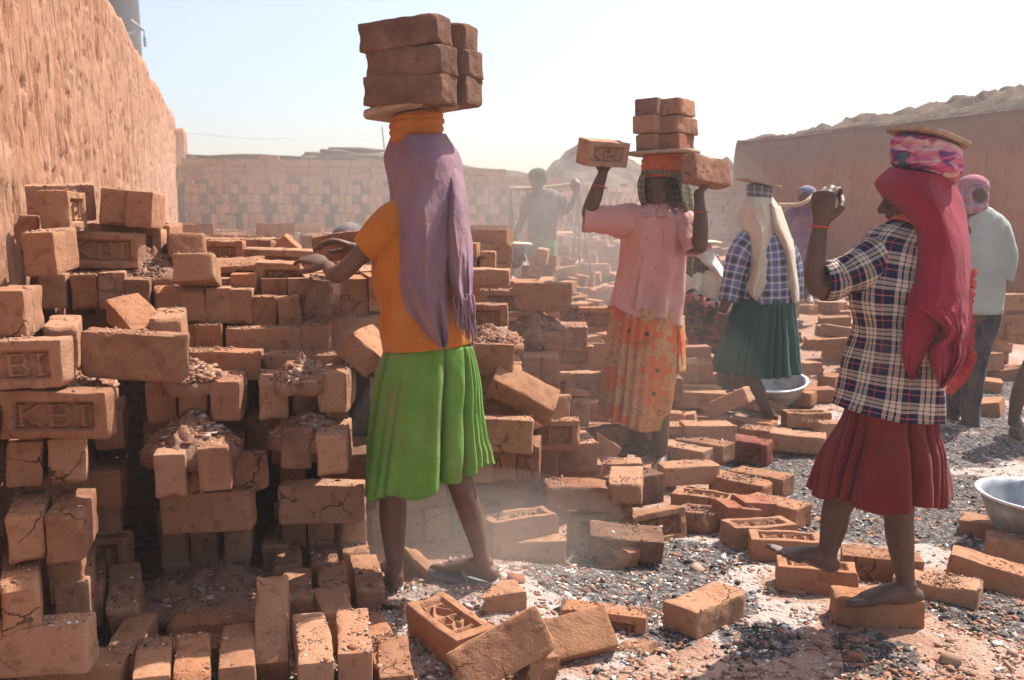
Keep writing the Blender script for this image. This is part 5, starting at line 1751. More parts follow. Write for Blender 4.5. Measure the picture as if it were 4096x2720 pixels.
# ================================================================== 1. the woman in the green skirt
def woman_green():
    Y = 3.3
    root = empty("person", P(1720, 2330, Y), "person in orange blouse, green skirt and long mauve scarf carrying six bricks", "person")
    b = MB()
    limb(b, [(1712, 1480, 0, 130, 95), (1708, 1350, 0, 135, 98), (1700, 1240, 0, 132, 95), (1690, 1100, 0, 150, 100), (1690, 970, 0, 160, 95), (1690, 900, 0, 105, 75)], Y)
    limb(b, [(1685, 930, 0, 52, 55), (1675, 760, 0, 48, 52)], Y)
    head(b, P(1672, 668, Y), (-0.62, 0.78, -0.05), 0.198)
    limb(b, [(1640, 1480, 0, 78, 80), (1585, 1700, 0, 76, 80), (1573, 1961, 0, 57, 60), (1572, 2060, 0, 57, 62), (1576, 2180, 0, 45, 48), (1580, 2270, 0, 35, 40), (1582, 2320, 0, 36, 42)], Y)
    foot(b, P(1590, 2352, Y - 0.03), (-0.35, 0.93, 0), 0.98, big=-1)
    limb(b, [(1775, 1480, 0, 78, 80), (1805, 1720, -0.02, 72, 76), (1830, 1890, -0.03, 55, 58), (1868, 2010, -0.03, 52, 56), (1897, 2110, -0.03, 44, 47), (1924, 2215, -0.03, 33, 37), (1948, 2290, -0.03, 34, 40)], Y)
    foot(b, P(1985, 2338, Y - 0.05), (-0.86, 0.45, 0.10), 1.0, big=1)
    limb(b, [(1620, 890, -0.02, 62, 60), (1545, 930, -0.03, 56, 54), (1455, 1006, -0.03, 39, 39), (1385, 1075, -0.02, 38, 38), (1345, 1098, 0.03, 37, 36), (1322, 1082, 0.12, 30, 29), (1306, 1062, 0.18, 25, 22)], Y)
    hand(b, P(1306, 1062, Y + 0.18), (-0.72, 0.55, 0.24), (0.10, 0.35, -0.9), 0.95, (0.25, 0.35, 0.3), 1, 0.2, 0.12, 0.022)
    limb(b, [(1650, 900, 0.10, 60, 60), (1540, 985, 0.26, 44, 44), (1460, 1020, 0.34, 36, 36), (1435, 1005, 0.33, 28, 26), (1418, 990, 0.31, 25, 22)], Y)
    hand(b, P(1418, 990, Y + 0.31), (-0.88, 0.10, 0.22), (0.1, -0.2, -0.95), 0.95, (0.35, 0.45, 0.4), -1, 0.2, 0.10, 0.022)
    body = finish_body(root, b, M['skin'], 0.0045)
    loft("skirt", root, [(1685, 1925, 0, 237, 200), (1690, 1800, 0, 226, 186), (1696, 1650, 0, 207, 168), (1706, 1500, 0, 193, 148), (1712, 1372, 0, 168, 114)], Y, M['green'],
         n=240, sub=12, fold=pleats(20, 0.058, 4, 0.6, 0.10, 0.5), hem=lambda th: 0.060 * np.cos(th) + 0.012 * np.sin(3 * th + 1) + 0.01 * np.sin(7 * th), wrinkle=0.008, wfreq=8, seed=1)
    loft("blouse", root, [(1713, 1388, 0, 180, 128), (1703, 1290, 0, 180, 124), (1692, 1200, 0, 184, 121), (1684, 1080, 0, 192, 118), (1688, 970, 0, 182, 112), (1690, 885, 0, 150, 100), (1688, 830, 0, 85, 75), (1686, 800, 0, 60, 60)], Y, M['orange'],
         n=140, sub=11, wrinkle=0.011, wfreq=9, seed=2, fold=lambda th, t: 0.006 * np.sin(9 * t * 6.28 / 3 + 3 * np.sin(th)) * np.exp(-((t - 0.25) / 0.2) ** 2))
    loft("sleeve", root, [(1455, 1001, -0.03, 53, 54), (1478, 982, -0.03, 61, 60), (1525, 938, -0.03, 74, 70), (1585, 893, -0.02, 84, 78), (1650, 872, 0, 86, 80)], Y, M['orange'], n=64, sub=7, wrinkle=0.006, wfreq=13, seed=3)
    loft("sleeve", root, [(1500, 1010, 0.31, 50, 50), (1560, 965, 0.24, 64, 62), (1640, 900, 0.12, 74, 72)], Y, M['orange'], n=40, sub=6, wrinkle=0.005, seed=4)
    # scarf: s() turns picture-crop numbers into photo pixels
    s = lambda r: (1200 + 0.893 * r[0], 0.893 * r[1], 1200 + 0.893 * r[2], 0.893 * r[3], r[4], r[5])
    main = [(408, 606, 654, 598, -0.095, 0.02), (376, 700, 718, 700, -0.125, 0.05), (388, 790, 734, 780, -0.125, 0.05), (404, 880, 742, 860, -0.125, 0.03), (402, 950, 740, 940, -0.135, 0.0), (408, 1050, 716, 1040, -0.145, -0.03),
            (422, 1120, 690, 1120, -0.15, -0.06), (435, 1190, 668, 1195, -0.155, -0.08), (453, 1300, 662, 1300, -0.16, -0.10), (472, 1375, 668, 1375, -0.16, -0.11), (520, 1445, 668, 1450, -0.16, -0.12), (588, 1522, 662, 1525, -0.16, -0.13), (632, 1558, 650, 1560, -0.155, -0.14)]
    sc = sheet("scarf", root, [s(r) for r in main], Y, M['mauve'], nu=140, sub=10, folds=0.021, nf=3.0, seed=4, curve_pow=2.6)
    strand = [(600, 700, 700, 720, -0.03, 0.03), (640, 790, 730, 795, -0.07, 0.02), (648, 900, 748, 890, -0.115, 0.0), (640, 1000, 758, 990, -0.13, -0.01), (640, 1090, 772, 1080, -0.135, -0.02), (648, 1180, 776, 1170, -0.14, -0.04), (668, 1280, 774, 1270, -0.14, -0.06), (696, 1370, 770, 1360, -0.14, -0.08)]
    sheet("scarf_end", root, [s(r) for r in strand], Y, M['mauve'], nu=80, sub=9, folds=0.018, nf=2.6, seed=8)
    fr = MB()
    for i in range(34):
        u = i / 33
        x0, y0 = 684 + 88 * u, 1340 + 20 * math.sin(i * 1.7)
        x1, y1 = 700 + 88 * u + random.uniform(-10, 10), 1440 + 100 * u + random.uniform(-40, 30)
        d = random.uniform(-0.155, -0.12)
        pts = [P(1200 + .893 * (x0 + (x1 - x0) * t + 6 * math.sin(5 * t + i)), .893 * (y0 + (y1 - y0) * t), Y + d) for t in np.linspace(0, 1, 6)]
        tube(fr, pts, np.array([0.0045, 0.004, 0.0035, 0.003, 0.0026, 0.002]), None, 6)
    link("fringe", fr.mesh("fringe", [M['mauve']]), sc)
    ring_pad("head_pad", root, 1668, 448, 570, 108, Y, M['orange_pad'], turns=4, seed=2, tilt=0.12)
    board("carrying_board", P(1648, 438, Y), 0.275, 0.24, 0.022, M['wood'], -28, -9, 0, "thin board between the orange head pad and the six bricks")
    sole(root, P(1992, 2350, Y - 0.05), (-0.86, 0.45, 0.10), M['rubber'], 1.08)
    return root
woman_green()

# ================================================================== 2. the woman in the pink shirt
def woman_pink():
    Y = 5.2
    root = empty("person", P(2600, 1850, Y), "person in pink shirt and flowered sari with bricks on head and in both hands", "person")
    b = MB()
    limb(b, [(2580, 1300, 0, 125, 90), (2595, 1180, 0, 112, 80), (2612, 1030, 0, 108, 76), (2620, 930, 0, 112, 74), (2624, 870, 0, 85, 55)], Y)
    limb(b, [(2628, 890, 0, 36, 38), (2628, 800, -0.01, 34, 36)], Y)
    q, Mx = head(b, P(2628, 757, Y), (-0.22, -1, -0.10), 0.205)
    limb(b, [(2545, 1300, 0, 62, 66), (2545, 1500, 0, 56, 60), (2548, 1640, 0.03, 40, 44), (2552, 1720, 0.05, 36, 40), (2556, 1780, 0.06, 25, 30), (2566, 1805, 0.06, 25, 30)], Y)
    foot(b, P(2592, 1822, Y + 0.06), (-0.97, -0.22, 0.03), 1.0, big=-1)
    limb(b, [(2630, 1300, 0, 62, 66), (2640, 1500, -0.02, 56, 60), (2642, 1660, -0.05, 40, 44), (2642, 1740, -0.06, 33, 38), (2645, 1810, -0.06, 25, 30), (2652, 1848, -0.06, 26, 30)], Y)
    foot(b, P(2672, 1865, Y - 0.03), (-0.55, -0.80, -0.10), 1.0, big=1)
    limb(b, [(2545, 890, 0, 40, 40), (2430, 878, -0.04, 36, 36), (2362, 862, -0.07, 31, 31), (2362, 832, -0.08, 30, 30), (2378, 790, -0.09, 30, 30), (2396, 735, -0.10, 24, 24), (2412, 692, -0.11, 19, 18)], Y)
    hand(b, P(2412, 692, Y - 0.11), (0.25, 0.10, 0.95), (0.1, -0.35, 0.9), 0.95, (0.9, 0.5, 0.3), -1, 0.0, 0.2, 0.019)
    limb(b, [(2700, 885, 0, 42, 42), (2755, 920, -0.03, 38, 38), (2790, 985, -0.13, 33, 33), (2800, 960, -0.16, 32, 32), (2803, 890, -0.16, 29, 29), (2798, 820, -0.15, 22, 22), (2796, 772, -0.14, 19, 18)], Y)
    hand(b, P(2796, 768, Y - 0.14), (0.66, 0.05, 0.62), (-0.45, 0.2, 0.85), 0.98, (0.75, 0.35, 0.25), 1, 0.1, 0.2, 0.019)
    body = finish_body(root, b, M['skin_dark'], 0.0050)
    eyes(root, q, Mx, 0.205)
    loft("shirt", root, [(2584, 1262, 0, 140, 100), (2592, 1190, 0, 132, 95), (2602, 1110, 0, 125, 90), (2612, 1030, 0, 121, 86), (2618, 950, 0, 122, 82), (2622, 890, 0, 118, 75), (2625, 850, 0, 96, 64), (2627, 828, 0, 58, 50), (2628, 812, 0, 44, 44)], Y, M['pink'], n=130, sub=8,
         hem=lambda th: -0.030 * np.cos(th) + 0.012 * np.sin(4 * th), wrinkle=0.013, wfreq=8, seed=12,
         fold=lambda th, t: 0.016 * np.sin(6 * th + 3 * t + 0.6 * np.sin(3 * th)) * (1 - t) ** 1.0 + 0.006 * np.sin(10 * th + 3) * np.exp(-((t - 0.8) / 0.15) ** 2))
    loft("sleeve", root, [(2338, 874, -0.06, 47, 45), (2360, 876, -0.06, 46, 45), (2420, 880, -0.04, 52, 50), (2490, 886, -0.01, 64, 60), (2560, 890, 0, 68, 64)], Y, M['pink'], n=64, sub=8, wrinkle=0.014, wfreq=12, seed=13)
    loft("cuff", root, [(2334, 873, -0.06, 50, 48), (2366, 876, -0.06, 50, 48)], Y, M['pink'], n=48, sub=4, wrinkle=0.003, seed=14)
    loft("sleeve", root, [(2789, 1004, -0.13, 50, 48), (2780, 975, -0.11, 50, 48), (2762, 930, -0.05, 54, 52), (2735, 895, -0.01, 56, 56), (2695, 880, 0, 60, 60)], Y, M['pink'], n=64, sub=7, wrinkle=0.014, wfreq=14, seed=15)
    prof = np.array([(1262, 2583, 148, 104), (1190, 2592, 140, 98), (1110, 2602, 133, 93), (1030, 2612, 128, 88), (950, 2618, 128, 84), (890, 2622, 122, 76), (850, 2625, 96, 64)], float)[::-1]
    def front(x, y, extra=0.0):                       # a point on the shirt front
        cx, rx, ry = (np.interp(y, prof[:, 0], prof[:, k]) for k in (1, 2, 3))
        d = ry * math.sqrt(max(0.05, 1 - ((x - cx) / rx) ** 2)) * Y / F_PX
        return P(x + (x - 2048) * -d / Y * 0, y, Y - d - extra)
    mb = MB()
    pl = [front(x, y) for x, y in ((2604, 850), (2590, 960), (2575, 1060), (2562, 1160), (2548, 1235))]
    tube(mb, pl, 0.017, 0.0050, 12, (0, 1, 0), 6)
    link("placket", mb.mesh("placket", [M['pink']]), root)
    for x, y in ((2588, 954), (2570, 1034), (2562, 1113), (2528, 1193)):
        mb = MB()
        c = front(x, y, 0.005)
        tube(mb, [c, c + np.array([0, -0.004, 0])], 0.0065, None, 12, (0, 0, 1), 1, True, False)
        link("button", mb.mesh("button", [M['button']]), root)
    for sx in (-1, 1):                                # open collar
        mb = MB()
        c = P(2620 + sx * 34, 838, Y - 0.075)
        tri = [P(2628 + sx * 12, 815, Y - 0.06), P(2622 + sx * 58, 822, Y - 0.03), P(2618 + sx * 42, 868, Y - 0.10), P(2618 + sx * 8, 860, Y - 0.105)]
        V = np.array(tri + [t + np.array([0, 0.006, -0.004]) for t in tri])
        mb.add(V, [(0, 1, 2, 3), (7, 6, 5, 4), (0, 4, 5, 1), (1, 5, 6, 2), (2, 6, 7, 3), (3, 7, 4, 0)])
        link("collar", mb.mesh("collar", [M['pink']], False), root)
    mb = MB()
    px = [front(x, y, 0.004) for x, y in ((2655, 915), (2728, 918), (2728, 1000), (2655, 996))]
    V = np.array(px + [p + np.array([0, 0.02, 0]) for p in px])
    mb.add(V, [(3, 2, 1, 0), (4, 5, 6, 7), (0, 1, 5, 4), (1, 2, 6, 5), (2, 3, 7, 6), (3, 0, 4, 7)])
    link("pocket", mb.mesh("pocket", [M['pink']], False), root)
    def sfold(th, t):
        g = np.exp(-(((th - 1.5 * math.pi - 0.55) / 0.55) ** 2))            # the bunch of pleats left of the middle
        return 0.020 * (1 - 0.55 * t) * np.sin(26 * th) * g + 0.010 * (1 - t) * np.sin(7 * th + 1.0) - 0.012 * g * t
    loft("sari_skirt", root, [(2532, 1690, 0, 138, 118), (2542, 1620, 0, 141, 118), (2557, 1500, 0, 148, 115), (2569, 1370, 0, 143, 106), (2583, 1230, 0, 132, 92)], Y, M['sari'], n=240, sub=12, fold=sfold,
         hem=lambda th: -0.020 * np.cos(th) + 0.012 * np.sin(3 * th), wrinkle=0.004, wfreq=10, seed=17)
    sheet("sari_end", root, [(2690, 1270, 2738, 1262, -0.05, 0.02), (2692, 1340, 2740, 1330, -0.06, 0.02), (2690, 1420, 2742, 1410, -0.06, 0.02), (2688, 1500, 2744, 1490, -0.06, 0.02)], Y, M['sari'], nu=30, folds=0.008, nf=2, seed=6)
    hc = M['greencheck']
    rows = [[(2586, 696, -0.10), (2562, 704, 0.0), (2640, 700, 0.13), (2748, 712, 0.0), (2706, 694, -0.11)],
            [(2580, 726, -0.10), (2553, 735, 0.0), (2640, 730, 0.14), (2758, 748, 0.0), (2716, 742, -0.115)],
            [(2580, 778, -0.095), (2556, 785, 0.01), (2640, 780, 0.145), (2764, 800, 0.02), (2724, 800, -0.11)],
            [(2588, 812, -0.07), (2572, 828, 0.04), (2650, 830, 0.15), (2772, 845, 0.04), (2738, 846, -0.06)]]
    o = sheetc("head_cloth", root, rows, Y, hc, folds=0.005, seed=21)
    loft("head_cloth_band", root, [(2646, 722, -0.005, 70, 82), (2650, 708, 0, 84, 88), (2652, 690, 0, 84, 86)], Y, hc, n=60, sub=6, wrinkle=0.004, seed=5)
    sheet("head_cloth_end", root, [(2735, 990, 2776, 985, 0.05, 0.06), (2736, 1050, 2774, 1050, 0.05, 0.06), (2738, 1090, 2770, 1112, 0.05, 0.06)], Y, hc, nu=20, folds=0.008, nf=2, seed=7)
    ring_pad("head_pad", root, 2653, 612, 708, 88, Y, M['rust_pad'], turns=5, seed=4, tilt=0.03)
    board("carrying_board", P(2655, 612, Y), 0.34, 0.30, 0.016, M['wood'], -25, -2, 0, "thin board under the brick stack of the pink-shirted woman")
    bangle(root, P(2397, 745, Y - 0.10), (0.3, 0, 1), 0.036, M['bangle'])
    bangle(root, P(2804, 848, Y - 0.155), (0, 0, 1), 0.036, M['bangle'])
    return root
woman_pink()

# ================================================================== 3. the woman in the plaid shirt
def woman_plaid():
    Y = 3.2
    root = empty("person", P(3500, 2420, Y), "person in plaid shirt, maroon skirt and crimson headscarf with one fist raised", "person")
    b = MB()
    limb(b, [(3562, 1720, 0, 135, 95), (3578, 1540, 0, 150, 105), (3592, 1380, 0, 145, 105), (3605, 1230, 0, 150, 100), (3630, 1090, 0, 165, 98), (3655, 990, 0, 160, 90), (3668, 930, 0, 110, 70)], Y)
    limb(b, [(3672, 960, 0, 60, 60), (3650, 850, 0, 56, 60)], Y)
    q, Mx = head(b, P(3652, 795, Y), (-0.97, 0.16, -0.08), 0.205, mouth_open=0.05)
    limb(b, [(3500, 1730, 0, 82, 85), (3410, 1900, 0, 72, 76), (3348, 2030, 0, 58, 62), (3334, 2110, 0, 54, 57), (3314, 2200, 0, 38, 43), (3314, 2258, 0, 36, 43)], Y)
    foot(b, P(3340, 2302, Y), (-0.95, 0.10, 0.30), 0.97, up=(0.3, 0, 1), big=-1, lift=0.004)
    limb(b, [(3620, 1730, 0, 82, 85), (3605, 1900, -0.02, 72, 76), (3595, 2057, -0.02, 59, 62), (3600, 2150, -0.02, 56, 60), (3612, 2250, -0.02, 44, 48), (3625, 2330, -0.02, 36, 43), (3638, 2375, -0.02, 38, 44)], Y)
    foot(b, P(3684, 2428, Y - 0.03), (-0.98, -0.03, 0.06), 1.08, big=1)
    limb(b, [(3620, 1020, 0, 75, 75), (3500, 1050, -0.02, 62, 60), (3385, 1112, -0.05, 52, 52), (3290, 1150, -0.06, 46, 46), (3262, 1120, -0.06, 44, 44), (3262, 1060, -0.06, 42, 42), (3270, 980, -0.06, 36, 36), (3281, 905, -0.06, 28, 25)], Y)
    hand(b, P(3284, 890, Y - 0.06), (0.08, 0.0, 1), (0.62, 0.75, 0.05), 1.02, (0.85, 1.15, 0.7), -1, 1.1, 0.05, 0.024)
    limb(b, [(3740, 1000, 0.05, 80, 80), (3790, 1150, 0.10, 60, 60), (3740, 1290, 0.18, 45, 45), (3640, 1330, 0.26, 34, 34)], Y)
    hand(b, P(3640, 1330, Y + 0.26), (-1, 0.2, 0), (0, 0, -1), 1.0, (0.4, 0.4, 0.3), 1, 0.3, 0.05, 0.022)
    finish_body(root, b, M['skin_dark'], 0.0045)
    eyes(root, q, Mx, 0.205)
    mb = MB()
    ball(mb, q(0, 0.335, -0.262 - 0.012), np.array([0.075, 0.055, 0.016]) * 0.205, Mx, 10, 6)
    link("teeth", mb.mesh("teeth", [M['teeth']]), root)
    loft("skirt", root, [(3516, 1985, 0, 272, 205), (3528, 1890, 0, 256, 194), (3545, 1790, 0, 228, 168), (3556, 1710, 0, 196, 134), (3566, 1620, 0, 178, 122)], Y, M['maroon'], n=240, sub=11, fold=pleats(18, 0.052, 9, 0.5, 0.05, 0.45),
         hem=lambda th: 0.008 * np.cos(th) + 0.012 * np.sin(5 * th + 2), wrinkle=0.008, wfreq=8, seed=31)
    loft("shirt", root, [(3556, 1662, 0, 224, 152), (3566, 1590, 0, 212, 146), (3578, 1490, 0, 196, 138), (3588, 1390, 0, 184, 131), (3598, 1280, 0, 186, 126), (3612, 1170, 0, 202, 122), (3632, 1070, 0, 212, 118), (3652, 990, 0, 196, 108), (3668, 935, 0, 150, 92), (3678, 905, 0, 88, 74)], Y, M['plaid'], n=150, sub=8,
         hem=lambda th: -0.008 * np.cos(th) - 0.012 * np.abs(np.cos(th)), wrinkle=0.012, wfreq=9, seed=32,
         fold=lambda th, t: 0.010 * np.sin(22 * t + 2.5 * np.sin(th + 2)) * np.exp(-((t - 0.45) / 0.16) ** 2) + 0.006 * np.sin(5 * th) * (1 - t))
    loft("sleeve", root, [(3292, 1128, -0.06, 68, 66), (3330, 1122, -0.05, 72, 70), (3400, 1098, -0.04, 80, 76), (3490, 1052, -0.02, 90, 84), (3570, 1012, 0, 98, 92), (3650, 990, 0.01, 92, 92)], Y, M['plaid'], n=80, sub=8, wrinkle=0.012, wfreq=12, seed=33)
    loft("cuff", root, [(3287, 1128, -0.06, 71, 69), (3312, 1125, -0.055, 74, 72), (3340, 1119, -0.05, 76, 74)], Y, M['plaid'], n=64, sub=4, wrinkle=0.003, seed=34)
    loft("sleeve", root, [(3760, 1230, 0.14, 66, 66), (3780, 1120, 0.08, 76, 76), (3740, 1000, 0.04, 86, 86)], Y, M['plaid'], n=40, sub=6, seed=35)
    loft("collar", root, [(3622, 930, -0.02, 82, 74), (3634, 905, -0.01, 74, 70), (3640, 885, 0, 66, 66)], Y, M['red_collar'], n=48, sub=5, wrinkle=0.003, seed=36)
    s = lambda r: (3100 + .8925 * r[0], 400 + .8925 * r[1], 3100 + .8925 * r[2], 400 + .8925 * r[3], r[4], r[5])
    main = [(514, 300, 806, 345, -0.10, 0.0), (447, 368, 818, 390, -0.12, 0.05), (484, 440, 843, 450, -0.135, 0.04), (556, 525, 860, 520, -0.14, 0.03), (602, 590, 868, 590, -0.15, 0.0), (619, 690, 878, 690, -0.165, -0.03),
            (606, 850, 886, 840, -0.18, -0.05), (589, 926, 882, 910, -0.19, -0.07), (660, 962, 879, 960, -0.20, -0.08), (738, 1020, 876, 1020, -0.205, -0.10), (726, 1070, 874, 1060, -0.195, -0.10), (690, 1100, 872, 1090, -0.185, -0.10), (686, 1160, 869, 1150, -0.18, -0.11), (714, 1235, 816, 1225, -0.17, -0.13), (738, 1292, 750, 1290, -0.165, -0.15)]
    sc = sheet("scarf", root, [s(r) for r in main], Y, M['crimson'], nu=150, sub=10, folds=0.024, nf=3.0, seed=15, curve_pow=2.4)
    flap = [(622, 820, 700, 830, -0.13, -0.11), (594, 900, 730, 915, -0.15, -0.125), (582, 1000, 740, 1020, -0.165, -0.14), (572, 1070, 706, 1075, -0.17, -0.15), (568, 1130, 684, 1120, -0.175, -0.155), (576, 1185, 660, 1175, -0.175, -0.16), (600, 1235, 634, 1225, -0.175, -0.165), (611, 1254, 617, 1252, -0.175, -0.17)]
    sheet("scarf_fold", root, [s(r) for r in flap], Y, M['crimson'], nu=80, sub=9, folds=0.016, nf=1.6, seed=18, curve_pow=2.0)
    # red lace along the scarf's edge: two rows of little rings
    lace = MB()
    edge = catmull(np.array([s(r)[:2] for r in ((884, 760, 0, 0, 0, 0), (878, 830, 0, 0, 0, 0), (874, 960, 0, 0, 0, 0), (872, 1080, 0, 0, 0, 0), (868, 1150, 0, 0, 0, 0), (815, 1228, 0, 0, 0, 0), (748, 1296, 0, 0, 0, 0))]), 8)
    sg = np.concatenate([[0], np.cumsum(np.linalg.norm(np.diff(edge, axis=0), axis=1))])
    for row in range(3):
        for q_ in np.arange(0, sg[-1], 10.0):
            ex, ey = np.interp(q_ + 6 * (row % 2), sg, edge[:, 0]), np.interp(q_ + 6 * (row % 2), sg, edge[:, 1])
            lower = sstep(0.5, 0.85, q_ / sg[-1])
            if row > 0 and lower < 0.3 and random.random() < 0.6: continue
            c = P(ex + (6 + 11 * row) * (0.5 + 0.7 * lower), ey + 9 * row * lower, Y - 0.12 + random.uniform(-0.01, 0.01))
            rr = random.uniform(0.0038, 0.006)
            th = np.linspace(0, 2 * math.pi, 9)
            tube(lace, [c + np.array([math.cos(t) * rr, random.uniform(-.001, .001), math.sin(t) * rr]) for t in th], 0.0017, None, 5, (0, 1, 0), 1, False, False)
    link("lace_trim", lace.mesh("lace_trim", [M['red_lace']]), sc)
    ring_pad("head_pad", root, 3702, 560, 698, 138, Y, M['floral_pad'], turns=3, seed=6, tilt=-0.20, depth=0.95)
    board("carrying_board", P(3712, 548, Y), 0.215, 0.215, 0.016, M['wood'], 24, 15, 4, "bare square board tilted on the flowered pink head pad")
    bangle(root, P(3281, 907, Y - 0.06), (0.1, 0, 1), 0.027, M['bangle'])
    return root
woman_plaid()

# ================================================================== 4. the woman with the cream scarf
def woman_cream():
    Y = 6.4
    k = 1.7348
    root = empty("person", P(1750 * k, 975 * k, Y), "person in blue checked shirt, dark green skirt and long cream headscarf walking", "person")
    b = MB()
    limb(b, [(1765, 740, 0, 55, 42), (1763, 650, 0, 50, 38), (1762, 590, 0, 56, 38), (1758, 545, 0, 45, 30)], Y, k)
    limb(b, [(1755, 560, 0, 19, 20), (1752, 500, 0, 18, 20)], Y, k)
    head(b, P(1750 * k, 490 * k, Y), (-0.75, 0.65, -0.05), 0.20)
    limb(b, [(1735, 740, 0, 32, 34), (1728, 820, 0, 26, 28), (1727, 865, 0, 22, 23), (1745, 900, 0, 20, 21), (1760, 932, 0, 14, 15), (1772, 955, 0, 13, 15)], Y, k)
    foot(b, P(1793 * k, 976 * k, Y), (-0.98, 0.1, 0.02), 1.05, big=1)
    limb(b, [(1700, 740, 0.1, 32, 34), (1702, 830, 0.2, 24, 26), (1702, 870, 0.25, 19, 20), (1695, 905, 0.28, 15, 16), (1692, 935, 0.3, 12, 13)], Y, k)
    foot(b, P(1702 * k, 950 * k, Y + 0.3), (-0.98, 0.1, 0), 1.0, big=-1)
    limb(b, [(1725, 552, -0.03, 22, 22), (1700, 600, -0.05, 18, 18), (1683, 670, -0.07, 14, 14), (1668, 712, -0.09, 11, 11), (1663, 727, -0.09, 9.5, 8.5)], Y, k)
    hand(b, P(1662 * k, 727 * k, Y - 0.09), (-0.2, -0.1, -1), (0.5, 0.8, 0), 0.95, (0.5, 0.6, 0.5), 1, 0.4, 0.05, 0.019)
    limb(b, [(1800, 555, 0.03, 22, 22), (1822, 610, 0.05, 18, 18), (1828, 680, 0.05, 14, 14)], Y, k)
    finish_body(root, b, M['skin_dark'], 0.008)
    loft("skirt", root, [(1742, 858, 0, 99, 78), (1748, 810, 0, 90, 70), (1757, 745, 0, 76, 58), (1765, 686, 0, 65, 47)], Y, M['dkgreen'], k, n=200, sub=10, fold=pleats(24, 0.050, 21, 0.6, 0.25, 0.5), hem=lambda th: 0.02 * np.cos(th) + 0.012 * np.sin(3 * th), seed=41)
    loft("shirt", root, [(1765, 697, 0, 66, 48), (1765, 650, 0, 62, 46), (1764, 600, 0, 64, 46), (1761, 560, 0, 64, 42), (1758, 538, 0, 44, 34)], Y, M['bluecheck'], k, n=90, sub=8, wrinkle=0.010, wfreq=12, seed=42)
    loft("sleeve", root, [(1678, 694, -0.07, 22, 22), (1688, 650, -0.06, 24, 24), (1704, 592, -0.05, 28, 28), (1730, 552, -0.02, 30, 30)], Y, M['bluecheck'], k, n=48, sub=7, wrinkle=0.008, seed=43)
    loft("sleeve", root, [(1830, 690, 0.05, 20, 20), (1824, 610, 0.05, 24, 24), (1798, 555, 0.03, 28, 28)], Y, M['bluecheck'], k, n=40, sub=6, wrinkle=0.008, seed=44)
    main = [(1722, 452, 1782, 455, -0.10, 0.03), (1706, 475, 1793, 472, -0.145, 0.05), (1703, 500, 1804, 505, -0.15, 0.04), (1710, 532, 1800, 530, -0.165, 0.0), (1720, 570, 1788, 565, -0.17, -0.06), (1728, 605, 1776, 605, -0.175, -0.09),
            (1727, 640, 1772, 635, -0.175, -0.11), (1722, 665, 1764, 662, -0.175, -0.12), (1734, 685, 1753, 683, -0.175, -0.14), (1744, 694, 1748, 693, -0.17, -0.15)]
    sheet("scarf", root, main, Y, M['cream'], k, nu=90, sub=8, folds=0.026, nf=2.2, seed=23)
    st = [(1762, 468, 1800, 475, -0.10, 0.02), (1768, 520, 1816, 520, -0.13, 0.0), (1792, 560, 1832, 570, -0.13, -0.05), (1810, 610, 1836, 615, -0.12, -0.06), (1817, 660, 1842, 662, -0.11, -0.06), (1826, 700, 1843, 698, -0.10, -0.06)]
    sheet("scarf_end", root, st, Y, M['cream'], k, nu=50, sub=7, folds=0.020, nf=1.5, seed=26)
    ring_pad("head_pad", root, 1750, 426, 456, 29, Y, M['greycheck'], k, tilt=-0.10, turns=3, seed=3)
    board("carrying_board", P(1748 * k, 421 * k, Y), 0.27, 0.20, 0.014, M['wood'], 10, 11, 3, "bare board balanced on the blue-checked head pad")
    sole(root, P(1796 * k, 978 * k, Y), (-0.98, 0.1, 0.02), M['slipper'], 1.15, name="sandal")
    sole(root, P(1703 * k, 952 * k, Y + 0.3), (-0.98, 0.1, 0), M['slipper'], 1.05, name="sandal")
    bangle(root, P(1664 * k, 722 * k, Y - 0.09), (-0.2, 0, -1), 0.027, M['pink_bangle'])
    return root
woman_cream()

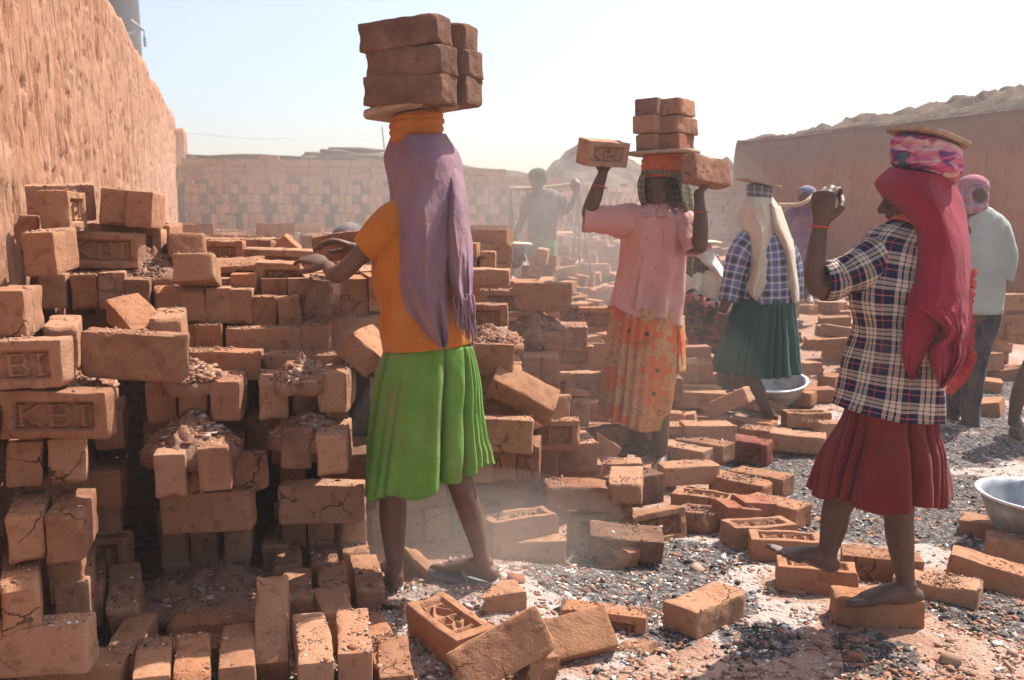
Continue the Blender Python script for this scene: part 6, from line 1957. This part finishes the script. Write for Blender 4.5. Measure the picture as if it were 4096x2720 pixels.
# ================================================================== 5. the man in the pale shirt
def man_pale():
    Y, k = 6.4, 1.7348
    root = empty("person", P(2238 * k, 995 * k, Y), "person in pale grey-green shirt, navy trousers and striped turban, back turned", "person")
    b = MB()
    limb(b, [(2262, 730, 0, 44, 36), (2268, 640, 0, 46, 36), (2270, 560, 0, 54, 36), (2262, 515, 0, 40, 26)], Y, k)
    limb(b, [(2250, 530, 0, 20, 20), (2245, 470, 0, 19, 20)], Y, k)
    head(b, P(2243 * k, 458 * k, Y), (-0.3, 0.95, 0), 0.21)
    limb(b, [(2270, 730, 0, 28, 30), (2250, 830, 0, 23, 25), (2238, 920, 0, 17, 18), (2236, 975, 0, 14, 16)], Y, k)
    foot(b, P(2252 * k, 1000 * k, Y), (-0.9, 0.4, 0), 1.05, big=1)
    limb(b, [(2240, 730, 0.05, 28, 30), (2215, 840, 0.12, 22, 24), (2205, 920, 0.2, 16, 17), (2200, 960, 0.2, 14, 15)], Y, k)
    foot(b, P(2208 * k, 975 * k, Y + 0.2), (-0.9, 0.4, 0), 1.05, big=-1)
    limb(b, [(2302, 535, 0, 22, 22), (2318, 600, 0, 17, 17), (2308, 660, -0.02, 13, 13), (2292, 715, -0.05, 10, 10), (2286, 728, -0.05, 9, 8)], Y, k)
    hand(b, P(2286 * k, 728 * k, Y - 0.05), (-0.2, 0.1, -1), (-0.7, 0.6, 0), 1.0, (0.6, 0.6, 0.5), -1, 0.4, 0.05, 0.02)
    limb(b, [(2222, 535, 0, 20, 20), (2212, 600, 0, 16, 16), (2225, 660, -0.02, 13, 13)], Y, k)
    finish_body(root, b, M['skin_dark'], 0.009)
    loft("shirt", root, [(2262, 722, 0, 52, 40), (2266, 650, 0, 54, 40), (2268, 580, 0, 58, 40), (2268, 535, 0, 56, 36), (2258, 508, 0, 38, 28), (2248, 490, 0, 22, 22)], Y, M['palegrey'], k, n=80, sub=7, wrinkle=0.014, wfreq=8, seed=51)
    loft("sleeve", root, [(2313, 648, -0.01, 20, 20), (2318, 605, 0, 23, 23), (2310, 555, 0, 26, 26), (2294, 525, 0, 28, 28)], Y, M['palegrey'], k, n=40, sub=6, wrinkle=0.008, seed=52)
    loft("trousers", root, [(2238, 985, 0, 20, 22), (2238, 925, 0, 21, 23), (2250, 830, 0, 27, 28), (2268, 745, 0, 33, 34), (2268, 710, 0, 36, 36)], Y, M['navy'], k, n=50, sub=8, wrinkle=0.008, seed=53)
    loft("trousers", root, [(2202, 950, 0.2, 19, 20), (2216, 840, 0.12, 25, 26), (2245, 735, 0.03, 34, 36)], Y, M['navy'], k, n=40, sub=8, wrinkle=0.008, seed=54)
    ring_pad("turban", root, 2243, 416, 492, 33, Y, M['stripe_turban'], k, tilt=0.1, turns=3, seed=8)
    mb = MB()
    ball(mb, P(2243 * k, 424 * k, Y), np.array([0.088, 0.088, 0.06]))
    link("turban_crown", mb.mesh("turban_crown", [M['stripe_turban']]), root)
    sole(root, P(2255 * k, 1003 * k, Y), (-0.9, 0.4, 0), M['slipper'], 1.12, name="sandal")
man_pale()

# ================================================================== 6-11. people farther off
def far_person(label, Y, parts, k=1.7348, skin_m='skin_dark', vox=0.012, hd=None, hands=()):
    base = parts['base']
    root = empty("person", P(base[0] * k, base[1] * k, Y), label, "person")
    b = MB()
    for l in parts['limbs']: limb(b, l, Y, k)
    if hd: head(b, P(hd[0] * k, hd[1] * k, Y + hd[2]), hd[3], hd[4])
    for h in hands: hand(b, P(h[0] * k, h[1] * k, Y + h[2]), h[3], h[4], h[5] if len(h) > 5 else 1.0, (0.6, 0.6, 0.5), 1, 0.3, 0.06, 0.02)
    for f in parts.get('feet', ()): foot(b, P(f[0] * k, f[1] * k, Y + f[2]), f[3], 1.0)
    finish_body(root, b, M[skin_m], vox)
    for i, c in enumerate(parts['clothes']):
        loft(c[0], root, c[1], Y, M[c[2]], k, n=56, sub=6, wrinkle=0.008, wfreq=9, seed=60 + i, fold=c[3] if len(c) > 3 else None)
    return root

def shell(name, parent, c, r, mat, M_=None):
    mb = MB()
    ball(mb, c, r, M_, 18, 12)
    return link(name, mb.mesh(name, [mat]), parent)

K = 1.7348
# the man in the green cap with a shoulder pole, standing in the dust
Ym = 9.6
r_ = far_person("person in grey shirt, green lungi and green cap carrying a shoulder pole in the dust", Ym, dict(base=(1250, 750), limbs=[
    [(1250, 560, 0, 32, 24), (1252, 500, 0, 32, 24), (1255, 452, 0, 32, 20)], [(1246, 460, 0, 11, 12), (1240, 420, 0, 11, 12)],
    [(1235, 560, 0, 18, 18), (1228, 620, 0, 14, 14), (1225, 680, 0, 11, 11), (1224, 740, 0, 8, 8)], [(1265, 560, 0, 18, 18), (1262, 630, 0, 14, 14), (1264, 690, 0, 11, 11), (1264, 745, 0, 8, 8)],
    [(1222, 455, 0, 11, 11), (1206, 500, -0.03, 9, 9), (1192, 535, -0.05, 7, 7)], [(1288, 455, 0, 11, 11), (1300, 490, 0, 9, 9), (1318, 470, 0, 7, 7), (1328, 445, 0, 6, 6)]],
    feet=[(1228, 752, 0, (-0.2, -1, 0)), (1268, 755, 0, (-0.1, -1, 0))],
    clothes=[("lungi", [(1248, 605, 0, 37, 30), (1249, 575, 0, 36, 28), (1251, 545, 0, 33, 25)], 'lungi_green', pleats(9, 0.02, 3)),
             ("tshirt", [(1250, 552, 0, 34, 26), (1252, 505, 0, 34, 26), (1256, 462, 0, 36, 24), (1250, 440, 0, 20, 16)], 'grey_vest'),
             ("sleeve", [(1299, 487, 0, 12, 12), (1294, 468, 0, 13, 13), (1282, 452, 0, 13, 13)], 'grey_vest'), ("sleeve", [(1210, 490, -.02, 12, 12), (1216, 470, 0, 13, 13), (1226, 452, 0, 13, 13)], 'grey_vest')]),
    hd=(1240, 418, 0, (-0.25, -1, -0.25), 0.215), hands=[(1190, 538, -0.05, (-0.3, 0, -1), (0.5, 0, 0)), (1328, 443, 0, (0.1, 0, 1), (0, 1, 0))])
shell("cap", r_, P(1240 * K, 405 * K, Ym), (0.095, 0.10, 0.075), M['capgreen'])
mb = MB()
tube(mb, [P(1178 * K, 435 * K, Ym + 0.05), P(1250 * K, 434 * K, Ym + 0.09), P(1335 * K, 424 * K, Ym + 0.05)], 0.022, None, 10, (0, 1, 0), 4)
pl = empty("shoulder_pole", P(1250 * K, 434 * K, Ym + 0.09), "bamboo shoulder pole with hanging ropes carried by the man in the green cap", "shoulder pole")
link("pole", mb.mesh("pole", [M['pole']]), pl)
for (x0, y0, ends) in ((1178, 436, ((1168, 560), (1180, 565), (1190, 560))), (1334, 424, ((1316, 640), (1338, 655), (1366, 640)))):
    for ex, ey in ends:
        mb = MB()
        pts = [P((x0 + (ex - x0) * t) * K, (y0 + (ey - y0) * t ** 0.8) * K, Ym + 0.05 - 0.1 * t) for t in np.linspace(0, 1, 8)]
        tube(mb, pts, 0.010, None, 7)
        link("rope", mb.mesh("rope", [M['rope']]), pl)

# crouching figure with a board, in front of him
Yc = 8.6
r_ = far_person("person crouching in white shawl, pale board on the head, small in the dust", Yc, dict(base=(1195, 690), limbs=[
    [(1196, 700, 0, 30, 26), (1196, 650, 0, 26, 22), (1194, 615, 0, 18, 16)], [(1194, 625, 0, 9, 9), (1193, 590, 0, 9, 9)], [(1180, 690, -0.1, 14, 14), (1172, 660, -0.22, 13, 13), (1175, 700, -0.25, 10, 10)], [(1210, 690, -0.1, 14, 14), (1216, 660, -0.22, 13, 13), (1212, 700, -0.25, 10, 10)]],
    clothes=[("shawl", [(1195, 680, 0, 44, 34), (1195, 640, 0, 32, 28), (1196, 605, 0, 20, 20), (1195, 585, 0, 15, 16), (1194, 574, 0, 11, 12)], 'white_cloth', pleats(7, 0.03, 3))]), hd=(1193, 597, -0.03, (-0.3, -1, -0.2), 0.2))
ring_pad("head_pad", r_, 1195, 564, 578, 17, Yc, M['violet_pad'], K, turns=3)
board("carrying_board", P(1195 * K, 561 * K, Yc), 0.23, 0.17, 0.013, M['cream'], 8, 3, 4, "pale board on the head of the crouching figure in the dust")

# grey-capped head behind the stack
Yg = 5.6
r_ = far_person("person stooping behind the brick stack, only a dark grey cap showing by the hands", Yg, dict(base=(812, 700), limbs=[
    [(830, 680, 0.1, 45, 35), (825, 620, 0.05, 45, 35), (815, 575, 0, 30, 25)], [(812, 600, 0, 16, 16), (808, 560, 0, 15, 15)]], clothes=[("shirt", [(838, 690, 0.1, 50, 40), (830, 620, 0.05, 50, 38), (816, 572, 0, 30, 24)], 'orange')]), hd=(806, 560, 0, (-0.5, -0.7, -0.5), 0.21))
shell("cap", r_, P(806 * K, 549 * K, Yg), (0.102, 0.11, 0.09), M['capgrey'])

# seated woman behind the sari
Ys = 7.4
r_ = far_person("person squatting in cream shirt and white scarf beside the flowered sari", Ys, dict(base=(1620, 800), limbs=[
    [(1630, 760, 0.05, 38, 34), (1630, 690, 0, 36, 28), (1628, 640, 0, 36, 22), (1624, 620, 0, 22, 16)], [(1622, 640, 0, 12, 13), (1618, 600, 0, 12, 13)],
    [(1600, 640, -0.05, 16, 16), (1590, 690, -0.12, 13, 13), (1600, 735, -0.3, 10, 10), (1625, 735, -0.38, 8, 8)], [(1660, 640, -0.03, 16, 16), (1672, 690, -0.1, 13, 13), (1650, 720, -0.3, 10, 10), (1615, 735, -0.42, 8, 8)],
    [(1605, 770, 0, 24, 24), (1600, 700, -0.35, 20, 20), (1610, 790, -0.32, 14, 14)], [(1650, 770, 0, 24, 24), (1640, 720, -0.38, 20, 20), (1660, 800, -0.3, 14, 14)]],
    clothes=[("shirt", [(1632, 725, 0, 44, 34), (1631, 680, 0, 42, 32), (1630, 645, 0, 46, 28), (1626, 622, 0, 26, 20)], 'cream_shirt'),
             ("sleeve", [(1590, 700, -0.12, 16, 16), (1596, 660, -0.08, 19, 19), (1606, 635, -0.03, 19, 19)], 'cream_shirt'), ("sleeve", [(1672, 700, -0.1, 16, 16), (1668, 660, -0.06, 19, 19), (1656, 635, -0.02, 19, 19)], 'cream_shirt'),
             ("skirt", [(1612, 795, -0.32, 22, 22), (1602, 740, -0.36, 25, 25), (1602, 690, -0.34, 24, 24), (1608, 750, -0.1, 28, 28)], 'dark_print'), ("skirt", [(1662, 805, -0.3, 22, 22), (1648, 755, -0.38, 25, 25), (1638, 712, -0.37, 24, 24), (1648, 760, -0.1, 28, 28)], 'dark_print')]),
    hd=(1612, 612, -0.02, (-0.55, -0.8, -0.35), 0.205), hands=[(1622, 735, -0.38, (0.6, -0.2, -0.5), (0, 0, -1)), (1617, 736, -0.42, (-0.6, -0.2, -0.5), (0, 0, -1))])
sheet("scarf", r_, [(1598, 578, 1638, 578, -0.14, -0.02), (1592, 598, 1655, 598, -0.10, 0.0), (1622, 615, 1668, 618, -0.12, 0.02), (1640, 632, 1678, 636, -0.12, 0.03), (1660, 650, 1684, 652, -0.10, 0.03)], Ys, M['white_cloth'], K, nu=36, sub=6, folds=0.012, nf=2, seed=3)
shell("scarf_crown", r_, P(1618 * K, 594 * K, Ys + 0.01), (0.10, 0.11, 0.095), M['white_cloth'])
ring_pad("head_pad", r_, 1620, 562, 582, 21, Ys, M['pink_cloth'], K, turns=3, seed=5)
board("carrying_board", P(1622 * K, 557 * K, Ys), 0.25, 0.19, 0.013, M['cream'], 12, 2, 4, "pale board on the bright pink pad of the squatting woman")
bangle(r_, P(1647 * K, 722 * K, Ys - 0.31), (1, 0.2, 0.2), 0.034, M['metal_rim'])

# man in the purple shirt under a pole
Yp = 9.8
r_ = far_person("person in purple shirt with a pole on the shoulder before the red wall", Yp, dict(base=(1855, 695), limbs=[
    [(1850, 585, 0, 28, 22), (1848, 530, 0, 29, 22), (1846, 485, 0, 28, 18)], [(1852, 490, 0, 11, 11), (1857, 455, 0, 11, 11)],
    [(1862, 580, 0, 16, 16), (1864, 640, 0, 12, 12), (1866, 692, 0, 8, 8)], [(1840, 580, 0, 16, 16), (1838, 640, 0.08, 12, 12), (1836, 688, 0.1, 8, 8)],
    [(1824, 490, 0, 11, 11), (1815, 520, 0, 9, 9), (1820, 555, 0, 7, 7)], [(1872, 490, 0, 11, 11), (1884, 480, 0, 8, 8), (1880, 455, 0, 6, 6)]],
    feet=[(1866, 697, 0, (-0.3, -1, 0)), (1836, 693, 0.1, (-0.3, -1, 0))],
    clothes=[("shirt", [(1850, 582, 0, 30, 24), (1849, 535, 0, 31, 24), (1847, 495, 0, 33, 22), (1850, 476, 0, 18, 14)], 'purple'), ("sleeve", [(1814, 525, 0, 12, 12), (1818, 505, 0, 13, 13), (1828, 488, 0, 13, 13)], 'purple'),
             ("trousers", [(1866, 690, 0, 11, 11), (1864, 640, 0, 14, 14), (1858, 580, 0, 18, 18)], 'navy'), ("trousers", [(1836, 686, 0.1, 11, 11), (1838, 640, 0.08, 14, 14), (1844, 580, 0, 18, 18)], 'navy')]), hd=(1858, 453, 0, (0.2, 0.9, 0), 0.21))
shell("cap", r_, P(1860 * K, 444 * K, Yp), (0.092, 0.10, 0.07), M['stripe_turban'])
mb = MB()
tube(mb, [P(1792 * K, 473 * K, Yp - 0.15), P(1840 * K, 472 * K, Yp - 0.2), P(1862 * K, 462 * K, Yp - 0.2), P(1880 * K, 445 * K, Yp - 0.1)], 0.020, None, 10, (0, 1, 0), 5)
tag(link("shoulder_pole", mb.mesh("shoulder_pole", [M['pole']])), "bent bamboo pole on the shoulder of the purple-shirted man", "shoulder pole")

# walker leaving the picture at the right edge: a leg and a sandal show
Ye = 6.2
r_ = far_person("person at the right picture edge of whom one bare leg and a sandal show", Ye, dict(base=(2340, 1000), limbs=[
    [(2480, 740, 0, 55, 42), (2484, 640, 0, 52, 40), (2486, 560, 0, 58, 38), (2488, 510, 0, 40, 28)], [(2488, 520, 0, 20, 20), (2488, 460, 0, 19, 20)],
    [(2452, 740, 0, 34, 34), (2390, 830, -0.05, 25, 26), (2352, 905, -0.05, 19, 20), (2338, 960, -0.05, 12, 14), (2336, 975, -0.05, 12, 14)], [(2500, 740, 0, 34, 34), (2510, 850, 0.1, 25, 26), (2522, 980, 0.3, 14, 14)],
    [(2432, 540, 0, 20, 20), (2440, 620, -0.1, 16, 16), (2470, 660, -0.3, 12, 12)], [(2542, 540, 0, 20, 20), (2550, 640, 0, 16, 16), (2545, 720, 0, 11, 11)]],
    feet=[(2345, 987, -0.02, (-0.45, -0.85, -0.12)), (2522, 1000, 0.3, (-0.3, -0.9, 0))],
    clothes=[("shirt", [(2482, 730, 0, 60, 46), (2484, 640, 0, 58, 44), (2486, 560, 0, 64, 42), (2488, 512, 0, 34, 30)], 'palegrey'), ("dhoti", [(2484, 822, 0, 62, 58), (2482, 770, 0, 62, 52), (2482, 715, 0, 56, 44)], 'white_cloth', pleats(9, 0.03, 5))]), vox=0.010, hd=(2488, 440, 0, (-0.5, -0.9, 0), 0.22))
sole(r_, P(2347 * K, 990 * K, Ye - 0.02), (-0.45, -0.85, -0.12), M['slipper'], 1.15, name="sandal")

# ------------------------------------------------------------------ metal carrying basins
def basin(c, r, h, yaw, pitch, roll, label):
    mb, n = MB(), 56
    prof = [(0.42, 0.0), (0.50, 0.015), (0.68, 0.16), (0.84, 0.45), (0.96, 0.80), (1.0, 0.97), (1.07, 1.0), (1.075, 1.03), (0.99, 1.02), (0.94, 0.83), (0.82, 0.48), (0.66, 0.20), (0.48, 0.06)]
    th = np.linspace(0, 2 * math.pi, n, endpoint=False)
    V = []
    for a, z in prof:
        V.append(np.column_stack([np.cos(th) * a * r, np.sin(th) * a * r, np.full(n, z * h)]))
    V = np.concatenate(V)
    V[:, 2] += 0.006 * vnoise(V[:, 0] * 8, V[:, 1] * 8, 0, 5)
    V = V @ np.array(rot(yaw, pitch, roll)).T + np.asarray(c)
    f = []
    for i in range(len(prof) - 1):
        for j in range(n):
            f.append((i * n + j, i * n + (j + 1) % n, (i + 1) * n + (j + 1) % n, (i + 1) * n + j))
    f.append(tuple(range(n))[::-1])
    f.append(tuple((len(prof) - 1) * n + j for j in range(n)))
    o = empty("metal_basin", c, label, "basin")
    bowl = mb.add(V, f).mesh("bowl", [M['metal']])
    link("bowl", bowl, o)
    rm = MB()
    ring = np.array([(math.cos(t) * r * 1.07, math.sin(t) * r * 1.07, h * 1.015) for t in np.linspace(0, 2 * math.pi, 57)]) @ np.array(rot(yaw, pitch, roll)).T + np.asarray(c)
    tube(rm, ring, 0.007, None, 8, (0, 0, 1), 1, False, False)
    link("rim", rm.mesh("rim", [M['metal_rim']]), o)
g = P(4150, 2075, 4.0)
basin((g[0], 4.0, 0.03), 0.235, 0.185, 0, 2, 3, "dark metal basin cut off by the right edge of the picture")
g = P(1790 * K, 905 * K, 6.9)
basin((g[0] - 0.02, 6.95, g[2] - 0.09), 0.235, 0.17, 0, 9, -4, "grey metal basin behind the legs of the cream-scarfed woman")

# ------------------------------------------------------------------ cones of rubble left on the stack
def heap(label, x, y, Y, rx, ry, h, seed, px=True):
    c = P(x, y, Y)
    nr, nt = 30, 72
    rr = np.linspace(0, 1, nr) ** 0.9
    th = np.linspace(0, 2 * math.pi, nt, endpoint=False)
    RR, TH = np.meshgrid(rr, th, indexing='ij')
    edge = 1 + 0.22 * vnoise(np.cos(TH) * 1.7, np.sin(TH) * 1.7, 0, seed + 9)
    U, V = RR * np.cos(TH) * edge, RR * np.sin(TH) * edge
    z = 0.78 * h * (1 - RR) ** 0.8 * (1 + 0.4 * fbm(U * 3, V * 3, 0, seed, 3)) + 0.034 * fbm(U * 7, V * 7, 0, seed + 2, 5) * np.minimum(1, (1 - RR) * 5)
    A = np.stack([c[0] + U * rx, c[1] + V * ry, c[2] + z], axis=-1).reshape(-1, 3)
    bot = A.copy()
    bot[:, 2] = c[2] - 0.035
    i, j = np.meshgrid(np.arange(nr - 1), np.arange(nt), indexing='ij')
    a, b2 = (i * nt + j).ravel(), (i * nt + (j + 1) % nt).ravel()
    F = np.column_stack([a, a + nt, b2 + nt, b2])
    n = len(A)
    e = (nr - 1) * nt + np.arange(nt)
    e2 = (nr - 1) * nt + (np.arange(nt) + 1) % nt
    F = np.concatenate([F, F[:, ::-1] + n, np.column_stack([e, e + n, e2 + n, e2])])
    o = link("rubble_heap", mesh_new("rubble_heap", np.concatenate([A, bot]), F, [M['rubble']], True))
    tag(o, label, "rubble heap")
    HEAPS.append((c, rx, ry, h))
HEAPS = []
heap("cone of brick rubble above the pair of jutting bricks", 775, 1790, 3.22, 0.15, 0.16, 0.16, 3)
heap("spill of rubble at the right end of the knotted brick", 775, 1525, 3.25, 0.085, 0.10, 0.09, 4)
heap("dark rubble on the middle of the third column", 1212, 1520, 3.30, 0.09, 0.12, 0.09, 5)
heap("rubble over the jutting bricks of the third column", 1240, 1740, 3.26, 0.13, 0.13, 0.09, 6)
heap("dusty rubble in the middle of the row of ten bricks", 600, 1110, 3.85, 0.20, 0.16, 0.13, 7)
heap("rubble between the KBI bricks at the left edge", 330, 1560, 2.95, 0.09, 0.10, 0.05, 8)
heap("rubble on the long brick right of the green skirt", 1950, 1375, 4.2, 0.16, 0.14, 0.10, 9)
heap("pale dust heap left of the sari", 2140, 1345, 5.05, 0.17, 0.15, 0.17, 10)
heap("dusty rubble on top of the stack behind the row of ten", 380, 1085, 3.95, 0.28, 0.14, 0.07, 11)
heap("rubble fallen at the foot of the second column", 860, 2370, 3.30, 0.30, 0.22, 0.10, 12)

# ------------------------------------------------------------------ chips, charcoal and ash, too many to count
OCT = np.array([(1, 0, 0), (-1, 0, 0), (0, 1, 0), (0, -1, 0), (0, 0, 1), (0, 0, -1)], float)
OCF = np.array([(0, 2, 4), (2, 1, 4), (1, 3, 4), (3, 0, 4), (2, 0, 5), (1, 2, 5), (3, 1, 5), (0, 3, 5)])
CUB = np.array([(x, y, z) for x in (-1, 1) for y in (-1, 1) for z in (-1, 1)], float) * 0.75
def chips(name, pos, size, flat, mat, label, cat):
    n = len(pos)
    sc = size[:, None] * np.exp(RNG.normal(0, 0.30, (n, 3))) * np.array([1, 1, flat])
    v = OCT[None] * (1 + 0.9 * (RNG.random((n, 6, 3)) - 0.5)) + 0.55 * (RNG.random((n, 6, 3)) - 0.5)
    v = v * sc[:, None, :]
    a, b = RNG.random(n) * 6.28, RNG.normal(0, 0.45, n)
    ca, sa, cb, sb = np.cos(a), np.sin(a), np.cos(b), np.sin(b)
    x, y, z = v[..., 0], v[..., 1], v[..., 2]
    y2, z2 = y * cb[:, None] - z * sb[:, None], y * sb[:, None] + z * cb[:, None]
    x3, y3 = x * ca[:, None] - y2 * sa[:, None], x * sa[:, None] + y2 * ca[:, None]
    V = np.stack([x3, y3, z2], axis=-1) + pos[:, None, :]
    F = (OCF[None] + (np.arange(n) * 6)[:, None, None]).reshape(-1, 3)
    t = np.repeat(RNG.random(n), 6)
    o = link(name, mesh_new(name, V.reshape(-1, 3), F, [mat], False, None, t))
    tag(o, label, cat, kind="stuff")

def shards(name, pos, size, mat, label, cat):
    """angular broken pieces: jittered boxes"""
    n = len(pos)
    v = CUB[None] * (1 + 0.5 * (RNG.random((n, 8, 3)) - 0.5)) * (size[:, None, None] * np.exp(RNG.normal(0, 0.35, (n, 1, 3)))) * np.array([1.3, 0.9, 0.42])
    a, b = RNG.random(n) * 6.28, RNG.normal(0, 0.4, n)
    ca, sa, cb, sb = (f(q)[:, None] for q in (a, b) for f in (np.cos, np.sin))
    x, y, z = v[..., 0], v[..., 1], v[..., 2]
    y2, z2 = y * cb - z * sb, y * sb + z * cb
    V = np.stack([x * ca - y2 * sa, x * sa + y2 * ca, z2], axis=-1) + pos[:, None, :]
    F = (np.array([(0, 1, 3, 2), (4, 6, 7, 5), (0, 4, 5, 1), (2, 3, 7, 6), (0, 2, 6, 4), (1, 5, 7, 3)])[None] + (np.arange(n) * 8)[:, None, None]).reshape(-1, 4)
    o = link(name, mesh_new(name, V.reshape(-1, 3), F, [mat], False, None, np.repeat(RNG.random(n), 8)))
    tag(o, label, cat, kind="stuff")

def on_ground(n, ymin=2.6, ymax=9.0, power=2.1, xlo=-0.62, xhi=0.74):
    y = ymin + (ymax - ymin) * RNG.random(n) ** power
    x = y * (xlo + (xhi - xlo) * RNG.random(n))
    keep = (x > -0.25 + 0.0 * y) | (y < 3.5)
    return x[keep], y[keep]

def ground_scatter(n, thr, seed, sc, **kw):
    x, y = on_ground(n, **kw)
    m = RNG.random(len(x)) < (coal_at(x, y) if seed == 91 else ash_at(x, y)) + thr
    return x[m], y[m]

def sizes(n, med, sig, mx):
    return np.minimum(med * np.exp(RNG.normal(0, sig, n)), mx)

x, y = on_ground(100000)
z = terrain(x, y)
s = sizes(len(x), 0.0026, 0.65, 0.011)
shards("brick_crumbs", np.column_stack([x, y, z + s * 0.3]), s, M['crumb'], "brick crumbs and chips strewn over the ground", "crumbs")
x, y = on_ground(190, ymax=7)
z = terrain(x, y)
s = sizes(len(x), 0.015, 0.4, 0.034)
shards("brick_fragments", np.column_stack([x, y, z + s * 0.12]), s, M['crumb'], "fist-sized brick fragments scattered on the ground", "fragments")
x, y = ground_scatter(120000, 0.08, 91, 1.9)
z = terrain(x, y)
s = sizes(len(x), 0.0030, 0.62, 0.016)
chips("charcoal", np.column_stack([x, y, z + s * 0.3]), s, 0.7, M['coal'], "charcoal bits lying in dark patches on the ground", "charcoal")
x, y = ground_scatter(90000, 0.12, 97, 1.5)
z = terrain(x, y)
s = sizes(len(x), 0.0026, 0.65, 0.015)
chips("ash_flakes", np.column_stack([x, y, z + s * 0.35]), s, 0.35, M['ash'], "pale ash flakes sprinkled over the ground", "ash")

# crumbs on the brick tops and heaps
pos, sz, hp, hs = [], [], [], []
for c, Rm, h, bare in BOXES:
    if c[1] > 6.2 or c[2] > 1.55 or bare: continue
    ax = int(np.argmax(np.abs(Rm[2, :])))
    if abs(Rm[2, ax]) < 0.86: continue
    sg = 1 if Rm[2, ax] > 0 else -1
    o1, o2 = [k for k in range(3) if k != ax]
    area = h[o1] * h[o2] * 4
    den = RNG.choice((800, 3000, 7000, 13000), p=(0.2, 0.3, 0.28, 0.22))
    n = int(area * den * (1.5 if c[1] < 3.4 else 1.0))
    u = RNG.uniform(-0.96, 0.96, (n, 2))
    if RNG.random() < 0.6:
        u[:, 0] = np.clip(RNG.normal(RNG.uniform(-0.5, 0.5), 0.4, n), -0.95, 0.95)
    loc = np.zeros((n, 3))
    loc[:, o1], loc[:, o2], loc[:, ax] = u[:, 0] * h[o1], u[:, 1] * h[o2], sg * (h[ax] - 0.001)
    pos.append(loc @ Rm.T + c)
    sz.append(sizes(n, 0.0021, 0.6, 0.010))
for c, rx, ry, hh in HEAPS:
    n = 1500
    a, r = RNG.random(n) * 6.28, np.sqrt(RNG.random(n)) * 0.95
    hp.append(np.column_stack([c[0] + np.cos(a) * r * rx, c[1] + np.sin(a) * r * ry, c[2] + 0.78 * hh * np.maximum(0, 1 - r) ** 0.8 + 0.004]))
    hs.append(sizes(n, 0.0042, 0.6, 0.017))
pos, sz = np.concatenate(pos), np.concatenate(sz)
shards("brick_crumbs", np.concatenate(hp), np.concatenate(hs), M['crumb'], "broken bits covering the rubble heaps on the stack", "crumbs")
mk = RNG.random(len(pos))
chips("brick_crumbs", pos[mk < 0.86] + np.array([0, 0, 0.001]), sz[mk < 0.86], 0.6, M['crumb'], "crumbs of brick lying on top of the bricks", "crumbs")
chips("charcoal", pos[(mk >= 0.86) & (mk < 0.93)], sz[(mk >= 0.86) & (mk < 0.93)], 0.6, M['coal'], "dark cinders lying on top of the bricks", "cinders")
chips("ash_flakes", pos[mk >= 0.93], sz[mk >= 0.93] * 1.1, 0.35, M['ash'], "white ash flakes lying on top of the bricks", "ash")

# sand pouring from the worker's hands
n = 2600
t = RNG.random(n) ** 1.2
px = 1330 + 80 * t + RNG.normal(0, 1, n) * (6 + 42 * t)
py = 1090 + 360 * t
pp = np.array([P(a, b, 3.46 + RNG.normal(0, 0.02 + 0.03 * c)) for a, b, c in zip(px, py, t)])
chips("falling_sand", pp, np.full(n, 0.0013), 1.0, M['crumb'], "fine sand pouring from the worker's hands", "sand")

# ------------------------------------------------------------------ the air: dust haze and thicker dust clouds
def volume(name, dens, col=(0.94, 0.86, 0.78), aniso=0.35):
    m = bpy.data.materials.new(name)
    m.use_nodes = True
    t = m.node_tree
    t.nodes.clear()
    o = t.nodes.new("ShaderNodeOutputMaterial")
    v = t.nodes.new("ShaderNodeVolumePrincipled")
    v.inputs["Color"].default_value = (*col, 1)
    v.inputs["Density"].default_value = dens
    v.inputs["Anisotropy"].default_value = aniso
    t.links.new(v.outputs[0], o.inputs["Volume"])
    return m
mb = MB()
box(mb, (0, 22, 8.0), (26, 34, 10.0))
hz = link("haze", mb.mesh("haze", [volume("dusty_air", 0.0045, (0.95, 0.95, 0.95), 0.45)], False))
tag(hz, "thin dust haze hanging over the kiln yard", "haze", kind="stuff")
def cloud(c, r, dens, label, shells=3):
    o = None
    mb = MB()
    for s in np.linspace(1.0, 0.45, shells):
        m1 = MB()
        ball(m1, c, np.asarray(r) * s, None, 28, 18)
        k = link("dust_cloud", m1.mesh("dust_cloud", [volume("dust_puff", dens)], True), None)
        if o is None:
            o = k
            tag(o, label, "dust", kind="stuff")
        else:
            k.parent = o
            k.name = "denser_core"
            tag(k, kind="stuff")
cloud((-0.15, 3.45, 0.22), (0.60, 0.46, 0.24), 0.21, "low dust cloud kicked up at the worker's feet")
cloud((-0.60, 3.46, 0.86), (0.18, 0.14, 0.30), 0.26, "dust trailing from the sand poured by the worker", 2)
cloud((-1.0, 8.6, 1.55), (3.2, 2.6, 0.8), 0.024, "dust drifting over the bed before the far wall")
cloud((0.9, 8.6, 0.9), (1.7, 1.8, 1.0), 0.03, "dust around the man in the green cap")
cloud((0.35, 4.7, 0.55), (0.85, 0.9, 0.55), 0.035, "dust hanging over the broken slope behind the green skirt", 2)
cloud((-0.95, 3.2, 0.12), (0.30, 0.26, 0.20), 0.14, "dust settling before the second column", 2)
